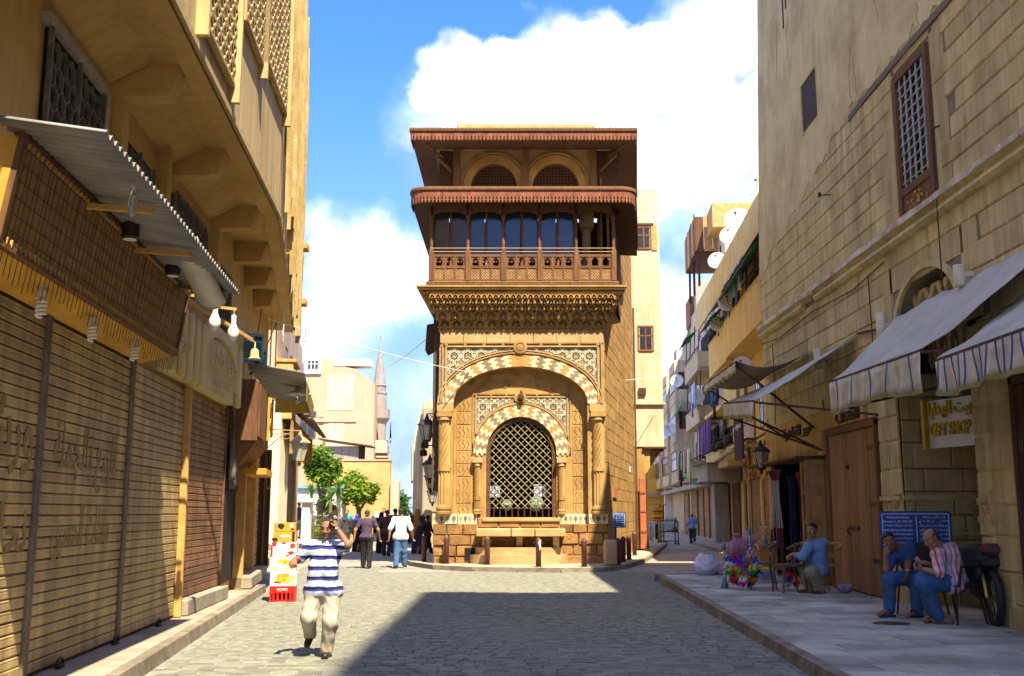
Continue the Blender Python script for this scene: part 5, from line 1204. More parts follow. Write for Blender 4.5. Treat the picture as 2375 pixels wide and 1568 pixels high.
awning('narrow pale awning folded steeply over the souvenir shop', (6.6, -.05, 5.25), (9.1, -.05, 5.36), (4.6, -1.9, 4.40), (7.75, -1.9, 4.12), .34, AWN, AWV, 0, (((4.6, -1.9, 4.38), (6.2, -.1, 3.2)), ((7.75, -1.9, 4.10), (10.0, -.05, 3.62)), ((4.9, -1.9, 4.05), (6.4, -.08, 3.15)), ((9.1, -.05, 5.36), (10.6, -.08, 5.2))), .05)
awning('brownish awning seen from below, farthest of the four', (1.4, -.05, 5.50), (5.8, -.05, 5.54), (2.7, -2.0, 5.08), (6.6, -2.0, 5.14), .22, AWB, AWV, 0, (((2.8, -2.0, 5.0), (3.6, -.1, 3.6)), ((6.5, -2.0, 5.1), (5.9, -.1, 3.7))), .22)
# ------------------------------------------------------------ right-hand street beyond the palace
RF = Frame(8.3 + .067 * 110, 110, math.atan2(-1, -.067))
SHD = mat('dusty_shutter', (.44, .28, .14), (.31, .185, .09), 1.5, .1, rnd=.15, streak=.2)
GRN = mat('green_cloth', (.05, .34, .11), (.03, .24, .07), 2, .15, rnd=.1)
PNK = mat('pinkish_plaster', (.70, .59, .47), (.58, .47, .36), .8, .1, streak=.3)
TAN = mat('tan_plaster', (.66, .55, .36), (.54, .43, .27), .8, .1, streak=.3)
GRC = mat('grey_concrete', (.42, .40, .34), (.33, .31, .27), 1.2, .15, streak=.25)
DSH = mat('dish_white', (.70, .68, .62), (.6, .58, .52), 3, .03, rough=.4)
OCH = mat('bright_ochre', (.72, .44, .06), (.62, .36, .05), .8, .1)
def window(parent, u, z, w, h, y=0.0, m=WBR, recess=.12, panes=2, open_=False, name='window'):
 """frame proud of the wall, dark reveal and panes"""
 b = MB().box(u, u + .07, y - .03, y + .04, z, z + h).box(u + w - .07, u + w, y - .03, y + .04, z, z + h).box(u + .07, u + w - .07, y - .03, y + .04, z + h - .07, z + h).box(u + .07, u + w - .07, y - .05, y + .04, z, z + .07)
 f = b.build(name, m, parent)
 pw = (w - .14) / panes
 for i in range(panes):
  a = u + .07 + pw * i; MB().box(a + .03, a + pw - .03, y - .015, y - .004, z + .09, z + h - .09).build('pane', GLS if not open_ else BLK, f)
  if i: MB().box(a - .03, a + .03, y - .025, y + .02, z + .07, z + h - .07).build('mullion', m, f)
 MB().box(u + .07, u + w - .07, y - .022, y - .003, z + h * .58, z + h * .63).build('transom', m, f)
 return f
def rails(parent, u0, u1, y, z0, z1, n, m=IRN, name='balcony_rail'):
 b = MB().bar((u0, y, z1), (u1, y, z1), .05).bar((u0, y, z0 + .05), (u1, y, z0 + .05), .03)
 for i in range(n + 1): u = u0 + (u1 - u0) * i / n; b.bar((u, y, z0), (u, y, z1), .022)
 return tag(b.build(name, m, parent), kind='stuff')
def balcony(parent, u0, u1, off, zb, zp, m, roof=None, rail=False, side=True):
 """slab with parapet; dark opening behind"""
 f = MB().box(u0, u1, -off, .0, zb, zb + .16).build('balcony', m, parent)
 if not rail:
  MB().box(u0, u1, -off - .10, -off - .002, zb - .04, zp).build('parapet', m, f)
  for u in (u0, u1 - .1): MB().box(u - .002, u + .1, -off, 0, zb - .04, zp - .002).build('parapet', m, f)
  MB().box(u0 - .04, u1 + .04, -off - .14, -off + .04, zp, zp + .06).build('coping', m, f)
 else: rails(f, u0, u1, -off, zb + .16, zp, int((u1 - u0) / .3)); rails(f, u0, u0 + .02, -off * .5, zb + .16, zp, 1)
 MB().box(u0 + .2, u1 - .2, -.02, .03, zb + .2, zb + 2.5).build('balcony_opening', BLK, f)
 if roof: MB().box(u0, u1, -off - .05, 0, roof, roof + .12).build('balcony_roof', m, f)
 return f
def dish(p, r, rz, label, tilt=78, grp='satellite dishes on the right-hand street'):
 t = T('satellite_dish', label, 'satellite dish', p, rz, grp); b = MB()
 b.lathe([(.02, 0), (r * .4, r * .04), (r * .75, r * .14), (r, r * .27), (r * .99, r * .29), (r * .74, r * .16), (r * .4, r * .06), (.02, .02)], 20)
 o = b.build('reflector', DSH, t, True); o.rotation_euler = (R(tilt), 0, 0); o.location = (0, 0, r * .8)
 b = MB().tube([(0, -.02, r * .5), (0, -r * .75, r * 1.25)], .015, 5).box(-.05, .05, -r * .82, -r * .70, r * 1.2, r * 1.33); b.build('feed_arm', IRN, t)
 MB().tube([(0, .05, -.3), (0, .05, r * .75)], .03, 6).build('mast', IRN, t); return t
aa = TF('yellow_apartment_house', 'yellow plastered apartment house with balconies and green awnings beside the palace', 'building', RF)
MB().box(49, 79, 0, 9, 0, 16).build('wall', YLW, aa)
MB().box(49, 79, -1.2, -.0, 13.95, 14.1).build('roof_slab', YLW, aa); MB().box(49, 72.6, -1.3, -1.2, 12.5, 14.1).build('roof_parapet', YLW, aa)
n = 60
cs_ = MB(); cs_.grid(lambda a, c: (61 + 14 * a, -1.15 - .35 * c, 12.48 - .22 * c + .03 * math.sin(a * 2 * math.pi * n)), n * 4, 1); cs_.build('corrugated_fringe', WBR, aa, solid=.01)
f1 = balcony(aa, 60.4, 72.5, 1.2, 9.15, 10.85, YLW)
for u in (60.5, 62.5, 64.6, 66.9, 69, 71.4): MB().bar((u, -1.22, 10.9), (u, -1.15, 12.6), .07).build('balcony_post', WBR if int(u) % 2 else IRN, f1)
MB().box(60.5, 72.4, -.06, -.03, 10.3, 12.9).build('balcony_opening', BLK, f1)
rails(f1, 60.5, 72.4, -1.25, 10.9, 11.5, 30)
f2 = balcony(aa, 53.6, 60.3, 1.15, 9.1, 10.8, YLW)
MB().box(53.8, 60.2, -.06, -.03, 10.0, 12.4).build('balcony_opening', BLK, f2)
for u in (53.8, 55.5, 57.3, 59.2): MB().bar((u, -1.18, 10.85), (u, -1.1, 12.0), .06).build('balcony_post', IRN, f2)
rails(f2, 53.8, 60.2, -1.2, 10.85, 11.4, 16)
for (ua, ub_, z, d) in ((59.2, 72.6, 11.75, .85), (53.6, 58.9, 11.6, .8)):
 t = TF('green_awning', 'green cloth awning over the ' + ('upper yellow balcony, longer one' if ua > 59 else 'farther yellow balcony, shorter one'), 'awning', RF, 'green awnings on the yellow house'); b = MB()
 b.grid(lambda a, c: (ua + (ub_ - ua) * a, -1.0 - d * c, z + .55 - .75 * c + .05 * math.sin(a * 40) * c), 40, 4); b.build('cloth', GRN, t, True, solid=.01)
 MB().bar((ua, -1.0 - d, z - .22), (ub_, -1.0 - d, z - .22), .04).build('bar', IRN, t)
 for u in (ua + .3, ub_ - .3): MB().bar((u, -1.2, z - .6), (u, -1.0 - d, z - .22), .03).build('bar', IRN, t)
for (u, z, w, h) in ((59.2, 9.95 - 3.1, .9, 1.5), (61.5, 7.6, 1.0, 1.6), (58.5, 7.0, .8, 1.3)): pass
for (u, z, w, h) in ((61.2, 9.95, 1.2, 1.5), (57.6, 7.0, 1.0, 1.5), (61.0, 7.0, 1.2, 1.5), (64.4, 7.0, 1.3, 1.6), (55.0, 7.2, .9, 1.3)):
 if z < 9: window(aa, u, z, w, h)
window(aa, 62.0, 5.6, .9, 1.9, m=WRD); window(aa, 66, 5.6, .9, 1.9, m=WRD)
f3 = balcony(aa, 57.4, 60.8, 1.0, 4.85, 5.55, YLW, rail=True)
MB().box(57.6, 60.6, -.05, -.03, 5.0, 7.2).build('balcony_opening', mat('deep_yellow', (.35, .24, .06), None, 3, 0), f3)
f4 = balcony(aa, 49.6, 56.0, 1.0, 4.0, 5.0, YLW); MB().box(49, 56.2, -1.05, -.0, 7.15, 7.35).build('balcony_roof', YLW, f4)
for (px, py, lab, k) in ((1712, 1003, 'nearer white air conditioner standing on the yellow balcony', 0), (1735, 995, 'farther white air conditioner close behind its twin above the shop lantern', 1)):
 u, z = RF.px(px, py, 1.2); ac('air_conditioner', lab, RF.w(u, -1.2, z - .4), RF.a, 1.05, WHP, True, True, 'white air conditioners on the yellow house')
# ground-floor shops
for i, (ua, ub_) in enumerate(((66.3, 69.0), (62.6, 65.7), (59.0, 61.9), (52.6, 55.0), (45.4, 48.0), (42.2, 44.9), (39.0, 41.6), (35.6, 38.4), (31.0, 34.6), (25, 28.6))):
 lab = ['dusty roller shutter nearest the lantern of the souvenir shop', 'dusty half-lit roller shutter left of the one by the shop lantern', 'narrow dusty shutter beside the dark doorway', 'plain red-brown shutter behind the yellow three-wheeler'][i] if i < 4 else ('roller shutter right behind the concrete pillar', 'roller shutter left of the concrete pillar', 'roller shutter under the lime and red washing', 'roller shutter behind the walking man in pale blue', 'roller shutter behind the rubbish sacks', 'farthest roller shutter, behind the parked blue car')[i - 4]
 s_ = shutter(RF, ua, ub_, .18, 3.35, SHD if i < 3 else (mat('maroon_metal', (.16, .06, .05), None, 3, .05) if i == 3 else SHD), lab, .15, WBR, group='far shutters on the right', off=.05)
MB().box(20, 79, -.10, -.0, 3.4, 4.0).build('shop_fascia', TAN, aa)
for u in (65.9, 62.2, 58.4, 56.9, 69.4, 71): MB().cbox(u - .16, u + .16, -.16, 0, .15, 3.4, .02).build('shop_pier', YLW, aa)
MB().box(56.9, 58.3, -.05, -.03, .15, 3.2).build('dark_doorway', BLK, aa)
# grey concrete corner canopy with round front
cb = MB(); pth = [(50.2, -.1)] + [(50.9 - .7 * math.cos(t), -1.1 - .7 * math.sin(t)) for t in [q * .26 for q in range(7)]] + [(55.6, -1.8), (56.4, -.1)]
cb.sweep([(-.3, 3.35), (.05, 3.35), (.05, 4.35), (-.3, 4.35)], pth[::-1]); cb.build('concrete_canopy', GRC, aa); MB().cbox(49.9, 51.3, -.9, -.1, .15, 3.35, .03).build('concrete_pillar', GRC, aa)
# crumpled brown paper packed over the shutters
kp = TF('kraft_paper_screen', 'crumpled sheets of brown packing paper hung above the nearest dusty shutters', 'paper', RF); b = MB(); r_ = random.Random(9)
for k in range(46):
 u = r_.uniform(58.6, 69.2); w_ = r_.uniform(.2, .6); z0 = r_.uniform(3.2, 3.6); z1 = r_.uniform(4.4, 5.0); p = [r_.uniform(-.35, -.12) for _ in range(6)]
 b.add([(u, p[0], z0), (u + w_, p[1], z0 + r_.uniform(0, .3)), (u + w_ * 1.1, p[2], (z0 + z1) / 2), (u + w_, p[3], z1), (u, p[4], z1 - r_.uniform(0, .2)), (u - .08, p[5], (z0 + z1) / 2)], [(0, 1, 2, 5), (5, 2, 3, 4)])
b.build('paper', mat('kraft_paper', (.58, .38, .13), (.42, .26, .08), 4, .4), kp, solid=.01)
MB().bar((58.4, -.45, 4.95), (70, -.55, 5.15), .08).build('pole', WBR, kp)
rl_ = TF('rolled_awning', 'rolled up pale cloth awning on a pole before the packing paper', 'awning', RF); MB().tube([(54.2, -1.2, 4.2), (56, -1.3, 4.45), (58.6, -1.0, 4.75), (60, -.7, 4.85)], [.10, .13, .11, .08], 8).build('roll', AWV, rl_, True); MB().cbox(55.4, 59.5, -1.25, -.5, 3.98, 4.32, .04).build('shelf', mat('yellow_shelf', (.52, .38, .15), None, 3, .1), rl_)
# second and third houses of the row
ab = TF('pinkish_apartment_house', 'pinkish grey apartment house with stacked balconies beyond the yellow one', 'building', RF)
MB().box(33.5, 48.95, 0, 9, 0, 16.2).build('wall', PNK, ab)
MB().box(44, 48.9, .5, 6, 16.2, 19).build('roof_room', PNK, ab)
for k, u in enumerate((46.8, 45.3, 44.3)): MB().box(u, u + .45, .47, .5, 16.9, 18.2).build('window', BLK, ab)
for (zb, zp) in ((3.95, 4.9), (7.2, 8.2), (10.4, 11.5)):
 f = balcony(ab, 39.5, 47.5, 1.1, zb, zp, TAN); MB().box(39.7, 47.3, -.06, -.03, zb + .9, zb + 3).build('balcony_opening', BLK, f)
 for u in (39.6, 42.2, 44.8, 47.3): MB().bar((u, -1.1, zp), (u, -1.0, zb + 3.1), .06).build('balcony_post', WDK if zb > 4 else TAN, f)
 rails(f, 39.6, 47.4, -1.15, zp, zp + .3, 14)
 window(ab, 36.3, zb + 1.4, 1.0, 1.4); window(ab, 34.3, zb + 1.4, .9, 1.4)
window(ab, 42, 13.6, 1, 1.4); window(ab, 38, 13.6, 1, 1.4); window(ab, 46, 13.6, 1, 1.4)
ac_ = TF('tan_apartment_house', 'tan apartment house with enclosed bays at the far end of the right-hand street', 'building', RF)
MB().box(5, 33.4, 0, 9, 0, 14.6).build('wall', TAN, ac_); MB().box(27, 33.3, .2, 6, 14.6, 15.9).build('roof_room', TAN, ac_)
for ua, ub_ in ((8, 14), (18, 24), (27, 32)):
 MB().box(ua, ub_, -1.2, 0, 4.0, 13.2).build('bay', TAN, ac_)
 for z in (4.9, 7.9, 10.9):
  w_ = window(ac_, ua + .4, z, ub_ - ua - .8, 1.5, y=-1.2, panes=4, m=WHP if z == 7.9 else WBR)
 for z in (4.1, 7.1, 10.1): MB().box(ua - .05, ub_ + .05, -1.25, -.0, z - .12, z).build('slab_edge', TAN, ac_)
 for z in (4.9, 7.9, 10.9): MB().box(ub_ + .0, ub_ + .03, -.95, -.2, z + .1, z + 1.4).build('side_window', GLS, ac_)
for (ua, h) in ((28.5, 1.7), (24, 1.3), (16, 1.6)):
 MB().box(ua, ua + 2.6, .2, 2.5, 14.6, 14.6 + h).build('roof_hut', WBR if ua > 25 else GRC, ac_)
MB().box(5, 48.9, -.9, 0, 3.4, 3.7).build('shop_canopy', GRC, ab)
# rooftop cabin of patched boards, tank box
rc = TF('rooftop_cabin', 'patched wooden cabin on stilts on the roof of the pinkish house', 'cabin', RF)
MB().box(39.4, 45.8, -.9, 3.2, 18.2, 18.35).build('deck', WDK, rc); r_ = random.Random(6); k = 0
u = 39.4
while u < 45.7:
 w_ = r_.uniform(.3, .8); w_ = min(w_, 45.8 - u); MB().cbox(u + .01, u + w_ - .01, -.95, -.9, 18.2 + r_.uniform(-.1, .1), 20.6 + r_.uniform(-.25, .1), .01).build('plank', [LWD, WRD, WBR, mat('salvaged_board', (.5, .32, .12), None, 4, .2)][k % 4], rc); u += w_; k += 1
y = -.9
while y < 3.1: w_ = r_.uniform(.3, .7); MB().cbox(45.8, 45.85, y, min(y + w_ - .02, 3.2), 18.2, 20.6 + r_.uniform(-.2, .1), .01).build('plank', [LWD, mat('salvaged_board', (1, 1, 1)), WBR][k % 3], rc); y += w_; k += 1
MB().box(39.4, 45.8, 3.1, 3.2, 18.2, 20.5).build('back', WBR, rc)
for (u, y) in ((39.8, -.7), (42.5, -.7), (45.5, -.7), (45.5, 2.9), (39.8, 2.9)): MB().bar((u, y, 16.0), (u + .2, y, 18.2), .14).build('stilt', WDK, rc)
MB().box(46.2, 49, -.2, 3, 18.9, 20.4).build('lean_to', mat('salvaged_board', (1, 1, 1)), rc)
tk = TF('rusty_tank_box', 'rusty brown sheet metal box on the roof of the tan house', 'tank', RF); MB().cbox(29.6, 32.8, .0, 2.6, 15.9, 18.0, .03).build('box', mat('rust_sheet', (.34, .16, .06), (.22, .10, .04), 1.2, .2), tk); MB().cbox(32.9, 34.2, .3, 2, 15.9, 18.9, .03).build('stack', GRC, tk)
for (px, py, off, r, lab) in ((1690, 702, 1.4, .48, 'white satellite dish in front of the upper yellow balcony'), (1710, 512, 1.25, .55, 'large white satellite dish on the parapet corner of the yellow house roof'), (1692, 548, .6, .5, 'white satellite dish beside the rooftop cabin'), (1757, 436, .9, .5, 'satellite dish at the top of the yellow house next to the palace wall'),
  (1663, 606, .6, .5, 'satellite dish below the rooftop cabin'), (1571, 885, 1.3, .5, 'satellite dish on a balcony of the tan house'), (1617, 922, 1.3, .5, 'satellite dish by the middle balcony of the pinkish house'), (1722, 850, 1.5, .42, 'small yellow and white satellite dish above the brownish awning'), (1665, 1012 - 260, 1.3, .4, 'satellite dish at the end of the green awning'), (1553, 998, 1.6, .55, 'pale satellite dish hanging near the street corner')):
 u, z = RF.px(px, py, off); dish(RF.w(u, -off, z - r * .8), r, RF.a + R(70), lab)
# washing on lines
def cloths(fr, u0, u1, off, z, n, cols, label, h=(.5, .9), seed=1, curtain=False):
 t = TF('laundry' if not curtain else 'striped_curtain', label, 'laundry' if not curtain else 'curtain', fr); r_ = random.Random(seed)
 MB().tube([(u0, -off, z), ((u0 + u1) / 2, -off, z - .05), (u1, -off, z)], .012, 4).build('line', IRN, t)
 for i in range(n):
  ua = u0 + (u1 - u0) * i / n; w_ = (u1 - u0) / n * (.92 if not curtain else 1.02); hh = r_.uniform(*h); b = MB(); ph = r_.uniform(0, 6); fl = r_.uniform(.75, 1.1)
  b.grid(lambda a, c: (ua + w_ * (.5 + (a - .5) * (1 - .25 * c * (1 - fl) * 4)), -off + .05 * math.sin(a * 7 + ph) * (.3 + c), z - hh * c - .04 * math.sin(a * 5 + ph) * c), 6, 5); b.build('garment' if not curtain else 'curtain_strip', cols[i % len(cols)], t, True, solid=.008)
 return t
def cloth(name, c): return mat('cloth_' + name, c, tuple(v * .7 for v in c), 5, .2, rough=.95)
CB, CW, CP, CK, CG, CR, CV, CBL = cloth('blue', (.06, .18, .55)), cloth('white', (.75, .74, .72)), cloth('pink', (.7, .32, .38)), cloth('dark', (.03, .03, .05)), cloth('lime', (.35, .65, .05)), cloth('red', (.6, .05, .07)), cloth('violet', (.22, .09, .36)), cloth('pale_blue', (.35, .5, .75))
cloths(RF, 61, 67, 1.35, 12.6, 8, [CB, CP, CW, CBL, CBL, CB, CW, CB], 'blue, pink and white washing hung under the yellow house roof', (1.0, 1.7), 2)
cloths(RF, 46.5, 49.5, 1.6, 9.4, 4, [CV, CBL, CW, CBL], 'pale blue and lilac washing by the pinkish house balcony', (1.2, 2.4), 3)
cloths(RF, 57.5, 60.5, 1.7, 7.9, 5, [CB, CB, CK, CB, CK], 'bright blue washing hung in front of the yellow wall', (.6, 1.6), 4)
cloths(RF, 41.5, 48.5, 1.9, 5.6, 11, [CK, CK, CG, CK, GRC, CG, CV, CR, CW, CP, CG], 'dark, lime and red washing crowded on a line above the far shops', (1.1, 2.2), 5)
cloths(RF, 45, 51.2, .95, 7.1, 16, [CV, CK, CV, cloth('plum', (.16, .04, .14))], 'purple and dark striped curtain closing a balcony', (2.0, 2.1), 6, True)
cloths(RF, 30, 32.5, 2.2, 7.3, 3, [CV, CP, CP], 'lilac sheet hanging from the tan house', (1.5, 2.4), 7)
mini = TF('green_awning', 'small green awning over a tan house balcony far along', 'awning', RF); MB().grid(lambda a, c: (32 + 4 * a, -.9 - .7 * c, 9.9 - 1.3 * c), 8, 2).build('cloth', GRN, mini, solid=.01)
mini = TF('green_awning', 'small green awning between two balconies of the pinkish house', 'awning', RF); MB().grid(lambda a, c: (41 + 5 * a, -1 - .7 * c, 9.9 + 3.2 - .5 * c), 8, 2).build('cloth', GRN, mini, solid=.01)
# ------------------------------------------------------------ cream house behind the fountain house, and the passage under it
wb = T('cream_house', 'cream plastered house with two wooden windows standing behind the fountain house', 'building', (0, 47, 0))
MB().box(5.3, 6.86, 0, 9, 4.7, 16.75).build('wall', CRM, wb); MB().box(5.3, 5.96, .05, 9, 0, 4.7).build('lower_wall', SST, wb)
window(wb, 5.78, 13.86, .72, 1.1, m=WRD); window(wb, 5.76, 9.05, .74, 1.2, m=WRD)
MB().box(6.5, 6.75, -.04, 0, 13.8, 15.0).build('open_shutter', LWD, wb); MB().box(5.6, 6.6, -.08, 0, 15.02, 15.1).build('window_hood', WBR, wb)
MB().box(5.35, 6.95, -.12, 0, 6.6, 6.7).build('string_course', CRM, wb)
for k, x in enumerate((5.98, 6.25, 6.5)):
 b = MB(); pr = [(0, 4.7), (-.25, 4.7), (-.28, 4.5), (-.15, 4.3), (-.15, 4.1), (0, 3.9)]
 for r_, z in ((.30, 4.45), (.28, 4.0), (.24, 3.6)): pass
 b.prism([(x - .02, 4.7), (x - .02, 3.5 + .35 * k), (x + .10, 3.55 + .35 * k), (x + .24, 3.8 + .3 * k), (x + .24, 4.2 + .1 * k), (x + .34, 4.7)], .1 + .3 * k, .35 + .3 * k); b.build('corbel', SST, wb)
MB().prism([(5.9, 4.7), (6.95, 4.7), (6.95, 4.55), (6.6, 4.5), (6.3, 4.2), (6.1, 3.6), (5.96, 3.4)], .9, 1.3).build('corbel_beam', WDK, wb)
MB().box(5.9, 6.95, -.1, 9, 4.62, 4.7).build('overhang_floor', WDK, wb)
q = aty(1490, 908, 47); MB().box(q.x - .18, q.x + .15, -.12, -.02, q.z - .15, q.z + .15).build('meter_box', RST, wb)
gt = T('red_brown_gate', 'tall red-brown gate leaf beside the fountain house side wall', 'gate', (0, 46.6, 0)); MB().cbox(5.66, 5.95, 0, .12, .2, 3.3, .02).build('leaf', mat('orange_brown_paint', (.40, .125, .04), (.30, .09, .03), 3, .2), gt)
for z in (.9, 1.8, 2.6): MB().box(5.70, 5.92, -.03, 0, z, z + .08).build('gate_rail', WRD, gt)
MB().cbox(5.95, 6.02, -.02, .1, .2, 3.35, .01).build('gate_post', RST, gt)
ye = T('ochre_end_house', 'bright ochre house closing the view at the end of the passage', 'building', (0, 100, 0)); MB().box(11.5, 15.6, 0, 8, 0, 5.0).build('wall', OCH, ye); MB().box(11.5, 15.3, -.4, 0, 3.3, 3.5).build('ledge', GRC, ye); MB().box(12.9, 15.5, 1, 8, 5, 6.4).build('upper_storey', OCH, ye); MB().box(12, 16, -.35, -.05, 0, 3.3).build('shop_dark', BLK, ye) if False else None
gh = T('grey_end_house', 'dark grey house rising behind the ochre one', 'building', (0, 112, 0)); MB().box(12, 18.5, 0, 6, 0, 9.5).build('wall', mat('slate_plaster', (.22, .21, .23), None, 1, .1), gh); window(gh, 14, 6.8, 1.2, 1.5)
wt = T('white_tiled_pier', 'white tiled pier at the street corner before the ochre house', 'pier', (0, 97, 0))
x0 = aty(1541, 1150, 97).x
for i in range(12):
 for j in range(3): MB().cbox(x0 + .33 * j, x0 + .33 * j + .31, -.06, .3, .1 + i * .33, .41 + i * .33, .02).build('tile', WHP, wt)
# ------------------------------------------------------------ left-hand street beyond the overhanging house
L3 = Frame(-8.3, 36.5, math.atan2(1, -.127))
# dim shopfronts along the bend
ls = TF('brown_shopfront', 'narrow brown shopfront with wooden oriel between the rust-brown shutter and the cream pillar', 'shop front', L2)
def l2(px, py, off=0.0): return L2.px(px, py, off)
uP = l2(607, 1307)[0]
MB().box(0, uP, .06, 6, 0, 7.2).build('wall', BRN, ls)
MB().box(.25, 2.2, .0, .05, .4, 3.4).build('dark_opening', BLK, ls)
uo = l2(545, 1000, .9)[0]
[MB().cbox(u, u + .22, -.2, .05, .15, 3.7, .02).build('timber_post', LWD, ls) for u in (2.3, 4.9)]
for u in (8.3, 10.6): MB().cbox(u, u + .25, -.15, .05, .15, 3.6, .02).build('timber_post', WDK, ls)
MB().cbox(2.3, 5.2, -.4, .05, .15, .42, .03).build('stone_step', CON, ls); MB().cbox(5.4, 8.3, -.3, .05, .15, .36, .03).build('stone_step', CON, ls)
shutter(L2, 5.2, 8.2, .4, 3.4, SHD, 'brown slatted shutter deep between timber posts left of the cream pillar', .14, WDK, group='closed shop shutters')
shutter(L2, 8.7, 10.5, .3, 3.4, SHB, 'narrow dark shutter next to the cream pillar', .14, WDK, group='closed shop shutters')
# carved wooden oriel with crossed braces
orl = TF('wooden_oriel', 'brown wooden oriel box with orange crossed braces on the bend of the left street', 'oriel', L2)
MB().cbox(.3, 3.4, -.55, .05, 3.15, 4.4, .03).build('box', WBR, orl)
MB().hexa([(.8, -.15, 2.7), (3.0, -.15, 2.7), (3.0, .05, 2.7), (.8, .05, 2.7), (.4, -.5, 3.14), (3.3, -.5, 3.14), (3.3, .05, 3.14), (.4, .05, 3.14)]).build('tapered_foot', WBR, orl)
OBR = mat('orange_brace', (.62, .30, .04), (.5, .22, .03), 5, .1)
A = lambda x, z: (2.1 + x * 1.25, -.62, z - .85)
for (a, b_) in (((.15, 4.15), (.15, 5.1)), ((1.0, 4.3), (1.0, 5.15)), ((.15, 4.4), (1.0, 5.0)), ((.15, 5.0), (1.0, 4.35)), ((.15, 4.95), (1.0, 4.98))): MB().bar(A(*a), A(*b_), .09, .05, up=(0, 1, 0)).build('brace', OBR, orl)
for k in range(4): MB().cbox(.36 + .42 * k, .74 + .42 * k, -.59, -.55, 3.25, 4.3, .01).build('panel', WBR, orl)
MB().box(1.6, 3.6, -.66, -.2, 2.55, 2.68).build('orange_board', OBR, orl)
cn = TF('reed_canopy', 'olive reed canopy with tin edge projecting over the oriel', 'canopy', L2)
MB().grid(lambda a, c: (2.2 + 6.8 * a, -.1 - 1.25 * c, 5.0 - .2 * c + .03 * math.sin(a * 50)), 40, 3).build('tin_top', ZINC, cn, solid=.02)
for k in range(9): MB().box(3.6, 9, -1.38, -1.36, 4.76 - .05 * k - .045, 4.76 - .05 * k).build('reed_strip', mat('olive_reed', (.30, .24, .07), (.2, .15, .04), 6, .3, stretch=(1, 12, 12)), cn)
MB().box(9.0, 9.05, -1.35, -.3, 4.55, 4.95).build('canopy_end', mat('yellow_cloth', (.7, .5, .12), None, 3, .1), cn)
for k, (u, off, z, lab) in enumerate(((5.0, 1.1, 4.62, 'flat white enamel lamp shade with bulb under the reed canopy'),)):
 t = T('enamel_lamp', lab, 'lamp', L2.w(u, -off, z), L2.a); MB().lathe([(.34, 0), (.33, .02), (.10, .10), (.05, .2)], 18).build('shade', WHP, t, True); MB().lathe([(.02, -.22), (.09, -.16), (.09, -.08), (.03, 0)], 12).build('bulb', CLG, t, True)
# iron lanterns on scroll brackets
def lantern(p, rz, label, s=1.0, m=IRN, hang=True, arm=0.0, grp='iron street lanterns'):
 t = T('street_lantern', label, 'lantern', p, rz, grp); q = 6
 MB().lathe([(.10 * s, 0), (.20 * s, .40 * s)], q).build('glass', mat('lantern_glass', (.45, .47, .38), (.38, .40, .32), 3, 0, rough=.15, spec=.6), t)
 b = MB()
 for k in range(q): a = 2 * math.pi * k / q; b.bar((.105 * s * math.cos(a), .105 * s * math.sin(a), -.01), (.207 * s * math.cos(a), .207 * s * math.sin(a), .41 * s), .018 * s)
 b.lathe([(.03 * s, -.16 * s), (.05 * s, -.10 * s), (.035 * s, -.06 * s), (.11 * s, -.03 * s), (.11 * s, .01)], q); b.build('frame', m, t)
 MB().lathe([(.26 * s, .40 * s), (.25 * s, .43 * s), (.13 * s, .53 * s), (.07 * s, .56 * s), (.05 * s, .62 * s), (.02 * s, .70 * s)], q).build('hood', m, t)
 if arm: 
  b = MB().bar((0, 0, .70 * s), (arm, 0, .74 * s), .035).bar((0, 0, .66 * s), (0, 0, .72 * s), .04)
  b.tube([(arm * .5 + arm * .42 * (1 - k / 14) * math.cos(k * .6), 0, .55 * s + .14 * (1 - k / 14) * math.sin(k * .6)) for k in range(14)], .014, 5); b.tube([(arm, 0, .25 * s), (arm * .6, 0, .55 * s), (arm * .2, 0, .68 * s)], .016, 5); b.build('scroll_bracket', m, t)
 return t
p = aty(697, 935, 33); lantern(p - Vector((0, 0, .28)), 0, 'lantern hanging under the edge of the reed canopy', 1.15)
p = aty(695, 1045, 34); lantern(p - Vector((0, 0, .3)), 0, 'big pale-glass lantern on a scroll bracket in front of the timber fascia', 1.35, mat('painted_iron', (.36, .27, .15), None, 5, .1), arm=-1.1)
# cream pillar
cp = T('cream_pillar', 'broad pale cream plastered pillar crossed by a diagonal shadow', 'pillar', (0, 36.2, 0))
xa, xb = aty(607, 1200, 36.2).x, aty(643, 1200, 36.2).x
MB().cbox(xa, xb, 0, 1.5, 0, 5.6, .02).build('shaft', mat('pale_cream', (.74, .70, .48), (.66, .61, .40), .9, .08), cp); MB().cbox(xa - .05, xb + .05, -.05, 1.5, 0, .22, .02).build('plinth', CON, cp)
MB().box(xa - .02, xa + .12, -.03, .02, 1.5, 3.4).build('bead_strip', WBR, cp)
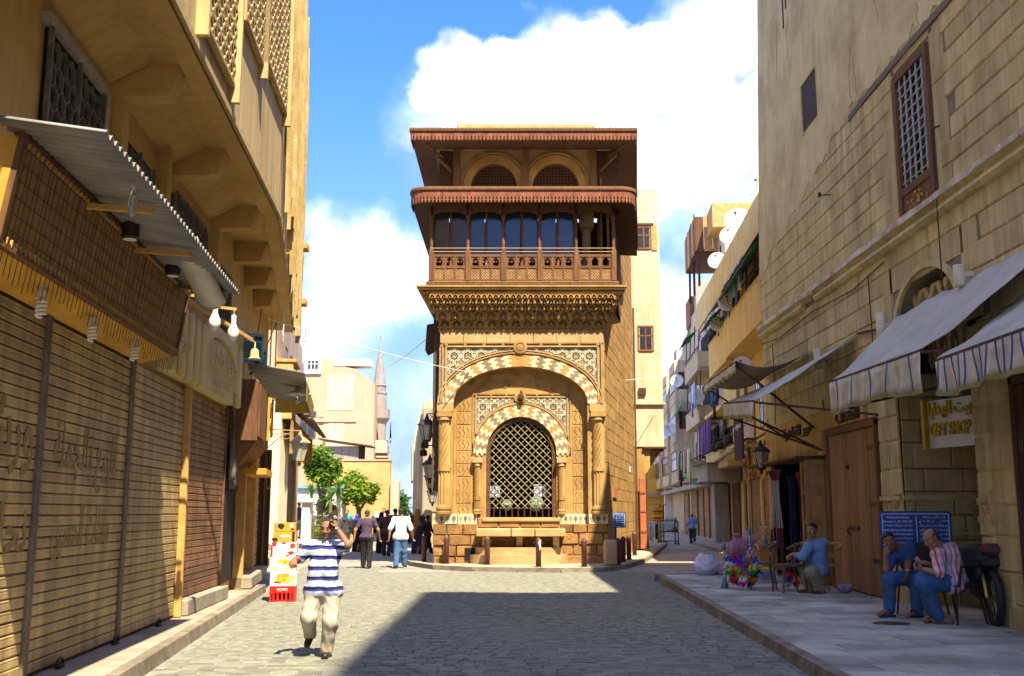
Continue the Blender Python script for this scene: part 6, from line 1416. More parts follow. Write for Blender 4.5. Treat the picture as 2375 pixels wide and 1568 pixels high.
# timber-fronted shop with dark shutters, tiled hood
tf = TF('timber_shopfront', 'carved timber shopfront with dark brown shutters and sloping tiled hood', 'shop front', L3)
MB().box(0, 12, .06, 6, 0, 9.4).build('wall', mat('pink_plaster', (.60, .46, .34), (.5, .37, .26), .7, .1, streak=.25), tf)
shutter(L3, .55, 4.2, .5, 3.75, SHB, 'dark brown shutters of the timber shopfront, nearer leaf', .13, LWD, group='closed shop shutters'); shutter(L3, 4.3, 8.2, .5, 3.75, SHB, 'dark brown shutters of the timber shopfront behind the man in shorts', .13, LWD, group='closed shop shutters')
MB().cbox(0, .5, -.1, .06, .3, 4.0, .02).cbox(8.25, 8.7, -.1, .06, .3, 4.0, .02).build('pilaster', LWD, tf)
b = MB(); pts = [(0, 5.0), (0, 4.2)] + [(8.9 * k / 16, 3.80 + .22 * abs(math.sin(k * math.pi / 4))) for k in range(17)] + [(8.9, 5.0)]; b.prism(pts, -.62, -.5); b.build('scalloped_fascia', mat('carved_timber', (.33, .20, .08), (.2, .11, .04), 4, .4), tf)
for k in range(5): MB().cbox(.4 + 2 * k, .62 + 2 * k, -.75, -.62, 3.85, 4.9, .02).build('console', LWD, tf)
MB().box(0, 9, -.5, .06, 4.9, 5.0).build('soffit', WDK, tf)
for k in range(9):
 o = MB(); y0 = -1.3 + .15 * k; z0 = 5.0 + .13 * k
 for q in range(1): o.cbox(-.3, 9.2, y0, y0 + .19, z0, z0 + .06, .02)
 o.build('roof_tile_row', mat('weathered_tile', (.17, .12, .075), (.10, .07, .045), 6, .4), tf)
MB().cbox(-.2, 1.6, -.55, .05, 5.0, 7.0, .02).build('carved_bay', mat('golden_timber', (.55, .36, .14), (.42, .26, .09), 4, .2), tf)  # bay in a lighter golden timber
for k in range(6): MB().cbox(-.1 + .28 * k, .1 + .28 * k, -.60, -.55, 5.9, 6.8, .01).build('lattice_panel', LWD, tf)
MB().cbox(-.25, 1.7, -.7, .05, 5.6, 5.75, .02).cbox(-.25, 1.7, -.66, .05, 7.0, 7.12, .02).build('bay_moulding', LWD, tf)
for (u, z) in ((3, 6.6), (5.5, 6.6), (8, 6.6)): window(tf, u, z, 1, 1.5, y=.05)
b = MB()
for k in range(16): b.bar((1.8 + .45 * k, -.5, 5.6), (1.8 + .45 * k, -.5, 6.3), .03)
b.bar((1.8, -.5, 6.3), (8.8, -.5, 6.3), .05); tag(b.build('balcony_rail', IRN, tf), kind='stuff')
for k, (x, y_, a) in enumerate(((706, 1080, 0), (745, 1045, 1), (715, 970, 2))): pass
# raised pavement in front of it
pavement('shop_terrace', [(-7.9, 37), (-9.2, 47.6), (-8.3, 47.6), (-7.1, 37.2)], .32, CON)
# white gate pier and garden wall
gp_ = T('white_gate_pier', 'white painted gate pier with flat cap at the garden corner', 'pier', (0, 48.6, 0)); xa, xb = aty(698, 1220, 48.6).x, aty(717, 1220, 48.6).x
MB().cbox(xa, xb, 0, .5, 0, 2.2, .02).build('shaft', WHP, gp_); MB().cbox(xa - .15, xb + .15, -.15, .65, 2.2, 2.42, .05).build('cap', WHP, gp_); MB().cbox(xa - .06, xb + .06, -.06, .5, 0, .4, .02).build('foot', WHP, gp_)
gw_ = T('white_garden_wall', 'low white garden building behind the yucca plants', 'wall', (0, 62, 0)); MB().box(-13.2, -10.0, 0, 1.5, 0, 3.2).build('wall', mat('bluish_white', (.62, .66, .68), None, 1, .05), gw_); MB().box(-13.3, -9.9, -.2, 1.6, 3.2, 3.4).build('coping', mat('teal_trim', (.2, .36, .36), None, 3, 0), gw_)
# beige gable house, shed and orange wall
bh = T('beige_gable_house', 'large sunlit beige house with blank stained gable behind the trees', 'building', (0, 78, 0))
BEI = mat('beige_plaster', (.54, .38, .245), (.46, .31, .19), .35, .1, streak=.08, lo=.3, hi=.7)
xs_ = [aty(x, y, 78) for x, y in ((640, 830), (712, 822), (722, 815), (722, 832), (770, 832), (775, 845), (826, 856), (869, 890))]
MB().prism([(-19, 0), (-10.33, 0), (xs_[7].x, xs_[7].z), (xs_[6].x, xs_[6].z), (xs_[5].x, xs_[5].z), (xs_[4].x, xs_[4].z), (xs_[3].x, xs_[3].z), (-19, xs_[0].z - 1.2)], 0, 1.6).build('wall', BEI, bh)
p = aty(728, 845, 77.8); MB().box(p.x - .85, p.x + .55, -.15, 2, p.z - .7, p.z + 1.4).build('white_roof_room', WHP, bh); f = window(bh, p.x - .55, p.z - .45, .95, .8, y=-.16, m=WHP, panes=3)
p = aty(810, 845, 77.8); MB().cbox(p.x - 1.2, p.x + 1.6, -.05, 1.5, p.z - .1, p.z + .45, .03).build('white_parapet', WHP, bh)
p = aty(790, 915, 78); WST = mat('pale_stain', (.60, .50, .36), (.53, .41, .27), 1.2, .1, streak=.1); MB().box(p.x - 1.0, p.x + 1.0, -.02, .0, p.z - 1.2, p.z + 1.5).build('patched_render', WST, bh); p = aty(780, 985, 78); MB().box(p.x - 2.1, p.x + 1.5, -.08, 0, p.z + .2, p.z + .5).build('ledge', BEI, bh); MB().box(p.x - .6, p.x + .6, -.02, .0, p.z - 2.0, p.z + .15).build('patched_render', WST, bh)
for (px, py, w_, h) in ((745, 975, .4, .5), (713, 985, 1.3, 2.0)): p = aty(px, py, 78); window(bh, p.x - w_ / 2, p.z - h / 2, w_, h, y=-.02, m=WBR)
dish(aty(780, 835, 79), .55, R(20), 'satellite dish on the beige gable house roof', grp='rooftop dishes on the left'); dish(aty(706, 812, 77), .5, R(-20), 'satellite dish on the white roof room far left', grp='rooftop dishes on the left')
b = T('roof_antenna', 'thin comb-like television antenna above the white roof room', 'antenna', aty(706, 830, 76)); MB().tube([(0, 0, -.5), (0, 0, 2.4)], .02, 5).build('mast', IRN, b)
for k in range(6): MB().tube([(-.4, 0, 1.2 + .2 * k), (.4, .1, 1.25 + .2 * k)], .012, 4).build('rod', IRN, b)
# street side of the beige house with small balconies
LS = Frame(-10.33, 78, math.atan2(1, -.112)); sd2 = TF('balconied_side_house', 'narrow sunlit street front with balconies and washing beside the minaret', 'building', LS)
MB().box(1.3, 20, .02, 7, 0, 9.6).build('wall', TAN, sd2); MB().box(20, 60, -.6, 7, 0, 6.5).build('lower_house', TAN, sd2)
for zb in (3.3, 6.3):
 for ua in (1, 8, 14): f = balcony(sd2, ua, ua + 4.5, .9, zb, zb + .9, TAN); window(sd2, ua + 1, zb + 1.1, 1.2, 1.4)
for ua in (22, 30, 38): f = balcony(sd2, ua, ua + 4, 1.3, 3.3, 4.2, CRM)
cloths(LS, 2, 6, 1.2, 8.7, 5, [CK, CP, CV, CW, CR], 'dark and pink washing on the sunlit side house', (.8, 1.6), 11); cloths(LS, 8, 12, 1.2, 5.3, 3, [CR, CW, CR], 'red cloth hung from a low balcony beside the minaret', (.6, 1.2), 12)
sh = T('grey_plank_shed', 'grey boarded shed with tin roof above the garden wall', 'shed', (0, 70, 0)); p0, p1 = aty(752, 1075, 70), aty(832, 1035, 70)
n = 9
for k in range(n): w_ = (p1.x - p0.x) / n; MB().cbox(p0.x + w_ * k + .006, p0.x + w_ * (k + 1) - .006, -.03, .03, p0.z - .3, p1.z, .01).build('plank', mat('grey_board', (.40, .36, .28), (.30, .27, .2), 3, .2, rnd=.15), sh)
MB().hexa([(p0.x - .4, -.5, p1.z + .45), (p1.x + .9, -.5, p1.z - .05), (p1.x + .9, 2, p1.z - .05), (p0.x - .4, 2, p1.z + .45), (p0.x - .4, -.5, p1.z + .52), (p1.x + .9, -.5, p1.z + .02), (p1.x + .9, 2, p1.z + .02), (p0.x - .4, 2, p1.z + .52)]).build('roof', RST, sh)
MB().box(p0.x - 1.6, p0.x, .1, .4, 2, p1.z).build('side_wall', BEI, sh); MB().box(p1.x, p1.x + .3, 0, 1, p0.z - 1, p1.z).build('door', WDK, sh)
ow = T('orange_garden_wall', 'sunlit orange plastered wall under the bright green tree', 'wall', (0, 68, 0)); MB().box(-13.4, -7.9, 0, .5, 0, 5.1).build('wall', mat('orange_plaster', (.60, .36, .13), (.48, .26, .085), .8, .1), ow); MB().box(-13.4, -7.85, -.06, .56, 5.1, 5.2).build('coping', BEI, ow)
MB().cbox(-7.85, -7.3, -.3, .5, 0, 3.8, .03).build('pier', TAN, ow)
# minaret
mn = T('minaret', 'slender grey stone minaret with pencil cap rising behind the beige house', 'minaret', Vector((aty(880, 895, 112).x, 112, 0)))
z0, z1, z2 = aty(878, 955, 112).z, aty(878, 895, 112).z, aty(878, 795, 112).z
MST = mat('minaret_stone', (.30, .25, .19), (.24, .2, .15), 1.5, .15)
MB().lathe([(.82, 0), (.82, z1 - .9)], 12).build('shaft', MST, mn); MB().lathe([(.88, z1 - .9), (.88, z1 - .7), (.74, z1 - .65), (.74, z1 - .1), (.84, z1), (.70, z1 + .1), (.05, z2), (.02, z2 + .4)], 12).build('cone', mat('lead_grey', (.28, .25, .21), None, 2, .05), mn)
MB().lathe([(.82, z0 - 1.3), (1.2, z0 - .75), (1.24, z0 + .25), (1.16, z0 + .25), (1.14, z0 - .6)], 12).build('gallery', MST, mn); MB().lathe([(.10, z2 + .35), (.02, z2 + .5), (.08, z2 + .65), (.01, z2 + .9)], 8).build('finial', mat('brass', (.4, .3, .1), None, 4, 0, metal=.6), mn)
# right side of that street: long wall with arches and tall cream block
R3 = Frame(-2.75, 36.2, math.atan2(1, -.105)); R3F = Frame(-2.75 - .105 * 120, 156.2, math.atan2(-1, .105))
ar_ = TF('arched_stone_hall', 'old stone hall with tall arched niches on the far left street', 'building', R3F)
MB().box(78, 104, .0, 5, 0, 7.0).build('wall', mat('old_stone', (.46, .37, .24), (.35, .27, .17), 1, .3, streak=.25), ar_)
for k in range(7):
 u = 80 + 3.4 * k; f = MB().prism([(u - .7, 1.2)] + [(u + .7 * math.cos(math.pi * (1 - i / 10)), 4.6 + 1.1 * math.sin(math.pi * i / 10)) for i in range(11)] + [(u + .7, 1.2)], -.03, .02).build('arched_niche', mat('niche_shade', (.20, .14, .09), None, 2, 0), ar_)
 MB().box(u + 1.2, u + 1.5, -.25, 0, 0, 6.9).build('buttress', TAN, ar_)
for k in range(9): MB().box(78 + 2.9 * k, 79.5 + 2.9 * k, .02, .3, 7.0, 7.5).build('merlon', TAN, ar_)
cb_ = TF('pale_tower_block', 'pale cream multi-storey block at the end of the left street', 'building', R3F)
MB().box(48, 76, .8, 8, 0, 10.5).build('wall', CRM, cb_); MB().box(60, 76, 2, 8, 10.5, 12.6).build('upper_wall', CRM, cb_); MB().box(70, 76.1, -.3, .8, 4.2, 7).build('box_bay', TAN, cb_)
for z in (3.6, 6.4, 8.6):
 for u in (50, 54, 58, 62, 66, 73.5): window(cb_, u, z, 1.2, 1.4, y=.78)
MB().box(76.0, 76.03, 1.5, 3, 0, 10.4).build('end_face', CRM, cb_)
for k, (x, z) in enumerate(((1.6, 8.2), (3.8, 8.2), (1.6, 5.6))): MB().box(76.0, 76.06, 2 + x * .5, 2.7 + x * .5, z, z + 1.1).build('window', GLS, cb_)
# lanterns and fittings on the left flank of the fountain house
for (px, py, Y, s, lab) in ((990, 995, 36.3, 1.3, 'biggest black street lantern, topmost on the fountain house corner'), (997, 1086, 39.5, 1.25, 'second black street lantern down the fountain house flank'), (999, 1113, 44, 1.2, 'black lantern just below the second one'), (1003, 1147, 52, 1.25, 'lowest small black lantern at the corner'), (984, 1160, 66, 1.0, 'tiny lantern down the left street near the stone hall'), (864, 1145, 66, 1.15, 'lantern on the balcony corner across the left street')):
 p = aty(px, py, Y); lantern(p - Vector((0, 0, .3 * s)), 0, lab, s, IRN, arm=.5 if px > 900 else -.4)
for (px, py, Y) in ((985, 1040, 40), (982, 1058, 42)):
 p = aty(px, py, Y); t = T('floodlight', 'black floodlight on the fountain house flank, ' + ('upper' if py < 1050 else 'lower') + ' one', 'floodlight', p); MB().lathe([(.10, 0), (.16, .04), (.14, .22), (.05, .3)], 10).build('body', IRN, t); MB().tube([(0, 0, .28), (.1, 0, .42), (.6, 0, .45)], .025, 5).build('arm', IRN, t)
MB().box(XL - .25, XL + .01, .3, 1.6, 2.5, 8.8).build('side_stair_wall', mat('side_dark_timber', (.09, .065, .045), None, 3, .2), fh)
MB().hexa([(XL - .55, .5, 7.3), (XL, .5, 7.6), (XL, 1.8, 7.6), (XL - .55, 1.8, 7.3), (XL - .5, .5, 8.2), (XL, .5, 8.3), (XL, 1.8, 8.3), (XL - .5, 1.8, 8.2)]).build('side_canopy', WDK, fh)
# trees
def leafcard(): return MB().add([(-.5, 0, 0), (0, -.28, .06), (.5, 0, 0), (0, .28, .06)], [(0, 1, 2, 3)])
def tree(label, p, trunk, blobs, leaf, cols, seed, n):
 t = T('street_tree', label, 'tree', p); r_ = random.Random(seed)
 tk_ = MB()
 for path, rs in trunk: tk_.tube(path, rs, 8)
 tk_.build('trunk', mat('bark', (.20, .13, .07), (.12, .08, .045), 6, .4), t, True)
 b = MB(); tot = sum(q[3] ** 2 for q in blobs)
 for (x, y, z, rad) in blobs:
  for k in range(int(n * rad ** 2 / tot)):
   d = Vector((r_.gauss(0, 1), r_.gauss(0, 1), r_.gauss(0, 1))).normalized() * rad * (r_.random() ** .5) * r_.choice((.8, 1, 1, 1.15, 1.35))
   c = Vector((x, y, z)) + d; s = leaf * r_.uniform(.45, 1.35); e = Matrix.Rotation(r_.uniform(0, 6.3), 3, 'Z') @ Matrix.Rotation(r_.uniform(-1.0, 1.0), 3, 'X') @ Matrix.Rotation(r_.uniform(-.8, .8), 3, 'Y')
   b.mi = r_.randrange(len(cols)); b.add([c + e @ (Vector(v) * s) for v in ((-.5, 0, 0), (0, -.3, .08), (.5, 0, 0), (0, .3, .08))], [(0, 1, 2, 3)])
 tag(b.build('crown', cols, t), kind='stuff'); return t
def leafmat(name, c):
 if name in MATS: return MATS[name]
 m = mat(name, c, tuple(v * .65 for v in c), 2, 0, rough=.6); P = m.node_tree.nodes['Principled BSDF']
 N = m.node_tree.nodes; L = m.node_tree.links; o = N['Material Output']; tr = N.new('ShaderNodeBsdfTranslucent'); tr.inputs[0].default_value = (*[min(1, v * 1.8) for v in c], 1); mx = N.new('ShaderNodeMixShader'); mx.inputs[0].default_value = .35
 L.new(P.outputs[0], mx.inputs[1]); L.new(tr.outputs[0], mx.inputs[2]); L.new(mx.outputs[0], o.inputs[0]); return m
LG1, LG2, LG3 = leafmat('leaf_bright', (.17, .27, .03)), leafmat('leaf_mid', (.07, .17, .015)), leafmat('leaf_yellow', (.26, .32, .03)); LG4 = leafmat('leaf_far', (.05, .12, .025))
p = aty(738, 1230, 58); p.z = 0; c = lambda x, y, Y: aty(x, y, Y) - p
def blobs(lst, Y, p): 
 o = []
 for (x, y, r) in lst: q = aty(x, y, Y) - p; o.append((q.x, q.y + random.uniform(-.8, .8), q.z, r * Y / 2410))
 return o
tree('bright green tree rising beside the tiled hood of the timber shopfront', p, [([(0, 0, 0), (.1, 0, 2.2), (.35, 0, 3.4), (.1, 0, 4.6)], [.2, .17, .15, .08]), ([(.35, 0, 3.4), (.9, .1, 4.6)], [.12, .06]), ([(.1, 0, 2.6), (-.5, .2, 4.4)], [.12, .05])], blobs([(735, 1060, 20), (755, 1078, 30), (775, 1095, 22), (732, 1095, 22), (760, 1115, 22), (722, 1075, 16), (745, 1045, 14), (783, 1080, 12), (745, 1170, 18), (770, 1185, 16)], 58, p), .30, [LG1, LG2, LG2, LG3], 3, 3600)
p = aty(835, 1230, 63); p.z = 0
tree('yellow-green tree spreading over the orange garden wall', p, [([(0, 0, 0), (-.1, 0, 1.8), (-.4, 0, 3.2)], [.17, .14, .08]), ([(-.1, 0, 1.8), (.6, 0, 3.0)], [.1, .05])], blobs([(815, 1110, 20), (800, 1130, 20), (830, 1125, 22), (850, 1140, 20), (835, 1150, 24), (812, 1145, 22), (870, 1135, 14), (795, 1150, 16), (855, 1155, 14)], 63, p), .30, [LG1, LG3, LG3, LG2], 4, 3200)
p = aty(920, 1200, 170); p.z = 0
tree('distant hazy green tree closing the left street', p, [([(0, 0, 0), (0, 0, 3)], [.3, .2])], blobs([(915, 1150, 22), (930, 1165, 20), (905, 1170, 18), (922, 1185, 26), (938, 1185, 16), (903, 1195, 16)], 170, p), .7, [LG4, LG2, LG4], 5, 1800)
def yucca(px, py, Y, r, label, seed):
 q = aty(px, py, Y); t = T('yucca_plant', label, 'plant', (q.x, q.y, 0), 0, 'yuccas in the garden'); r_ = random.Random(seed)
 MB().tube([(0, 0, 0), (.05, 0, q.z * .5), (0, 0, q.z)], [.13, .1, .08], 8).build('trunk', mat('bark', (1, 1, 1)), t)
 for k in range(46):
  a = r_.uniform(0, 6.3); e = r_.uniform(-.5, 1.4); L_ = r * r_.uniform(.75, 1.1); d = Vector((math.cos(a) * math.cos(e), math.sin(a) * math.cos(e), math.sin(e))); s = Vector((-math.sin(a), math.cos(a), 0)) * .05
  c0 = Vector((0, 0, q.z)); m1 = c0 + d * L_ * .5; m2 = c0 + d * L_ + Vector((0, 0, -.18 * L_)); MB().add([c0 - s * .5, c0 + s * .5, m1 + s, m1 - s, m2], [(0, 1, 2, 3), (3, 2, 4)]).build('sword_leaf', LG2 if k % 3 else LG1, t)
yucca(722, 1143, 54, .75, 'yucca rosette nearest the white gate pier, leftmost', 1); yucca(766, 1158, 53, .85, 'middle yucca rosette low in front of the trees', 2); yucca(785, 1135, 57, .75, 'yucca rosette with drooping leaves right of the middle one', 3)
sb = T('garden_shrub', 'leafy shrub growing at the foot of the yuccas', 'shrub', Vector((aty(752, 1205, 55).x, 55, 0)))
b = MB(); r_ = random.Random(12)
for k in range(700):
 c_ = Vector((r_.gauss(0, .6), r_.gauss(0, .4), abs(r_.gauss(.7, .4)))); s = .22; e = Matrix.Rotation(r_.uniform(0, 6), 3, 'Z') @ Matrix.Rotation(r_.uniform(-1, 1), 3, 'X'); b.mi = k % 2; b.add([c_ + e @ (Vector(v) * s) for v in ((-.5, 0, 0), (0, -.2, .08), (.5, 0, 0), (0, .2, .08))], [(0, 1, 2, 3)])
b.build('foliage', [LG1, LG3], sb)['kind'] = 'stuff'
# ------------------------------------------------------------ people: one smooth surface per body, grown from limb shapes
def surf(prims, res, k=.02, cuts=(), bump=None):
 """prims: (a, b, ra, rb, squash dir or None, squash factor, sign); cuts: (point, normal) keeps the side the normal points away from"""
 P = [(np.array(a, float), np.array(b, float), ra, rb, sd_, sf, sg) for a, b, ra, rb, sd_, sf, sg in prims]
 lo = np.min([np.minimum(p[0], p[1]) - max(p[2], p[3]) for p in P if p[6] > 0], 0) - res * 2; hi = np.max([np.maximum(p[0], p[1]) + max(p[2], p[3]) for p in P if p[6] > 0], 0) + res * 2
 n = np.ceil((hi - lo) / res).astype(int) + 1
 ax = [lo[i] + res * np.arange(n[i]) for i in range(3)]
 X, Y, Z_ = np.meshgrid(*ax, indexing='ij'); G = np.stack([X, Y, Z_], -1).reshape(-1, 3).astype(np.float32)
 D = np.full(len(G), 1e3, np.float32)
 for a, b, ra, rb, sdir, sf, sg in P:
  ab = b - a; L2_ = max(ab @ ab, 1e-9); o = G - a; h = np.clip(o @ ab / L2_, 0, 1); o = o - h[:, None] * ab
  if sdir is not None: s = np.array(sdir, float); q = o @ s; o = o + ((sf - 1) * q)[:, None] * s
  d = np.sqrt((o * o).sum(1)) - (ra + (rb - ra) * h)
  if sg > 0: hh = np.clip(.5 + .5 * (D - d) / k, 0, 1); D = D + (d - D) * hh - k * hh * (1 - hh)
  else: D = np.maximum(D, -d)
 if bump is not None: D = D + bump(G)
 for p, nr in cuts: D = np.maximum(D, (G - np.array(p, float)) @ np.array(nr, float))
 F = D.reshape(n); S = F < 0
 c = S[:-1, :-1, :-1].astype(int)
 for i in (0, 1):
  for j in (0, 1):
   for l in (0, 1):
    if i + j + l: c = c + S[i:n[0] - 1 + i, j:n[1] - 1 + j, l:n[2] - 1 + l]
 act = (c > 0) & (c < 8); idx = np.full(act.shape, -1); idx[act] = np.arange(act.sum()); cell = np.argwhere(act)
 acc = np.zeros((len(cell), 3)); cnt = np.zeros(len(cell))
 E_ = [((0, 0, 0), (1, 0, 0)), ((0, 1, 0), (1, 1, 0)), ((0, 0, 1), (1, 0, 1)), ((0, 1, 1), (1, 1, 1)), ((0, 0, 0), (0, 1, 0)), ((1, 0, 0), (1, 1, 0)), ((0, 0, 1), (0, 1, 1)), ((1, 0, 1), (1, 1, 1)), ((0, 0, 0), (0, 0, 1)), ((1, 0, 0), (1, 0, 1)), ((0, 1, 0), (0, 1, 1)), ((1, 1, 0), (1, 1, 1))]
 for p, q in E_:
  p = np.array(p); q = np.array(q); f0 = F[tuple((cell + p).T)]; f1 = F[tuple((cell + q).T)]; m = (f0 < 0) != (f1 < 0)
  t = np.where(m, f0 / np.where(m, f0 - f1, 1), 0); acc += np.where(m[:, None], p + (q - p) * t[:, None], 0); cnt += m
 V = lo + res * (cell + acc / cnt[:, None]); faces = []
 for a_ in range(3):
  b_, c_ = (a_ + 1) % 3, (a_ + 2) % 3; sl = [slice(None)] * 3; s0 = list(sl); s1 = list(sl); s0[a_] = slice(0, n[a_] - 1); s1[a_] = slice(1, n[a_])
  ch = S[tuple(s0)] != S[tuple(s1)]; e = np.argwhere(ch); e = e[(e[:, b_] > 0) & (e[:, c_] > 0) & (e[:, b_] < n[b_] - 1) & (e[:, c_] < n[c_] - 1)]
  if not len(e): continue
  def at(db, dc): q = e.copy(); q[:, b_] += db; q[:, c_] += dc; return idx[tuple(q.T)]
  Q = np.stack([at(-1, -1), at(0, -1), at(0, 0), at(-1, 0)], 1); ins = S[tuple(e.T)]; Q[~ins] = Q[~ins][:, ::-1]; faces.append(Q[(Q >= 0).all(1)])
 return V, np.concatenate(faces)
class Patch:
 def __init__(s): s.V = []; s.F = []; s.n = 0
 def add(s, vf): s.V.append(vf[0]); s.F.append(vf[1] + s.n); s.n += len(vf[0]); return s
 def build(s, name, m, parent):
  V = np.concatenate(s.V); F_ = np.concatenate(s.F); me = bpy.data.meshes.new(name); me.vertices.add(len(V)); me.vertices.foreach_set('co', V.astype(np.float32).ravel())
  me.loops.add(len(F_) * 4); me.loops.foreach_set('vertex_index', F_.astype(np.int32).ravel()); me.polygons.add(len(F_)); me.polygons.foreach_set('loop_start', np.arange(len(F_), dtype=np.int32) * 4); me.polygons.foreach_set('loop_total', np.full(len(F_), 4, np.int32))
  me.update(); me.validate(); me.polygons.foreach_set('use_smooth', [True] * len(me.polygons)); me.materials.append(m)
  o = bpy.data.objects.new(name, me); COL.objects.link(o); o.parent = parent; return o
V3 = lambda *a: np.array(a, float)
def cap(a, b, ra, rb=None, sq=None, f=1.0, sg=1): return (a, b, ra, ra if rb is None else rb, sq, f, sg)
def nrm_(v): return v / (np.linalg.norm(v) + 1e-9)
def hand_prims(wr, d, pn, side, s, curl):
 """palm and five fingers; d hand direction, pn palm normal (fingers curl that way), side +1 puts the thumb on +cross"""
 d = nrm_(d); pn = nrm_(pn - d * (pn @ d)); x = np.cross(d, pn) * side; o = [cap(wr, wr + d * .03 * s, .022 * s, .026 * s, pn, 1.3), cap(wr + d * .03 * s - x * .014 * s, wr + d * .075 * s - x * .020 * s, .022 * s, .017 * s, pn, 1.5), cap(wr + d * .03 * s + x * .014 * s, wr + d * .08 * s + x * .020 * s, .022 * s, .017 * s, pn, 1.5)]
 for i, (off, l) in enumerate(((.030, .072), (.010, .082), (-.010, .076), (-.029, .060))):
  b0 = wr + d * .085 * s + x * off * s; a1 = curl * (.8 + .12 * i); d1 = d * math.cos(a1) + pn * math.sin(a1); a2 = a1 + curl * 1.1; d2 = d * math.cos(a2) + pn * math.sin(a2); a3 = a2 + curl * .5; d3 = d * math.cos(a3) + pn * math.sin(a3)
  p1 = b0 + d1 * l * .45 * s; p2 = p1 + d2 * l * .32 * s; p3 = p2 + d3 * l * .25 * s
  o += [cap(b0, p1, .0095 * s, .009 * s), cap(p1, p2, .009 * s, .0082 * s), cap(p2, p3, .0082 * s, .007 * s)]
 t0 = wr + d * .025 * s + x * .026 * s; t1 = t0 + (d * .6 + x * .7 + pn * .35 * min(1, curl + .3)) * .034 * s; t2 = t1 + (d * .85 + x * (.35 - .5 * min(1, curl)) + pn * .5 * curl) * .03 * s
 return o + [cap(t0, t1, .013 * s, .011 * s), cap(t1, t2, .0105 * s, .0085 * s)]
def rotm(yaw, pitch, roll=0): return np.array(Matrix.Rotation(yaw, 3, 'Z') @ Matrix.Rotation(pitch, 3, 'X') @ Matrix.Rotation(roll, 3, 'Y'))
SKIN = mat('skin', (.40, .20, .105), (.33, .155, .08), 9, .08, obj=True, rough=.55, spec=.35); SKD = mat('skin_dark', (.26, .125, .065), (.21, .10, .05), 9, .08, obj=True, rough=.55)
HAIR = mat('black_hair', (.012, .010, .009), (.025, .02, .017), 30, .5, obj=True, rough=.6); HGR = mat('cropped_hair', (.05, .04, .033), (.10, .075, .06), 30, .3, obj=True)
EYW = mat('eye_white', (.6, .56, .5), None, 5, 0); SHO = mat('black_leather', (.015, .013, .012), (.03, .026, .022), 6, .1, rough=.4)
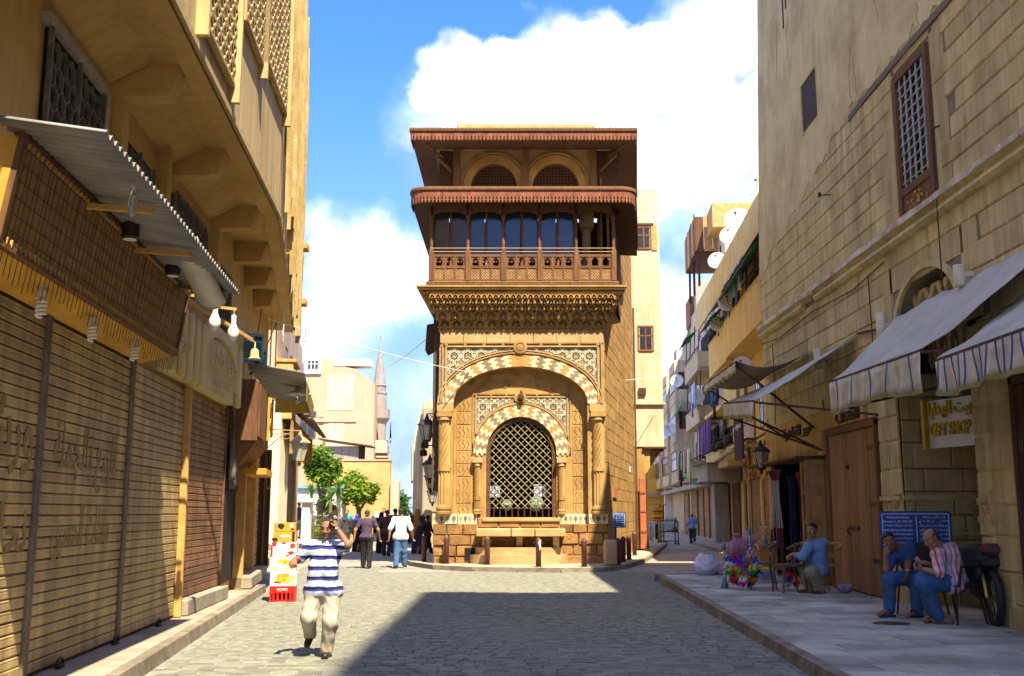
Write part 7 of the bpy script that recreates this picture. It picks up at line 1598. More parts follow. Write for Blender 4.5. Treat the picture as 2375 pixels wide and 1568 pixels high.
def person(label, pos, J, shirt, pants, shoes, hair='short', skin=SKIN, yaw=0, pitch=0, roll=0, hs=1.0, res=.018, sleeve=.55, hem=-.06, belly=0.0, fat=1.0, fine=False, scarf=None, robe=None, curl=(.5, .5), group=None, pleg=1.0, palms=(None, None), hcut=None, loose=1.0, pcut=.06, hdirs=(None, None), moustache=False):
 """J: joints in metres round pos (figure axes = street axes); yaw 0 looks at the camera"""
 t = T('person', label, 'person', pos, 0, group); j = {k: np.array(v, float) for k, v in J.items()}
 spine = nrm_(j['chest'] - j['pel']); fw = j['fw'] if 'fw' in j else V3(0, -1, 0); fw = nrm_(fw - spine * (fw @ spine)); S = hs
 lat = nrm_(np.cross(fw, spine))
 def torso(g): 
  sh = (j['shL'] + j['shR']) / 2
  o = [cap(j['hipL'], j['hipR'], (.105 * fat + g) * S, sq=fw, f=1.05), cap(j['pel'], j['pel'] + (j['chest'] - j['pel']) * .5, (.14 * fat + g) * S, (.135 * fat + g) * S, fw, 1.25), cap(j['pel'] + (j['chest'] - j['pel']) * .5, j['chest'], (.135 * fat + g) * S, (.16 * fat + g) * S, fw, 1.4), cap(j['chest'] + lat * .07 * S, j['shL'] - lat * .02, (.10 + g) * S, (.062 + g) * S, fw, 1.15), cap(j['chest'] - lat * .07 * S, j['shR'] + lat * .02, (.10 + g) * S, (.062 + g) * S, fw, 1.15), cap(j['shL'], j['shR'], (.055 + g) * S), cap(sh, j['neck'], (.08 + g) * S, (.062 + g * .5) * S)]
  if belly: o += [cap(j['pel'] + fw * .05 * S + spine * .02 + lat * w_, j['pel'] + (j['chest'] - j['pel']) * .6 + fw * .06 * S + lat * w_, (belly + g) * S, (belly * .95 + g) * S) for w_ in (-.07 * S, .07 * S)]
  return o
 def limb(a, b, c, r, g, frac=2.0):
  o = []; A, B, C_ = j[a], j[b], j[c]
  o.append(cap(A, A + (B - A) * min(1, frac), (r[0] + g) * S, (r[0] + (r[1] - r[0]) * min(1, frac) + g * 1.1) * S))
  if frac > 1: o.append(cap(B, B + (C_ - B) * (frac - 1), (r[1] + g) * S, (r[1] + (r[2] - r[1]) * (frac - 1) + g) * S))
  return o
 AR, LR = (.056 * fat, .044 * fat, .029), (.088 * fat, .060 * fat, .042)
 Rm = rotm(yaw, pitch, roll); hc = j['head']
 def hp(*a): return hc + Rm @ (V3(*a) * S)
 body = Patch(); pr = torso(-.004) + limb('shL', 'elL', 'wrL', AR, 0) + limb('shR', 'elR', 'wrR', AR, 0) + [cap(j['neck'] - spine * .03, hp(0, .012, -.05), .062 * S, .056 * S)]
 pr += limb('hipL', 'knL', 'anL', LR, -.004) + limb('hipR', 'knR', 'anR', LR, -.004)
 for s in 'LR': pr += [cap(j['an' + s], j['toe' + s], .040 * S, .034 * S), cap(j['an' + s], j['an' + s] - nrm_(j['toe' + s] - j['an' + s]) * .04 * S + V3(0, 0, -.035 * S), .034 * S)]
 body.add(surf(pr, res, .025 * S))
 ey = lambda s: hp(s * .031, -.088, .012)
 hd = [cap(hp(0, .012, .03), hp(0, -.012, .03), .076 * S, .07 * S), cap(hp(0, .03, .035), hp(0, .0, .04), .078 * S, .072 * S), cap(hp(0, -.03, -.02), hp(0, -.035, -.075), .062 * S, .045 * S), cap(hp(-.03, -.03, -.068), hp(.03, -.03, -.068), .036 * S), cap(hp(0, -.068, -.092), hp(0, -.07, -.094), .022 * S),
   cap(hp(-.034, -.073, .028), hp(.034, -.073, .028), .015 * S), cap(hp(0, -.086, .02), hp(0, -.108, -.026), .008 * S, .014 * S), cap(hp(-.013, -.092, -.032), hp(.013, -.092, -.032), .010 * S), cap(hp(-.045, -.055, -.015), hp(-.04, -.06, -.03), .022 * S), cap(hp(.045, -.055, -.015), hp(.04, -.06, -.03), .022 * S), cap(hp(-.016, -.082, -.063), hp(.016, -.082, -.063), .009 * S), cap(hp(0, .02, -.05), hp(0, .02, -.1), .056 * S)]
 for s in (-1, 1): hd += [cap(hp(s * .076, .012, .018), hp(s * .074, .010, -.026), .017 * S, .011 * S, Rm @ V3(1, 0, 0), 1.6)]
 for s in (-1, 1): hd.append(cap(hp(s * .031, -.094, .012), hp(s * .033, -.094, .012), .012 * S, sg=-1))
 body.add(surf(hd, (.0075 if fine else res * .7) * S, .012 * S))
 for q, s in enumerate('LR'):
  w, e = j['wr' + s], j['el' + s]; d = hdirs[q] if hdirs[q] is not None else w - e; pn = palms[q] if palms[q] is not None else -lat * (1 if s == 'L' else -1)
  body.add(surf(hand_prims(w, np.array(d, float), np.array(pn, float), 1 if s == 'L' else -1, S * 1.03, curl[q]), (.0065 if fine else .009) * S, .006 * S))
 body.build('body', skin, t)
 wr_ = lambda amp, fr: (lambda G: amp * (np.sin(G[:, 2] * fr + 3 * np.sin(G[:, 0] * 17 + G[:, 1] * 9)) * np.sin(G[:, 0] * fr * .7 + G[:, 1] * fr * .8 + G[:, 2] * 6)))
 if shirt and not robe:
  pc = Patch(); z0 = j['pel'] + spine * hem; cuts = [(z0, -spine), (j['neck'] + spine * .028 * S, spine + fw * -.25)]
  hemr = [cap(j['hipL'] + spine * .0, j['hipR'] + spine * .0, (.118 * fat + .022 * loose) * S, sq=fw, f=1.0)]
  pc.add(surf(torso(.016 * loose) + hemr + limb('shL', 'elL', 'wrL', AR, .018 * loose, sleeve) + limb('shR', 'elR', 'wrR', AR, .018 * loose, sleeve), res, .03 * S, cuts, wr_(.006, 38)))
  pc.build('shirt', shirt, t)
  if fine: 
   cb_ = Patch(); cb_.add(surf([cap(j['neck'] + lat * .05 * S + fw * .02, j['neck'] + fw * .085 * S - spine * .05, .018 * S, .012 * S), cap(j['neck'] - lat * .05 * S + fw * .02, j['neck'] + fw * .085 * S - spine * .05, .018 * S, .012 * S), cap(j['neck'] + lat * .055 * S, j['neck'] - fw * .05 * S + lat * .02, .017 * S), cap(j['neck'] - lat * .055 * S, j['neck'] - fw * .05 * S - lat * .02, .017 * S)], .009, .012)); cb_.build('collar', shirt, t)
 if pants and not robe:
  pc = Patch(); cuts = [(j['pel'] + spine * pcut, spine)]
  g = .014 * loose
  pc.add(surf([cap(j['hipL'], j['hipR'], (.112 * fat + g) * S, sq=fw, f=1.0), cap(j['pel'], j['pel'] + spine * .05, (.135 * fat + g) * S, sq=fw, f=1.2)] + limb('hipL', 'knL', 'anL', (LR[0] * 1.05, LR[1] + .012, .060), g, 2 * pleg) + limb('hipR', 'knR', 'anR', (LR[0] * 1.05, LR[1] + .012, .060), g, 2 * pleg), res, .05 * S, cuts, wr_(.006, 34))).build('trousers', pants, t)
 if robe:
  pc = Patch(); b0 = (j['hipL'] + j['hipR']) / 2; foot = (j['anL'] + j['anR']) / 2
  pc.add(surf(torso(.03) + [cap(b0, V3(foot[0], foot[1], .10), .17 * S, .23 * S, fw, 1.25)] + limb('shL', 'elL', 'wrL', AR, .03, 1.95) + limb('shR', 'elR', 'wrR', AR, .03, 1.95), res, .05 * S, [((0, 0, .02), (0, 0, -1))], wr_(.010, 14))).build('robe', robe, t)
 if shoes:
  pc = Patch()
  for s in 'LR':
   a, b_ = j['an' + s], j['toe' + s]; d = nrm_(b_ - a); heel = a - d * .05 * S + V3(0, 0, -.045 * S)
   pc.add(surf([cap(heel, b_, .040 * S, .036 * S, V3(0, 0, 1), 1.05), cap(a + d * .02 - V3(0, 0, .02), b_, .045 * S, .034 * S), cap(heel, a - V3(0, 0, .02), .04 * S)], .012 if fine else .016, .02))
  pc.build('shoes', shoes, t)
 if scarf:
  pc = Patch(); pc.add(surf([cap(hp(0, .02, .03), hp(0, 0, .03), .102 * S, .095 * S), cap(hp(0, .03, -.03), hp(0, .05, -.16), .10 * S, .13 * S), cap(j['chest'] + spine * .06, j['neck'], .17 * S, .10 * S, fw, 1.2)], res, .04, [], wr_(.006, 25))); 
  pc.build('headscarf', scarf, t)
 else:
  tilt = Rm @ nrm_(V3(0, -.85, -1.0)); cuts = [(hp(0, 0, .012), tilt)]; g = .0075
  if hair == 'bald': cuts = [(hp(0, 0, -.035), Rm @ nrm_(V3(0, -.35, -1))), (hp(0, 0, .062), Rm @ nrm_(V3(0, -.6, 1))), (hp(0, -.015, 0), Rm @ V3(0, -1, 0))]; g = .004
  if hair == 'thin': cuts = [(hp(0, 0, .04), Rm @ nrm_(V3(0, -1.1, -1.0)))]; g = .005
  if hair == 'crop': g = .005
  pc = Patch(); pc.add(surf([cap(hp(0, .012, .03), hp(0, -.012, .03), (.076 + g) * S, (.07 + g) * S), cap(hp(0, .03, .035), hp(0, .0, .04), (.078 + g) * S, (.072 + g) * S), cap(hp(0, .04, -.02), hp(0, .045, -.05), (.055 + g) * S)], (.008 if fine else res * .7), .012 * S, cuts, wr_(.002, 120))); pc.build('hair', HGR if hair in ('crop', 'bald') else HAIR, t)
 if fine:
  for s in (-1, 1):
   MB().lathe([(.001, -.009 * S), (.008 * S, -.005 * S), (.0105 * S, 0), (.008 * S, .005 * S), (.001, .009 * S)], 10, tuple(hp(s * .031, -.079, .012))).build('eye', EYW, t, True)
   p = hp(s * .031, -.0885, .012); MB().lathe([(.001, -.005 * S), (.005 * S, 0), (.001, .005 * S)], 8, tuple(p)).build('iris', HAIR, t)
   MB().bar(hp(s * .014, -.0905, .030), hp(s * .034, -.091, .036), .006 * S, .008 * S).bar(hp(s * .034, -.091, .036), hp(s * .050, -.080, .030), .006 * S, .006 * S).build('eyebrow', HAIR, t)
  MB().tube([hp(-.022, -.088, -.062), hp(0, -.093, -.061), hp(.022, -.088, -.062)], [.003 * S, .0045 * S, .003 * S], 6).build('lips', mat('lip', (.26, .10, .075), None, 5, 0), t)
  if moustache: MB().tube([hp(-.028, -.084, -.056), hp(-.012, -.094, -.047), hp(.012, -.094, -.047), hp(.028, -.084, -.056)], [.003 * S, .006 * S, .006 * S, .003 * S], 6).build('moustache', HAIR, t)
 return t
def stand(h=1.75, head=180, stride=.25, phase=1, armsw=.2, lean=0.0, spread=.0):
 """walking pose, figure turned by head degrees about the vertical (0 faces the camera)"""
 k = h / 1.75; c, s = math.cos(R(head)), math.sin(R(head))
 J = dict(pel=(0, 0, .95), chest=(0, -.02 - lean, 1.30), neck=(0, -.01 - lean, 1.47), head=(0, -.03 - lean, 1.625), shL=(.185, -.01 - lean, 1.41), shR=(-.185, -.01 - lean, 1.41), hipL=(.09, 0, .90), hipR=(-.09, 0, .90),
    knL=(.10, -.10 * phase * stride / .25 - .04, .49), knR=(-.10, .06 * phase * stride / .25 - .04, .49), anL=(.10, -stride * phase, .085), anR=(-.10, stride * phase, .085 + .05 * abs(stride) * 2),
    toeL=(.12, -stride * phase - .13, .04), toeR=(-.12, stride * phase - .13, .04), elL=(.25 + spread, armsw * phase * .4 + .03, 1.13), elR=(-.25 - spread, -armsw * phase * .4 + .03, 1.13), wrL=(.26 + spread * 1.2, armsw * phase - .06, .89), wrR=(-.26 - spread * 1.2, -armsw * phase - .06, .89), fw=(0, -1, 0))
 o = {}
 for n_, (x, y, z) in J.items():
  v = (x * c - y * s, x * s + y * c, z); o[n_] = v if n_ == 'fw' else tuple(q * k for q in v)
 return o
def at_feet(px, py, z=0.0): p = gnd(px, py, z); return p
# -- the man walking towards us with a phone
F0 = gnd(748, 1524, 0); SCX, SCZ = .0053, .0052
def fj(px, py, y=0.0): return ((px - 748) * SCX - .18 * y * 0 , y, (1528 - py) * SCZ)
J = dict(head=fj(752, 1228, -.06), neck=fj(750, 1258, -.02), chest=fj(748, 1290, -.01), pel=fj(745, 1368, 0), shL=fj(777, 1272, 0), shR=fj(714, 1272, 0), elL=fj(806, 1266, -.20), wrL=fj(779, 1228, -.17), elR=fj(686, 1302, -.02), wrR=fj(685, 1299, -.25),
   hipL=fj(765, 1374, 0), hipR=fj(726, 1374, 0), knL=fj(767, 1447, -.10), anL=fj(757, 1511, .0), toeL=fj(759, 1522, -.17), knR=fj(716, 1436, -.10), anR=fj(707, 1482, .30), toeR=fj(705, 1504, .18), fw=(-.05, -1, 0))
NAVY, SILV = (.022, .022, .085), (.42, .47, .60)
STR = stripes('striped_polo', [(0, SILV), (.56, (.035, .045, .23)), (.76, (.02, .015, .035)), (.96, (.3, .34, .5))], .125, 2, 9, wob=.03)
BGE = mat('beige_cotton', (.45, .395, .305), (.34, .295, .225), 4, .3, obj=True, bs=14)
m1 = person('stout man in striped polo and beige trousers walking forward with phone at ear', F0, J, STR, BGE, SHO, 'thin', SKD, yaw=R(-4), pitch=R(10), roll=R(4), hs=1.08, res=.0125, sleeve=.84, hem=-.10, belly=.095, fat=.98, fine=True, curl=(1.0, 1.15), loose=1.0,
   palms=((-1, .25, .1), (0, .2, -1)), hdirs=((-.35, .05, 1), (0, -.7, -.55)), moustache=False)
q = np.array(J['wrL']); MB().cbox(q[0] - .055, q[0] - .035, q[1] - .035, q[1] + .015, q[2] - .01, q[2] + .12, .006).build('phone_unused', IRN, m1)
for o in list(m1.children):
 if o.name.startswith('phone_unused'): bpy.data.objects.remove(o)
ph = T('mobile_phone', 'dark mobile phone held against the ear of the walking man', 'phone', F0 + Vector((q[0] - .045, q[1] - .01, q[2] + .06))); MB().cbox(-.008, .008, -.028, .028, -.06, .06, .005).build('case', IRN, ph); MB().box(-.0095, -.0082, -.024, .024, -.05, .05).build('screen', GLS, ph)
wt_ = T('wrist_watch', 'bright wristwatch on the raised arm of the walking man', 'watch', F0 + Vector(J['wrL'])); MB().lathe([(.036, -.012), (.039, -.01), (.039, .01), (.036, .012)], 14).build('strap', mat('steel', (.5, .5, .5), None, 3, 0, rough=.3, metal=.9), wt_); MB().lathe([(.017, 0), (.017, .008), (.014, .01)], 12, (-.0, -.04, 0)).build('dial', WHP, wt_)
# -- walkers in the street
TXM = lambda n, c, **k: mat('cloth_' + n, c, tuple(v * .75 for v in c), 6, .2, rough=.95, obj=True)
JEA = TXM('jeans', (.06, .13, .26)); DPU = TXM('dark_purple', (.075, .05, .085)); BLKC = TXM('black', (.02, .018, .02)); WHC = TXM('white_shirt', (.74, .73, .74)); GRS = TXM('grey_shorts', (.16, .155, .14)); CHA = TXM('charcoal', (.055, .055, .06)); MAR = TXM('maroon', (.13, .055, .055)); RBL = TXM('royal_blue', (.03, .10, .33)); TRQ = TXM('turquoise', (.02, .36, .42)); PKS = TXM('pink', (.65, .10, .25)); ORB = TXM('orange_shawl', (.52, .22, .035)); LGT = TXM('light_trousers', (.35, .3, .24)); NVT = TXM('navy_trousers', (.05, .05, .10))
def walker(label, px, py, top, heading, shirt, pants, shoes=SHO, z=0.0, **kw):
 p = at_feet(px, py, z); d = ray(px, top); h = CAMZ + d.z * p.y / d.y - z
 args = {k: kw.pop(k) for k in ('stride', 'phase', 'armsw', 'lean', 'spread') if k in kw}
 J = stand(h - .015, heading, **args); kw.setdefault('hs', h / 1.75); kw.setdefault('res', .02); kw.setdefault('yaw', R(heading)); return person(label, p, J, shirt, pants, shoes, group='people in the street', **kw)
walker('man in dark purple t-shirt and black trousers walking away, seen from behind', 849, 1318, 1180, 182, DPU, BLKC, stride=.13, armsw=.12, spread=.09, sleeve=.6, res=.016, hair='crop')
walker('man in white shirt and blue jeans walking away beside the kerb', 928, 1317, 1177, 176, WHC, JEA, stride=.15, phase=-1, armsw=-.12, spread=.06, sleeve=.95, hem=-.16, loose=1.5, res=.016)
walker('man in charcoal t-shirt and grey shorts before the dark brown shutters', 691, 1250, 1163, 170, CHA, GRS, z=.32, stride=.10, spread=.08, sleeve=.6, pleg=.52, hair='crop')
walker('woman in black robe and headscarf behind the walking man', 766, 1283, 1188, 175, None, None, robe=BLKC, scarf=BLKC)
walker('woman in long dark grey robe in front of the turquoise shirt', 799, 1281, 1190, 178, None, None, robe=CHA, scarf=CHA)
wv = walker('woman in black skirt with a blue and pink shawl over her shoulders', 827, 1281, 1192, 175, None, None, robe=BLKC, scarf=TXM('blue_shawl', (.05, .05, .42)))
walker('man in black and white striped t-shirt facing the camera near the orange wall', 779, 1272, 1179, 8, stripes('bw_stripes', [(0, (.02, .02, .025)), (.6, (.6, .6, .6))], .09, 2, 5), NVT, stride=.08, sleeve=.6)
walker('man in turquoise shirt facing the camera in front of the orange wall', 803, 1270, 1181, -6, TRQ, NVT, stride=.08, sleeve=.9)
walker('boy in white t-shirt by the white gate pier', 722, 1262, 1183, 200, WHC, LGT, stride=.08, sleeve=.55)
walker('man in dark jacket half hidden behind the walking man', 759, 1270, 1182, 190, CHA, BLKC, sleeve=1.9)
walker('woman in black robe between the two men walking away', 883, 1284, 1187, 180, None, None, robe=BLKC, scarf=BLKC)
walker('man in maroon shirt and dark trousers walking away', 896, 1291, 1181, 178, MAR, CHA, stride=.10, sleeve=.75, spread=.06, hair='crop')
walker('man in pink shirt facing the camera in the crowd', 889, 1262, 1177, 0, PKS, LGT, sleeve=.9)
walker('man in royal blue shirt walking away behind the white shirt', 915, 1284, 1178, 170, RBL, JEA, stride=.10, sleeve=1.9, spread=.1)
walker('woman with white headscarf far down the left street', 872, 1256, 1186, 175, None, None, robe=CHA, scarf=WHC)
ow_ = walker('woman wrapped in an orange-brown shawl walking past the bollard', 967, 1291, 1179, 165, None, None, robe=NVT, scarf=ORB)
b_ = Patch(); p0 = np.array((0, 0, 0.)); b_.add(surf([cap((.02, .02, 1.45), (-.06, .05, .95), .22, .26, V3(0, 1, 0), 1.3), cap((-.06, .05, .95), (.02, .06, .55), .25, .10, V3(0, 1, 0), 1.4)], .02, .05, [((0, 0, .45), (0, 0, -1))])); b_.build('shawl', ORB, ow_)
b_ = Patch(); b_.add(surf([cap((.0, .05, 1.4), (-.05, .08, 1.05), .19, .20, V3(0, 1, 0), 1.3)], .02, .05)); b_.build('shawl', stripes('shawl_print', [(0, (.05, .05, .42)), (.4, (.55, .06, .35)), (.7, (.05, .2, .5))], .22, 2, 4, wob=.2), wv)
walker('person in dark clothes standing at the fountain house corner', 991, 1290, 1193, 120, CHA, BLKC, sleeve=1.9, skin=SKD)
for i, (px, py, tp, sh, pa, lab) in enumerate(((868, 1252, 1188, NVT, CHA, 'tiny dark figure deep in the left street crowd'), (935, 1258, 1187, RBL, NVT, 'distant person in blue right of the white shirt'), (905, 1254, 1186, WHC, NVT, 'distant person in white between blue and maroon shirts'), (952, 1262, 1188, TRQ, BLKC, 'distant person in teal beside the orange shawl'), (848, 1248, 1187, CHA, BLKC, 'distant dark figure left of the purple t-shirt'))): walker(lab, px, py, tp, 180, sh, pa, res=.03, sleeve=1.9)
walker('man in pale blue shirt walking away in the right-hand street', 1607, 1262, 1191, 178, TXM('pale_blue_print', (.20, .36, .66)), NVT, stride=.06, armsw=.05, spread=.08, sleeve=.75, hair='bald', fat=1.12, res=.02)
# -- men sitting on the right pavement
def sitter(px0, pyf, zf=.15):
 p = gnd(px0, pyf, zf); d = ray(px0, pyf); t = p.y / d.y; sc = t / FPX; sl = p.x / p.y
 return p, (lambda px, py, y=0.0: ((px - px0) * sc * (1 + y / p.y) + sl * y, y, (pyf - py) * sc * .985 * (1 + y / p.y) )), sc
BLS = stripes('blue_check', [(0, (.20, .32, .46)), (.6, (.13, .22, .35))], .04, 2, 4, wob=.02, second=(0, .04, [(0, (1, 1, 1)), (.6, (.72, .78, .9))])); KHA = TXM('khaki', (.30, .27, .17))
p, f, sc = sitter(1905, 1375)
J = dict(head=f(1889, 1228, -.15), neck=f(1893, 1252, -.05), chest=f(1897, 1274, -.02), pel=f(1903, 1318, .05), shL=f(1915, 1262, .12), shR=f(1880, 1268, -.18), elL=f(1882, 1282, .05), wrL=f(1849, 1286, -.05), elR=f(1866, 1290, -.32), wrR=f(1843, 1284, -.22), hipL=f(1905, 1322, .14), hipR=f(1897, 1326, -.10), knL=f(1868, 1318, .02), knR=f(1882, 1326, -.34), anL=f(1876, 1366, .0), anR=f(1905, 1366, -.22), toeL=f(1858, 1373, -.05), toeR=f(1890, 1374, -.34), fw=(-.85, -.5, .15))
person('heavy shopkeeper in blue checked shirt and khaki trousers leaning on a chair', p, J, BLS, KHA, mat('brown_leather', (.10, .035, .02), None, 6, .1, rough=.5), 'short', SKIN, pcut=9, yaw=R(-42), pitch=R(4), roll=R(4), hs=1.22, res=.016, sleeve=1.45, hem=-.08, belly=.12, fat=1.16, fine=True, curl=(.7, .7), loose=1.2, hdirs=((-1, -.2, -.25), (-1, .1, -.35)), palms=((0, 0, -1), (0, 0, -1)))
NVS = TXM('navy_tee', (.045, .085, .20)); JN2 = TXM('blue_jeans', (.05, .125, .25))
p2, f, sc = sitter(2085, 1428)
J = dict(head=f(2072, 1252, -.22), neck=f(2092, 1268, -.10), chest=f(2108, 1288, -.02), pel=f(2140, 1335, .12), shL=f(2120, 1272, .05), shR=f(2078, 1292, -.16), elL=f(2113, 1306, -.24), wrL=f(2112, 1322, -.30) , elR=f(2062, 1318, -.36), wrR=f(2062, 1282, -.36), hipL=f(2140, 1338, .20), hipR=f(2128, 1340, -.04), knL=f(2130, 1342, -.22), knR=f(2068, 1338, -.34), anL=f(2128, 1420, -.18), anR=f(2064, 1412, -.22), toeL=f(2100, 1428, -.34), toeR=f(2040, 1420, -.36), fw=(-.75, -.6, -.35))
sh2 = person('man in navy t-shirt and jeans slumped on a chair, cheek on hand', p2, J, NVS, JN2, None, 'short', SKD, pcut=9, yaw=R(-18), pitch=R(8), roll=R(-16), hs=1.2, res=.016, sleeve=.72, hem=-.10, fat=1.02, fine=True, curl=(.35, 1.0), hdirs=((-.35, -.3, -.9), (.25, .15, 1)), palms=((-.3, .6, .2), (.8, .5, 0)), pleg=.96)
SLP = mat('blue_slipper', (.03, .05, .12), None, 5, .1, rough=.6)
def slipper(parent_pos, a, b, lab):
 t = T('slipper', lab, 'slipper', parent_pos); a = Vector(a); b = Vector(b); d = (b - a); d.z = 0; d.normalize(); c = Vector((a.x, a.y, 0)); s = Vector((-d.y, d.x, 0))
 bb = MB(); P = [c - d * .10 + s * .04, c - d * .10 - s * .04, c + d * .10 - s * .06, c + d * .22 - s * .045, c + d * .22 + s * .045, c + d * .10 + s * .06]; n = 6
 bb.add([q + Vector((0, 0, .0)) for q in P] + [q + Vector((0, 0, .03)) for q in P], [tuple(range(n - 1, -1, -1)), tuple(range(n, 2 * n))] + [(i, (i + 1) % n, n + (i + 1) % n, n + i) for i in range(n)]); bb.build('sole', SLP, t)
 MB().tube([c + d * .08 - s * .06 + Vector((0, 0, .03)), c + d * .09 - s * .03 + Vector((0, 0, .105)), c + d * .09 + s * .03 + Vector((0, 0, .105)), c + d * .08 + s * .06 + Vector((0, 0, .03))], .022, 6).build('strap', SLP, t)
slipper(p2, J['anL'], J['toeL'], 'dark blue slipper on the nearer foot of the slumped man'); slipper(p2, J['anR'], J['toeR'], 'dark blue slipper on the forward foot of the slumped man')
wt2 = T('wrist_watch', 'gold wristwatch on the hanging arm of the slumped man', 'watch', p2 + Vector(J['wrL']).lerp(Vector(J['elL']), .2)); MB().lathe([(.044, -.014), (.048, -.01), (.048, .01), (.044, .014)], 14).build('strap', mat('gold', (.6, .45, .15), None, 3, 0, rough=.3, metal=.9), wt2); MB().lathe([(.02, 0), (.02, .01)], 10, (-.03, -.035, 0)).build('dial', WHP, wt2)
PLD = stripes('plaid', [(0, (.55, .10, .06)), (.18, (.62, .50, .52)), (.45, (.50, .42, .50)), (.62, (.55, .12, .06)), (.72, (.62, .55, .6))], .16, 0, 4, wob=.03, second=(2, .13, [(0, (1, 1, 1)), (.55, (.8, .72, .74)), (.75, (1, .75, .66))]))
p3, f, sc = sitter(2190, 1446)
J = dict(head=f(2172, 1248, -.12), neck=f(2194, 1268, -.02), chest=f(2206, 1292, .02), pel=f(2222, 1345, .05), shL=f(2216, 1274, .14), shR=f(2186, 1284, -.16), elL=f(2192, 1322, .12), wrL=f(2153, 1306, .0), elR=f(2188, 1326, -.30), wrR=f(2150, 1318, -.22), hipL=f(2222, 1350, .14), hipR=f(2214, 1352, -.10), knL=f(2150, 1344, .02), knR=f(2148, 1350, -.24), anL=f(2164, 1430, .02), anR=f(2178, 1432, -.12), toeL=f(2148, 1438, -.06), toeR=f(2205, 1440, -.16), fw=(-.9, -.4, -.1))
person('balding man in red and white plaid shirt and blue jeans looking down at his hands', p3, J, PLD, JN2, SKD, 'bald', SKIN, pcut=9, yaw=R(-72), pitch=R(30), roll=R(0), hs=1.2, res=.016, sleeve=.95, hem=-.12, belly=.08, fat=1.06, fine=True, curl=(.9, .9), loose=1.25, hdirs=((-1, -.2, .05), (-1, .15, .15)), palms=((0, -.4, .8), (0, .4, .8)), pleg=.97)
# ------------------------------------------------------------ street furniture and goods
def thing1(name, label, cat, mb, part, m, loc, rz=0, group=None, smooth=False):
 t = T(name, label, cat, loc, rz, group); mb.build(part, m, t, smooth); return t
BOL = mat('bollard_brown', (.13, .05, .035), (.08, .032, .024), 5, .15, rough=.5)
BL = [(983, 1302, 'brown bollard at the far left end of the island kerb, beside the orange shawl'), (1035, 1308, 'brown bollard in front of the left column'), (1130, 1310, 'brown bollard in front of the left end of the stone trough'), (1249, 1315, 'brown bollard with a white rag tied round it before the trough'), (1355, 1315, 'brown bollard in front of the right column'), (1419, 1312, 'dark bollard leaning close to the pale stone post'), (1434, 1311, 'second dark bollard of the group right of the stone post'), (1446, 1304, 'third dark bollard of the group right of the stone post'), (1459, 1298, 'fourth dark bollard, last but one towards the right-hand street'), (1472, 1288, 'farthest dark bollard beside the red-brown gate')]
b0 = None
for i, (px, py, lab) in enumerate(BL):
 p = gnd(px, py, .12)
 if b0 is None:
  b0 = T('bollard', lab, 'bollard', p, 0, 'iron bollards round the fountain house')
  MB().lathe([(.085, 0), (.085, .74), (.088, .75), (.088, .79), (.07, .84), (.035, .875), (.005, .88)], 14).build('post', BOL, b0, True); MB().lathe([(.12, 0), (.12, .02), (.09, .03)], 14).build('base', BOL, b0)
  for s in (-1, 1): MB().tube([(s * .085 + s * .035 * (1 - math.cos(k * .7)), 0, .72 + .035 * math.sin(k * .7)) for k in range(10)], .008, 5).build('ring', RST, b0)
 else:
  o = dup(b0, p, 0, lab); o.scale = (1, 1, random.uniform(.96, 1.06))
 if i == 3: MB().tube([(.06, -.09, .8), (.02, -.11, .7), (.05, -.1, .58), (.03, -.1, .5)], [.03, .04, .03, .015], 6).build('tied_rag', WHC, [q for q in bpy.data.objects if q.get('label') == lab][0])
thing1('stone_post', 'short pale stone post leaning by the fountain house corner', 'post', MB().cbox(-.2, .2, -.14, .14, 0, .8, .05), 'post', SSL, gnd(1416, 1312, .12), .1)
def board_sign(label, p, rz, w, h, z0, poles, lines, title, tilt=0):
 t = T('information_sign', label, 'sign', p, rz); BLU = mat('sign_blue', (.012, .045, .22), None, 4, 0, rough=.4); PAL = mat('sign_white', (.55, .72, .85), None, 4, 0)
 f = MB().cbox(-w / 2, w / 2, -.02, .02, z0, z0 + h, .005).build('board', BLU, t); b = MB(); e = .035
 for (a, c, d, g) in ((-w / 2 + e, w / 2 - e, z0 + e, z0 + e + .015), (-w / 2 + e, w / 2 - e, z0 + h - e - .015, z0 + h - e), (-w / 2 + e, -w / 2 + e + .015, z0 + e, z0 + h - e), (w / 2 - e - .015, w / 2 - e, z0 + e, z0 + h - e), (.01, .022, z0 + .08, z0 + h - .08)): b.box(a, c, -.025, -.019, d, g)
 b.build('border', PAL, f)['kind'] = 'stuff'
 n = len(lines[0]); lh = (h - .1) / (n + .3)
 for s in (0, 1):
  for i, tx in enumerate(lines[s]): text('lettering', tx if s == 0 else arab(tx), PAL, f, ((-w / 4 + .005) if s == 0 else w / 4 + .005, -.024, z0 + h - .06 - lh * (i + .55)), (0, 0, 0), w * .40 * (1 if i else .8), lh * (.62 if s == 0 else .7), .003, .006)
 for x in poles: MB().cbox(x - .03, x + .03, .02, .08, 0, z0 + h * .8, .01).build('pole', mat('blue_pole', (.02, .07, .35), None, 4, 0), t)
 return t
EN = ['The Palace of Amir Bashtak', 'Monument no. 34 / 1334-1339', 'The founder of this palace, Sayf al-Din', 'Bashtak al-Nasiri was one of the mamluks', 'of Sultan al-Nasir Muhammad ibn Qalawun', 'He has been a number of mosques', 'and houses, some of them']
AR_ = ['قصر الامير بشتاك', 'اثر رقم', 'عاصر هذا القصر الامير سيف الدين بشتاك', 'وكان احد امراء الناصر محمد بن قلاوون', 'وقد شيد عدة مساجد', 'والقصر من اجمل القصور', 'ودور سكنية']
ps = gnd(2128, 1412, .15); ps = aty(2128, 1300, 17.4); ps.z = .15
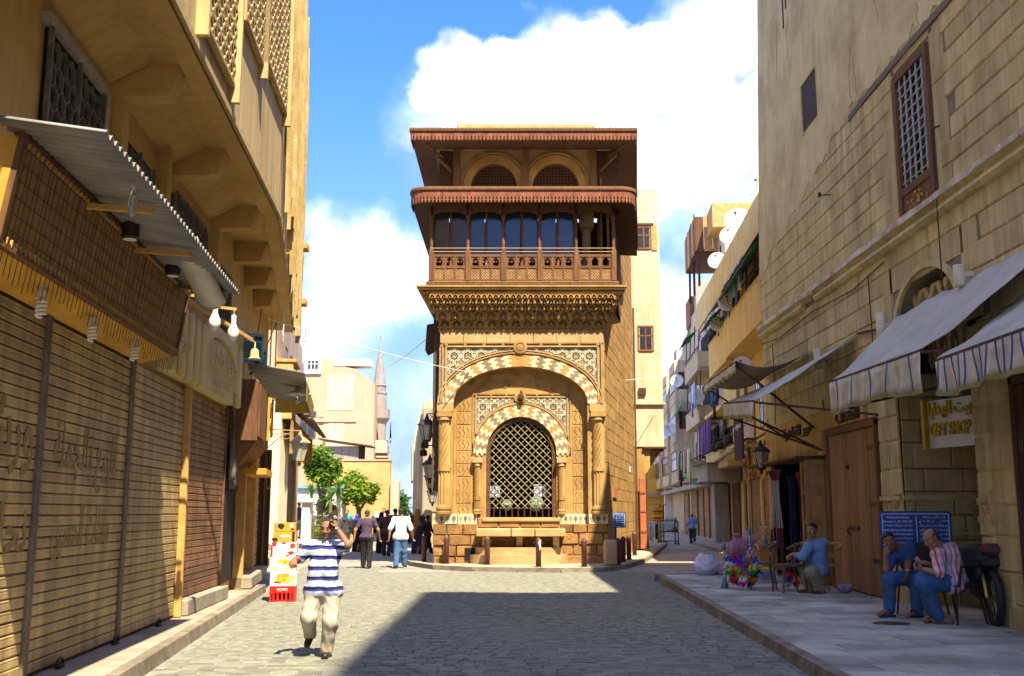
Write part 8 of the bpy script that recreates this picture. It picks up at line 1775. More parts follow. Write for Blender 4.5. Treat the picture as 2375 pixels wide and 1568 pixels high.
board_sign('large blue information board with English and Arabic text behind the seated men', ps, R(-12), 1.12, .60, .0 + 1.03, (.18,), (EN, AR_), 1)
pq = gnd(1430, 1300, .12); pq = aty(1430, 1300, 37.2); pq.z = .12
board_sign('small tilted blue information sign on a pole at the fountain house', pq, R(14), .72, .52, 1.12, (0,), (EN[:5], AR_[:5]), 1)
# crates and cartons
def carton(label, p, rz, w, d, h, m, prints=(), cat='carton', name='carton', z=0.0, opened=False):
 t = T(name, label, cat, p + Vector((0, 0, z)), rz); MB().cbox(-w / 2, w / 2, -d / 2, d / 2, 0, h, .008).build('box', m, t)
 MB().box(-w / 2 + .002, w / 2 - .002, -.02, .02, h, h + .003).build('tape', LWD, t)
 for (kind, x, zz, ww, hh, mm, tx) in prints:
  y = -d / 2 - .003
  if kind == 't': text('print', tx, mm, t, (x, y, zz), (0, 0 if hh > 0 else math.pi, 0), ww, abs(hh), .003, .01)
  elif kind == 'r': MB().box(x - ww / 2, x + ww / 2, y, y + .004, zz - hh / 2, zz + hh / 2).build('print', mm, t)
  else:
   b = MB(); n = 9; r_ = random.Random(tx or 1); b.prism([(x + ww / 2 * math.cos(2 * math.pi * k / n) * r_.uniform(.6, 1), zz + hh / 2 * math.sin(2 * math.pi * k / n) * r_.uniform(.6, 1)) for k in range(n)], y, y + .004); b.build('print', mm, t)
 return t
cy, cw_, cr_, cg_, co_, cbk, cdb = [mat('print_' + n, c, None, 6, 0, rough=.6) for n, c in (('yellow', (.78, .55, .04)), ('white', (.75, .74, .70)), ('red', (.62, .025, .02)), ('green', (.22, .55, .06)), ('orange', (.62, .30, .03)), ('black', (.02, .018, .015)), ('blue', (.01, .06, .40)))]
def bottle_crate(label, p, rz, w, d, h, m, logo, up, nslot, z=0.0):
 t = T('bottle_crate', label, 'crate', p + Vector((0, 0, z)), rz); b = MB()
 b.box(-w / 2, w / 2, -d / 2, -d / 2 + .02, 0, h * .14).box(-w / 2, w / 2, -d / 2, -d / 2 + .02, h * .58, h)
 for i in range(nslot + 1): x = -w / 2 + w * i / nslot; x = max(-w / 2 + .022, min(w / 2 - .022, x)); b.box(x - .02, x + .02, -d / 2, -d / 2 + .02, h * .14, h * .58)
 b.box(-w / 2, -w / 2 + .02, -d / 2 + .02, d / 2, 0, h).box(w / 2 - .02, w / 2, -d / 2 + .02, d / 2, 0, h).box(-w / 2 + .02, w / 2 - .02, d / 2 - .02, d / 2, 0, h); b.build('shell', m, t); MB().box(-w / 2 + .02, w / 2 - .02, -d / 2 + .02, d / 2 - .02, .01, .03).box(-w / 2 + .03, w / 2 - .03, -d / 2 + .06, d / 2 - .06, .03, h * .9).build('divider', BLK, t)
 text('logo', logo, cw_, t, (0, -d / 2 - .003, h * .79), (0, 0 if up else math.pi, 0), w * .42, h * .2, .004, .012); return t
sc_ = gnd(651, 1397).y / 1.028 / FPX
p = gnd(651, 1397); p.y += .2; z = 0; w = 58 * sc_
RZ = R(6)
bottle_crate('bright red bottle crate at the bottom of the kerbside stack of cartons', p, RZ, w, .42, 36 * sc_, mat('red_plastic', (.60, .02, .012), None, 4, 0, rough=.35), 'Coca-Cola', False, 6); z += 36 * sc_
for (h, ww, m, lab, pr) in ((32, 1.04, cw_, 'white carton printed with yellow pastries just above the red crate', [('r', 0, .17, .24, .16, co_, 0), ('b', -.08, .13, .22, .16, cy, 1), ('b', .07, .12, .22, .15, cy, 2), ('b', .2, .17, .1, .1, cy, 3), ('b', -.1, .08, .2, .05, cbk, 4)]),
  (35, 1.02, cw_, 'white carton with yellow wedges in the middle of the kerbside stack', [('b', .0, .21, .24, .13, cy, 5), ('b', .08, .19, .2, .12, cy, 6), ('t', -.12, .07, .18, -.07, cy, 'VAVA'), ('t', .14, .07, .15, .07, cy, arab('بسكو')), ('r', -.262, .16, .012, .3, cy, 0)]),
  (34, 1.0, cw_, 'white and red carton under the two orange ones on the kerbside stack', [('r', -.235, .12, .04, .2, cr_, 0), ('r', -.19, .25, .09, .07, cr_, 0), ('r', .0, .27, .08, .03, cr_, 0), ('b', .17, .22, .15, .14, cr_, 7), ('b', .15, .08, .16, .1, cr_, 8), ('b', .08, .03, .1, .04, cr_, 9), ('b', .19, .19, .08, .08, cy, 10)]),
  (24, .92, co_, 'orange carton with upside-down snack lettering, second from the top of the kerbside stack', [('t', .02, .11, .21, -.07, cw_, 'Doritos'), ('r', .17, .11, .05, .2, cbk, 0), ('b', -.2, .05, .16, .1, cbk, 11)]),
  (21, .86, co_, 'brown-orange carton with dark splash print on top of the kerbside stack', [('b', -.07, .11, .17, .14, cbk, 12), ('b', .13, .12, .09, .1, cw_, 13), ('r', .16, .05, .07, .03, cbk, 0)])):
 carton(lab, p + Vector((jit(.015), 0, 0)), RZ + jit(.05), w * ww, .42, h * sc_ - .004, m, pr, z=z); z += h * sc_
p = aty(526, 1367, 22.9); p.z = .15; s2 = p.y / 1.02 / FPX; z = 0; w = 36 * s2; RZ = R(10)
bottle_crate('blue bottle crate at the bottom of the shop-door stack', p, RZ, w, .42, 36 * s2, mat('blue_plastic', (.01, .05, .42), None, 4, 0, rough=.35), 'pepsi', False, 3); z += 36 * s2
for (h, m, lab, pr) in ((24, cdb, 'blue carton with lighter blue wave on the blue crate', [('b', .0, .06, .3, .1, mat('print_sky', (.04, .3, .6), None, 5, 0), 1)]), (25, cy, 'yellow carton in the middle of the shop-door stack', [('b', -.03, .1, .16, .12, cw_, 2), ('r', .1, .12, .05, .22, co_, 0)]), (24, cg_, 'light green carton below the white ones at the shop door', [('b', 0, .1, .18, .12, cy, 3), ('b', .0, .06, .12, .06, co_, 4)]), (22, cw_, 'white carton with a black square at the shop door', [('r', -.06, .1, .12, .1, cbk, 0)]), (22, cw_, 'white carton with red and yellow print on top of the shop-door stack', [('b', 0, .13, .14, .1, co_, 5), ('b', -.04, .06, .12, .08, cy, 6)])):
 carton(lab, p, RZ + jit(.06), w * .92, .38, h * s2 - .004, m, pr, z=z); z += h * s2
# grey tarpaulin bundles hanging in the dark shop
tp = TF('hanging_tarpaulin', 'grey crumpled tarpaulin strips hanging by the rust-brown shutter', 'tarpaulin', L2); r_ = random.Random(4)
for k in range(5):
 u = .2 + .2 * k; z0 = 2.1 + r_.uniform(0, 1.2); MB().grid(lambda a, c: (u + .22 * a, -.05 - .06 * math.sin(a * 5 + k + c * 4) - .05 * c, 3.9 - (3.9 - z0) * c), 5, 8).build('strip', mat('tarp_grey', (.20, .175, .14), (.12, .10, .08), 4, .4), tp, True, solid=.01)
# chairs
def chair(label, p, rz, wood, kind='wood', s=1.0):
 t = T('chair', label, 'chair', p, rz, 'chairs on the right pavement'); t.scale = (s, s, s)
 if kind == 'wood':
  b = MB(); n = 14; P = [(.22 * math.copysign(abs(math.cos(2 * math.pi * k / n)) ** .7, math.cos(2 * math.pi * k / n)), .21 * math.copysign(abs(math.sin(2 * math.pi * k / n)) ** .7, math.sin(2 * math.pi * k / n))) for k in range(n)]
  b.add([(x, y, .43) for x, y in P] + [(x, y, .47) for x, y in P], [tuple(range(n - 1, -1, -1)), tuple(range(n, 2 * n))] + [(i, (i + 1) % n, n + (i + 1) % n, n + i) for i in range(n)]); b.build('seat', wood, t)
  for sx_ in (-1, 1): MB().tube([(sx_ * .19, -.17, .44), (sx_ * .2, -.19, .2), (sx_ * .21, -.21, 0)], [.024, .02, .017], 7).build('leg', wood, t); MB().tube([(sx_ * .19, .23, .0), (sx_ * .18, .18, .45), (sx_ * .185, .21, .72), (sx_ * .2, .25, .80)], [.017, .022, .02, .018], 7).build('rear_leg', wood, t); MB().tube([(sx_ * .19, -.15, .43), (sx_ * .14, -.15, .38), (sx_ * .10, -.16, .30)], .012, 5).build('brace', wood, t)
  MB().tube([(-.22, .08, .70), (-.21, .22, .77), (-.1, .28, .80), (.1, .28, .80), (.21, .22, .77), (.22, .08, .70)], [.025, .03, .03, .03, .03, .025], 8).build('back_rail', wood, t); MB().bar((-.19, .2, .60), (.19, .2, .60), .03, .07).build('back_slat', wood, t); MB().bar((-.2, -.18, .40), (.2, -.18, .40), .03, .05).build('apron', wood, t)
 else:
  MB().cbox(-.23, .23, -.22, .22, .42, .49, .03).build('seat', wood, t); b = MB(); b.grid(lambda a, c: ((a - .5) * .46, .22 + .06 * c - .04 * math.sin(a * math.pi), .52 + .42 * c), 6, 5); b.build('backrest', wood, t, True, solid=.05)
  for sx_ in (-1, 1):
   for (y0, y1) in ((-.18, -.22), (.16, .26)): MB().tube([(sx_ * .2, y0, .43), (sx_ * .23, y1, 0)], .014, 6).build('leg', IRN, t)
   MB().tube([(sx_ * .24, .22, .68), (sx_ * .25, -.12, .68), (sx_ * .24, -.18, .44)], .018, 6).build('armrest', IRN, t)
 return t
BLF = mat('black_vinyl', (.015, .015, .018), (.03, .03, .03), 6, .1, rough=.5); YWD = mat('honey_wood', (.45, .25, .06), (.32, .16, .04), 5, .1, rough=.5); DWD = mat('worn_brown_wood', (.16, .09, .05), (.09, .05, .03), 5, .15, rough=.55)
chair('black padded metal chair under the man in the plaid shirt', p3 + Vector((.20, .05, 0)), R(-66), BLF, 'metal', 1.22); chair('dark metal chair under the man in the navy t-shirt', p2 + Vector((.42, .12, 0)), R(-52), BLF, 'metal', 1.2)
pc_ = gnd(1905, 1375, .15); chair('honey-coloured bentwood chair holding the shopkeeper', pc_ + Vector((.10, .10, 0)), R(-70), YWD, 'wood', 1.22)
chair('empty dark bentwood chair turned away, in front of the tilted game board', gnd(1772, 1368, .15) + Vector((0, .2, 0)), R(-95), DWD, 'wood', 1.22); chair('dark bentwood chair the shopkeeper leans on', gnd(1838, 1376, .15) + Vector((0, .2, 0)), R(-80), DWD, 'wood', 1.22)
# water pipes
CHR = mat('chrome', (.55, .55, .52), (.3, .3, .28), 9, 0, rough=.2, metal=.9); BGL = mat('blue_glass', (.10, .22, .32), (.06, .12, .2), 4, 0, rough=.1, spec=.8)
hk0 = None
def hookah(label, p, s, base=BGL):
 t = T('water_pipe', label, 'water pipe', p, 0, 'water pipes of the souvenir shop'); t.scale = (s, s, s)
 MB().lathe([(.085, 0), (.085, .03), (.075, .09), (.045, .16), (.03, .22), (.035, .24)], 14).build('glass_base', base, t, True)
 MB().lathe([(.03, .24), (.018, .28), (.03, .32), (.016, .36), (.028, .42), (.014, .48), (.03, .54), (.014, .60), (.024, .66), (.012, .72), (.10, .735), (.10, .745), (.02, .76), (.02, .79)], 12).build('stem', CHR, t)
 MB().lathe([(.02, .79), (.045, .82), (.05, .88), (.04, .93), (.02, .96), (.004, 1.0)], 12).build('bowl', mat('pewter', (.2, .24, .24), None, 6, 0, rough=.4, metal=.6), t); MB().tube([(.03, 0, .40), (.12, .02, .5), (.2, .02, .38), (.18, 0, .2), (.08, -.03, .12)], .014, 6).build('hose', DWD, t); return t
def low(px, py, z=.15): return gnd(px, py, z)
hookah('tall water pipe with dark bowl standing alone at the front of the goods', low(1681, 1364), 1.0); pz = low(1742, 1340); pz.z = .45; hookah('silver water pipe rising behind the low yellow trays', pz, .95)
dk = gnd(1788, 1330, .15) + Vector((0, .35, 0)); DY = dk.y
for (px, lab, dy) in ((1765, 'leftmost water pipe on the tan cabinet', 0), (1777, 'middle water pipe on the tan cabinet, lower', .2), (1788, 'rightmost water pipe on the tan cabinet', .1)): q = aty(px, 1262, DY + dy); hookah(lab, q, .62)
for (px, lab) in ((1834, 'silver water pipe left of its twin beside the shopkeeper head'), (1845, 'taller silver water pipe next to the shopkeeper head')): q = aty(px, 1292, DY + .6); hookah(lab, q, .9 if px > 1840 else .85)
cbn = thing1('cabinet', 'tan wooden cabinet carrying water pipes and glass bases', 'cabinet', MB().cbox(-.30, .38, -.25, .3, 0, aty(1785, 1262, DY).z - .15, .01), 'body', mat('tan_wood', (.42, .31, .10), (.34, .24, .07), 3, .1), Vector((aty(1780, 1262, DY).x, DY, .15))); MB().box(-.28, .10, -.262, -.25, .25, .55).build('door', YBX, cbn); MB().box(-.3, .4, -.28, .3, .0, .1).build('plinth', WBR, cbn)
for k in range(5): q = aty(1764 + 8 * k, 1262, DY); thing1('glass_vase', ('leftmost', 'second', 'middle', 'fourth', 'rightmost')[k] + ' small ' + ('clear', 'blue')[k % 2] + ' glass pipe base along the cabinet edge', 'glass base', MB().lathe([(.035, 0), (.045, .03), (.035, .1), (.015, .15), (.018, .19)], 10), 'glass', BGL if k % 2 else CLG, q + Vector((0, -.15, 0)), 0, 'glass bases on the cabinet', True)
gb0 = T('game_board', 'open inlaid backgammon board leaning upright beside the cabinet', 'game board', gnd(1800, 1330, .15) + Vector((.08, .05, .22)), R(20)); f = MB().cbox(-.16, .16, -.025, .025, 0, .62, .008).build('board', BLK, gb0); f.rotation_euler = (R(-14), R(22), 0)
for i in range(10):
 for k in range(5): MB().box(-.145 + .06 * k, -.145 + .06 * k + .038, -.03, -.024, .03 + .058 * i, .03 + .058 * i + .036).build('inlay', mat('inlay_cream', (.70, .58, .30), None, 4, 0), f)
carton('white carton with blue frame and red emblem under the empty chairs', gnd(1780, 1350, .15) + Vector((0, .3, 0)), R(3), .52, .35, .26, cw_, [('r', 0, .13, .44, .2, mat('print_pale_blue', (.18, .42, .62), None, 5, 0), 0), ('r', 0, .13, .40, .16, mat('print_pale', (.55, .66, .76), None, 5, 0), 0), ('t', .06, .14, .22, .05, cr_, arab('سوريا')), ('t', .02, .085, .30, .02, cr_, 'SOUVENIR')], z=0)
q = gnd(1762, 1350, .15) + Vector((.05, .3, .42)); thing1('yellow_tray', 'yellow tray with blue wrapped goods on the carton', 'tray', MB().cbox(-.3, .42, -.2, .2, -.155, -.10, .01).cbox(-.25, .1, -.15, .15, -.095, -.05, .02), 'tray', cy, q)
def sack(label, p, w, h, m, seed, name='sack', cat='sack', tie=True, lob=.06):
 r_ = random.Random(seed); t = T(name, label, cat, p, 0); ph = [r_.uniform(0, 6) for _ in range(5)]
 def fn(a, c):
  th = a * 2 * math.pi; prof = math.sin(min(1, c * 1.6 + .12) * math.pi / 2) * (1 if c < .55 else (1 - ((c - .55) / .45) ** 1.3 * (.92 if tie else .45))); q = Vector((math.cos(th) * 1.6 + ph[0] * 9, math.sin(th) * 1.6, c * 2.6)); rr = w / 2 * prof * (1 + lob * 2.6 * mnoise.noise(q) + lob * 1.5 * mnoise.noise(q * 3.1) + lob * (.2 + c) * mnoise.noise(q * 7.3))
  return (rr * math.cos(th), rr * math.sin(th) * .85, h * c * (1 + .02 * math.sin(3 * th + ph[3])))
 MB().grid(fn, 64, 26).build('cloth', m, t, True)
 if tie: MB().lathe([(w * .07, h * .93), (w * .11, h * .96), (w * .2, h * 1.06), (w * .12, h * 1.1)], 9).build('gathered_neck', m, t)
 return t
PKM = mat('pink_sackcloth', (.50, .25, .27), (.38, .17, .20), 14, .5, bs=60); LIL = mat('lilac_sackcloth', (.36, .27, .36), (.27, .19, .28), 12, .4, bs=50); PLB = mat('clear_plastic_bag', (.62, .66, .74), (.70, .42, .52), 5, .5, bs=18, rough=.25, spec=.6, lo=.3, hi=.55)
sp_ = 22.5 / 1.02 / FPX
sack('bulging pink mesh sack tied at the neck behind the coloured dusters', gnd(1718, 1330, .15) + Vector((.1, .9, .25)), .52, .72, PKM, 1); sack('lilac striped sack half hidden behind the pink one', gnd(1752, 1325, .15) + Vector((.1, 1.2, .5)), .42, .62, LIL, 2)
sack('large translucent plastic bag with pinkish print standing at the pavement edge', gnd(1644, 1348, .0) + Vector((0, .25, .0)), .62, .70, PLB, 3, 'plastic_bag', 'bag', False, .09); sack('small pink plastic bag squeezed beside the large translucent one', gnd(1678, 1348, .0) + Vector((0, .4, 0)), .28, .40, mat('pink_plastic_bag', (.62, .40, .52), None, 6, .4, rough=.3), 4, 'plastic_bag', 'bag', False)
sack('crumpled purple cloth dropped at the foot of the plank door', gnd(1958, 1378, .15) + Vector((.1, .2, 0)), .36, .20, LIL, 5, 'cloth_heap', 'cloth', False, .14)
DC = [('red', (.68, .02, .06)), ('green', (.04, .52, .05)), ('magenta', (.75, .04, .36)), ('blue', (.02, .08, .5)), ('orange', (.8, .2, .02)), ('yellow', (.75, .6, .03)), ('white', (.78, .78, .74)), ('violet', (.22, .03, .4)), ('black', (.02, .02, .025))]
r_ = random.Random(31); POSN = [(1690, 1300, 3), (1702, 1292, 0), (1712, 1312, 2), (1700, 1322, 4), (1716, 1298, 7), (1728, 1305, 1), (1738, 1300, 4), (1750, 1302, 3), (1745, 1318, 5), (1730, 1318, 6), (1718, 1328, 1), (1736, 1332, 2), (1748, 1336, 8), (1728, 1340, 1), (1712, 1342, 0), (1700, 1338, 4), (1758, 1328, 3), (1690, 1318, 5), (1742, 1345, 7), (1830, 1335, 0), (1826, 1348, 3), (1846, 1345, 4), (1722, 1345, 6)]
PL_ = ['at the upper left edge of the duster heap', 'on top of the duster heap', 'high in the middle of the duster heap', 'at the left middle of the duster heap', 'on top beside the pink sack', 'right of the heap top', 'near the standing pipe, upper right of the heap', 'at the right end of the heap top', 'low at the right of the heap', 'in the heart of the heap', 'below the heart of the heap', 'at the lower right of the heap', 'at the far right foot of the heap', 'at the foot of the heap, right of centre', 'at the foot of the heap, left of centre', 'at the lower left foot of the heap', 'by the carton at the right of the heap', 'at the left end of the heap', 'lowest in the heap, by the dark chair', 'under the second chair, uppermost', 'under the second chair, lowest', 'under the second chair, nearest the shopkeeper', 'at the very bottom middle of the heap']
for i, (px, py, ci) in enumerate(POSN):
 n_, c_ = DC[ci]; Y = 22.6 + r_.uniform(-.25, .25); q = aty(px, py, Y); q.z = max(q.z, .25); ph = r_.uniform(0, 6)
 t = T('pompom_tassel', n_, 'tassel', q, 0, 'bright pompom dusters')
 b = MB(); r2 = random.Random(i)
 for k in range(150):
  d = Vector((r2.gauss(0, 1), r2.gauss(0, 1), r2.gauss(0, 1))).normalized(); a = Vector((d.x * .03, d.y * .03, d.z * .06)); e = Vector((d.x * .075, d.y * .075, d.z * .10 - .03)) * r2.uniform(.75, 1.15); o = d.orthogonal() * .016
  b.mi = 0 if e.z > -.04 else 1; b.add([a - o, a + o, e], [(0, 1, 2)])
 n2, c2 = DC[(ci + 3) % 7]; b.build('wool', [mat('wool_' + n_, c_, None, 20, 0), mat('wool_' + n2, c2, None, 20, 0)], t); t['label'] = f'{n_} and {n2} woolly tassel ' + PL_[i]
 MB().tube([(0, 0, .09), (jit(.04), 0, .2), (jit(.08), .1, .3)], .006, 4).build('cord', CV, t)
 t.scale = (1.3, 1.3, 1.3)
# bundles of pipe hoses by the door
def hoses(label, u0, u1, zb, zt, y, n, m, grip, seed):
 t = TF('hose_bundle', label, 'hoses', PF, 'pipe hoses hung at the souvenir shop'); r_ = random.Random(seed)
 for k in range(n):
  ua = u0 + (u1 - u0) * (.5 + (k / (n - 1) - .5) * .5); ub_ = u0 + (u1 - u0) * k / (n - 1); yy = y + r_.uniform(-.06, .06); MB().tube([(ub_, yy, zt), (ua, yy, zt - (zt - zb) * .18), (ua, yy, (zt + zb) / 2), (u0 + (u1 - u0) * (k / (n - 1)) + r_.uniform(-.05, .05), yy, zb)], .018, 6).build('hose', m, t)
  MB().tube([(ub_ + r_.uniform(-.02, .02), yy, zt - .02), (ua, yy, zt - (zt - zb) * .17)], [.04, .025], 6).build('grip', grip, t); MB().tube([(ub_, yy, zb + .03), (ub_ + r_.uniform(-.06, .06), yy, zb - .45)], [.025, .03], 6).build('handle', grip, t)
 return t
WIN = mat('wine_velvet', (.17, .025, .06), (.1, .012, .04), 8, .3, rnd=.2); NAV = mat('navy_velvet', (.03, .035, .09), (.015, .02, .05), 8, .3); GRH = mat('grey_hose', (.50, .46, .46), None, 8, .1, rnd=.15)
hu = lambda x, o: PF.px(x, 1160, o)[0]
hoses('white pipe hoses with wine-red grips hung in the shop doorway', hu(1791, .38), hu(1816, .38), 1.35, 2.82, -.38, 9, GRH, WIN, 1); hoses('dark red and plum pipe hoses hung inside the shop door', hu(1846, .05), hu(1882, .05), .8, 2.75, -.05, 14, WIN, mat('crimson_velvet', (.35, .02, .06), None, 8, .3), 2); hoses('navy blue pipe hoses hung left of the dark red ones', hu(1832, 0), hu(1845, 0), .8, 2.7, 0, 8, NAV, NAV, 3)
hp_ = PF.px(1766, 1090, .5); lantern(PF.w(hp_[0], -.5, hp_[1] + .05), PF.a, 'grey-green glass lantern under the end of the souvenir shop canopy', 1.05, IRN)
ds = TF('dark_hanging_sign', 'dark purple hanging sign with white Arabic word beside the souvenir shop fascia', 'sign', PF); MB().cbox(-1.2, -.15, -.45, -.38, 3.3, 4.5, .01).build('board', mat('plum_board', (.06, .03, .07), None, 3, 0), ds); text('lettering', arab('محبوب'), cw_, ds, (-.65, -.453, 4.25), (0, 0, 0), .8, .2, .004, .01)
# wheel with bundle behind the last chair
wh = T('motorcycle', 'black wheel and dark seat of a parked motorcycle, half hidden behind the plaid shirt man', 'motorcycle', Vector((7.02, 15.55, .15)), R(80)); b = MB(); b.tube([(.36 * math.cos(k * .209), 0, .38 + .36 * math.sin(k * .209)) for k in range(31)], .06, 8, False); b.build('tyre', BLF, wh, True)
b = MB(); b.tube([(.29 * math.cos(k * .209), 0, .38 + .29 * math.sin(k * .209)) for k in range(31)], .018, 6, False); b.build('rim', CHR, wh)
for k in range(9): MB().tube([(.05 * math.cos(k * .7), 0, .38 + .05 * math.sin(k * .7)), (.29 * math.cos(k * .7), 0, .38 + .29 * math.sin(k * .7))], .010, 5).build('spoke', CHR, wh)
MB().cbox(-.15, .75, -.16, .16, .80, 1.0, .06).build('seat', BLF, wh); MB().cbox(.2, .7, -.18, .18, .35, .78, .06).build('engine', IRN, wh); MB().tube([(0, .09, .38), (.15, .1, .75), (.25, .1, 1.05)], .03, 6).build('fork', CHR, wh); MB().cbox(-.2, .15, -.12, .12, 1.0, 1.16, .05).build('red_lamp_cowl', MAR, wh)
# things in the right-hand street
def rack(label, p, rz, s=1.0):
 t = T('clothes_rack', label, 'clothes rack', p, rz, 'wheeled racks in the right-hand street'); m = RST; w, d, h = .95, .5, 1.25
 for x in (-w / 2, w / 2):
  for y in (-d / 2, d / 2): MB().bar((x, y, .12), (x, y, h), .05).build('post', m, t); MB().lathe([(.06, 0), (.06, .05)], 10).build('wheel', BLF, t, loc=(x, y + .03, .07)).rotation_euler = (math.pi / 2, 0, 0)
 for z in (.2, h * .55, h): 
  b = MB()
  for y in (-d / 2, d / 2): b.bar((-w / 2, y, z), (w / 2, y, z), .045)
  for x in (-w / 2, w / 2): b.bar((x, -d / 2, z), (x, d / 2, z), .045)
  b.build('shelf_frame', m, t)
 t.scale = (s, s, s); return t
p = gnd(1550, 1264, .0); rack('empty dark wheeled rack left of the walking man in pale blue', p, R(10), 1.05); rack('dark wheeled rack on the right pavement before the yellow three-wheeler', gnd(1690, 1256, .05), R(-5), 1.05)
st = T('market_stall', 'stall with white cloths and stacked coloured goods beyond the red-brown gate', 'market stall', gnd(1516, 1262, 0), R(5))
MB().bar((-.6, 0, 0), (-.6, 0, 2.2), .06).bar((.6, 0, 0), (.6, 0, 2.2), .06).bar((-.6, .8, 0), (-.6, .8, 2.2), .06).bar((.6, .8, 0), (.6, .8, 2.2), .06).build('frame', RST, st); MB().cbox(-.7, .7, -.1, .9, 1.15, 1.25, .02).build('counter', cw_, st); MB().cbox(-.75, .75, -.2, 1, 2.2, 2.26, .02).build('roof_board', LWD, st)
for k in range(6): MB().cbox(.02 + .02 * (k % 2), .58, -.05, .4, 1.27 + .13 * k, 1.38 + .13 * k, .02).build('stacked_goods', (co_, cr_, cy)[k % 3], st)
for k in range(7): MB().grid(lambda a, c: (-.55 + .16 * k + .15 * a, -.12 - .05 * math.sin(a * 6 + k), 1.14 - (.75 + .1 * (k % 3)) * c), 4, 4).build('hanging_cloth', (CW, CW, AWV, CW, CK, cy, CW)[k], st, True, solid=.01)
def car(label, p, rz, m, s=1.0):
 t = T('parked_car', label, 'car', p, rz); t.scale = (s, s, s); pr = [(-2.1, .35), (-2.12, .75), (-1.75, .92), (-1.45, .95), (-1.0, 1.40), (.45, 1.42), (1.1, .98), (1.95, .85), (2.1, .6), (2.1, .35)]; b = MB(); n = len(pr)
 def yy(z): return .82 if z < 1.0 else .64
 b.add([(x, -yy(z), z) for x, z in pr] + [(x, yy(z), z) for x, z in pr], [tuple(range(n)), tuple(range(2 * n - 1, n - 1, -1))] + [(i, n + i, n + (i + 1) % n, (i + 1) % n) for i in range(n)]); b.build('body', m, t)
 MB().add([(-1.02, -.56, 1.36), (-1.02, .56, 1.36), (-1.44, .62, .98), (-1.44, -.62, .98)], [(0, 1, 2, 3)]).build('rear_window', GLS, t).location.x = -.02
 for s_ in (-1, 1):
  MB().box(-.9, .5, s_ * .735 - .01, s_ * .735 + .01, 1.0, 1.34).build('side_window', GLS, t); MB().box(-2.14, -2.1, s_ * .68 - .12, s_ * .68 + .12, .62, .78).build('tail_light', cr_, t)
  for x in (-1.3, 1.3): w_ = MB().lathe([(.32, -.1), (.32, .1)], 16).lathe([(.18, -.12), (.18, .12)], 10).build('wheel', BLF, t, loc=(x, s_ * .76, .32)); w_.rotation_euler = (math.pi / 2, 0, 0)
 MB().box(-2.18, -2.1, -.8, .8, .38, .52).build('bumper', IRN, t); MB().box(-2.135, -2.12, -.22, .22, .60, .72).build('number_plate', WHP, t); return t
pcar = gnd(1566, 1236, 0); car('dark teal-blue saloon car parked with its tail towards us near the street end', pcar, R(112), mat('blue_car_paint', (.02, .12, .20), None, 3, 0, rough=.25, spec=.6), .95)
tc = T('three_wheeler', 'black and yellow three-wheeler parked by the maroon shutter', 'three-wheeler', gnd(1683, 1250, .1) + Vector((.1, 3, 0)), R(75)); MB().hexa([(-1.2, -.6, .35), (1.0, -.6, .35), (1.0, .6, .35), (-1.2, .6, .35), (-1.15, -.6, .95), (.9, -.5, .85), (.9, .5, .85), (-1.15, .6, .95)]).build('body', IRN, tc); MB().hexa([(-1.15, -.6, 1.3), (.6, -.55, 1.3), (.6, .55, 1.3), (-1.15, .6, 1.3), (-1.0, -.5, 1.62), (.4, -.45, 1.62), (.4, .45, 1.62), (-1.0, .5, 1.62)]).build('roof', cy, tc)
for (x, y) in ((-.8, -.55), (-.8, .55), (.8, 0)): MB().lathe([(.25, -.06), (.25, .06)], 12).build('wheel', BLF, tc, loc=(x, y, .25)).rotation_euler = (math.pi / 2, 0, 0)
for (x, y) in ((-1.1, -.55), (-1.1, .55), (.55, -.5), (.55, .5)): MB().bar((x, y, .9), (x, y, 1.32), .04).build('roof_post', IRN, tc)
r_ = random.Random(5)
for k in range(3): q = gnd(1590 + 9 * k, 1240 + 2 * (k % 2), 0); sack(('grey-green', 'dull green', 'pale grey')[k] + ' rubbish sack on the far kerb behind the walking man', q, .55, .5, (GRC, mat('green_sack', (.16, .22, .17), None, 5, .4), AWN)[k], 40 + k, 'rubbish_sack', 'sack', False, .1)
q_ = RF.px(1607, 1112, .6); ac('air_conditioner', 'teal air conditioner with round fan above the far shutters', RF.w(q_[0], -.6, q_[1] - .4), RF.a, 1.3, TEA, True, True)
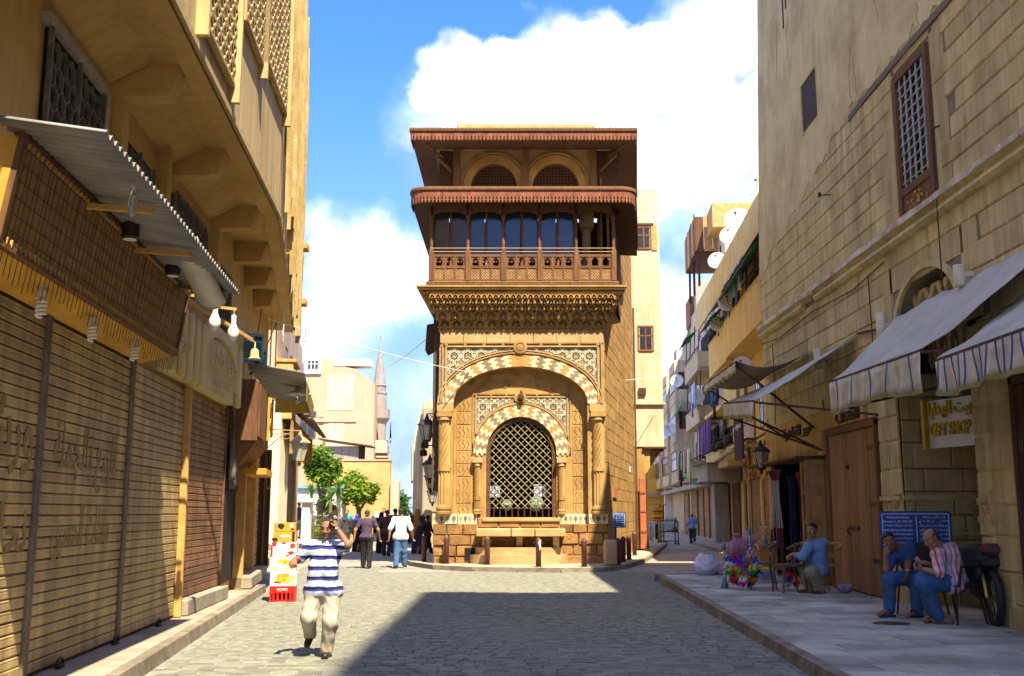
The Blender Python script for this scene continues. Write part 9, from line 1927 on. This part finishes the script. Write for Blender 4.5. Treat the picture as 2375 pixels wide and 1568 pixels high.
for k, (px, py) in enumerate(((1655, 1048), (1670, 1042), (1690, 1028))): q_ = RF.px(px, py, 1.4); t = T('floodlight', ('leftmost', 'middle', 'rightmost')[k] + ' black floodlight on an angled arm over the brown packing paper', 'floodlight', RF.w(q_[0], -1.4, q_[1]), RF.a); MB().lathe([(.16, 0), (.24, .08), (.2, .3), (.05, .4)], 10).build('body', IRN, t); MB().tube([(0, 0, .35), (.2, .1, .7), (.5, 1.2, .4)], .035, 5).build('arm', IRN, t)
# ropes strung over the street
def rope(label, a, b, sag, r, m, name='rope'):
 a, b = Vector(a), Vector(b); P = [a.lerp(b, k / 24) + Vector((0, 0, -sag * math.sin(math.pi * k / 24))) for k in range(25)]; o = MB().tube(P, r, 5).build(name, m); tag(o, label, 'rope')
RPE = mat('white_rope', (.72, .70, .66), None, 6, 0)
rope('white rope strung from the overhanging house across the front of the fountain house', aty(622, 740, 28), aty(1545, 872, 46), .9, .014, RPE); rope('thin white rope rising from the beige house roof to the fountain house cornice', aty(850, 868, 60), aty(1016, 764, 35.5), .3, .016, RPE); rope('thin line between the upper houses of the right-hand street and the cream house', aty(1528, 975, 60), aty(1650, 1062, 62), .3, .02, RPE)
for k, (a, b) in enumerate((((610, 690), (580, 900)), ((640, 750), (600, 850)), ((668, 600), (655, 800)))): rope(('sagging grey cable under the far end of the overhang', 'dark cable crossing to the teal air conditioners', 'pale cable dangling at the bend of the overhang')[k], aty(*a, 27), aty(*b, 25), .0, .012, (IRN, IRN, RPE)[k], 'cable')
# small litter and stains on the paving
for k, (px, py, w_, lab) in enumerate(((2068, 1446, .5, 'round iron manhole cover set in the right pavement'),)): q = gnd(px, py, .152); thing1('manhole_cover', lab, 'manhole cover', MB().lathe([(.26, -.01), (.26, .006), (.22, .008)], 20), 'lid', IRN, q)
q = gnd(1960, 1385, .15); b = MB(); r_ = random.Random(77)
for k in range(260):
 if k < 120: x, y, z = r_.uniform(-1.2, 1.2), 0, .15; px_ = Vector((7.0 - r_.random() ** 2 * .3, r_.uniform(12, 27), .152))
 else: yy_ = r_.uniform(12, 27); px_ = Vector((kR(yy_) - r_.random() ** 2 * .5, yy_, .008))
 s = r_.uniform(.01, .04); b.bar(px_, px_ + Vector((jit(s * 2), jit(s * 2), .004)), s, .006)
tag(b.build('litter', mat('litter_brown', (.16, .12, .08), (.3, .27, .22), 20, 0)), 'scraps of dust and litter along the right kerb and wall', 'litter', None, 'stuff')
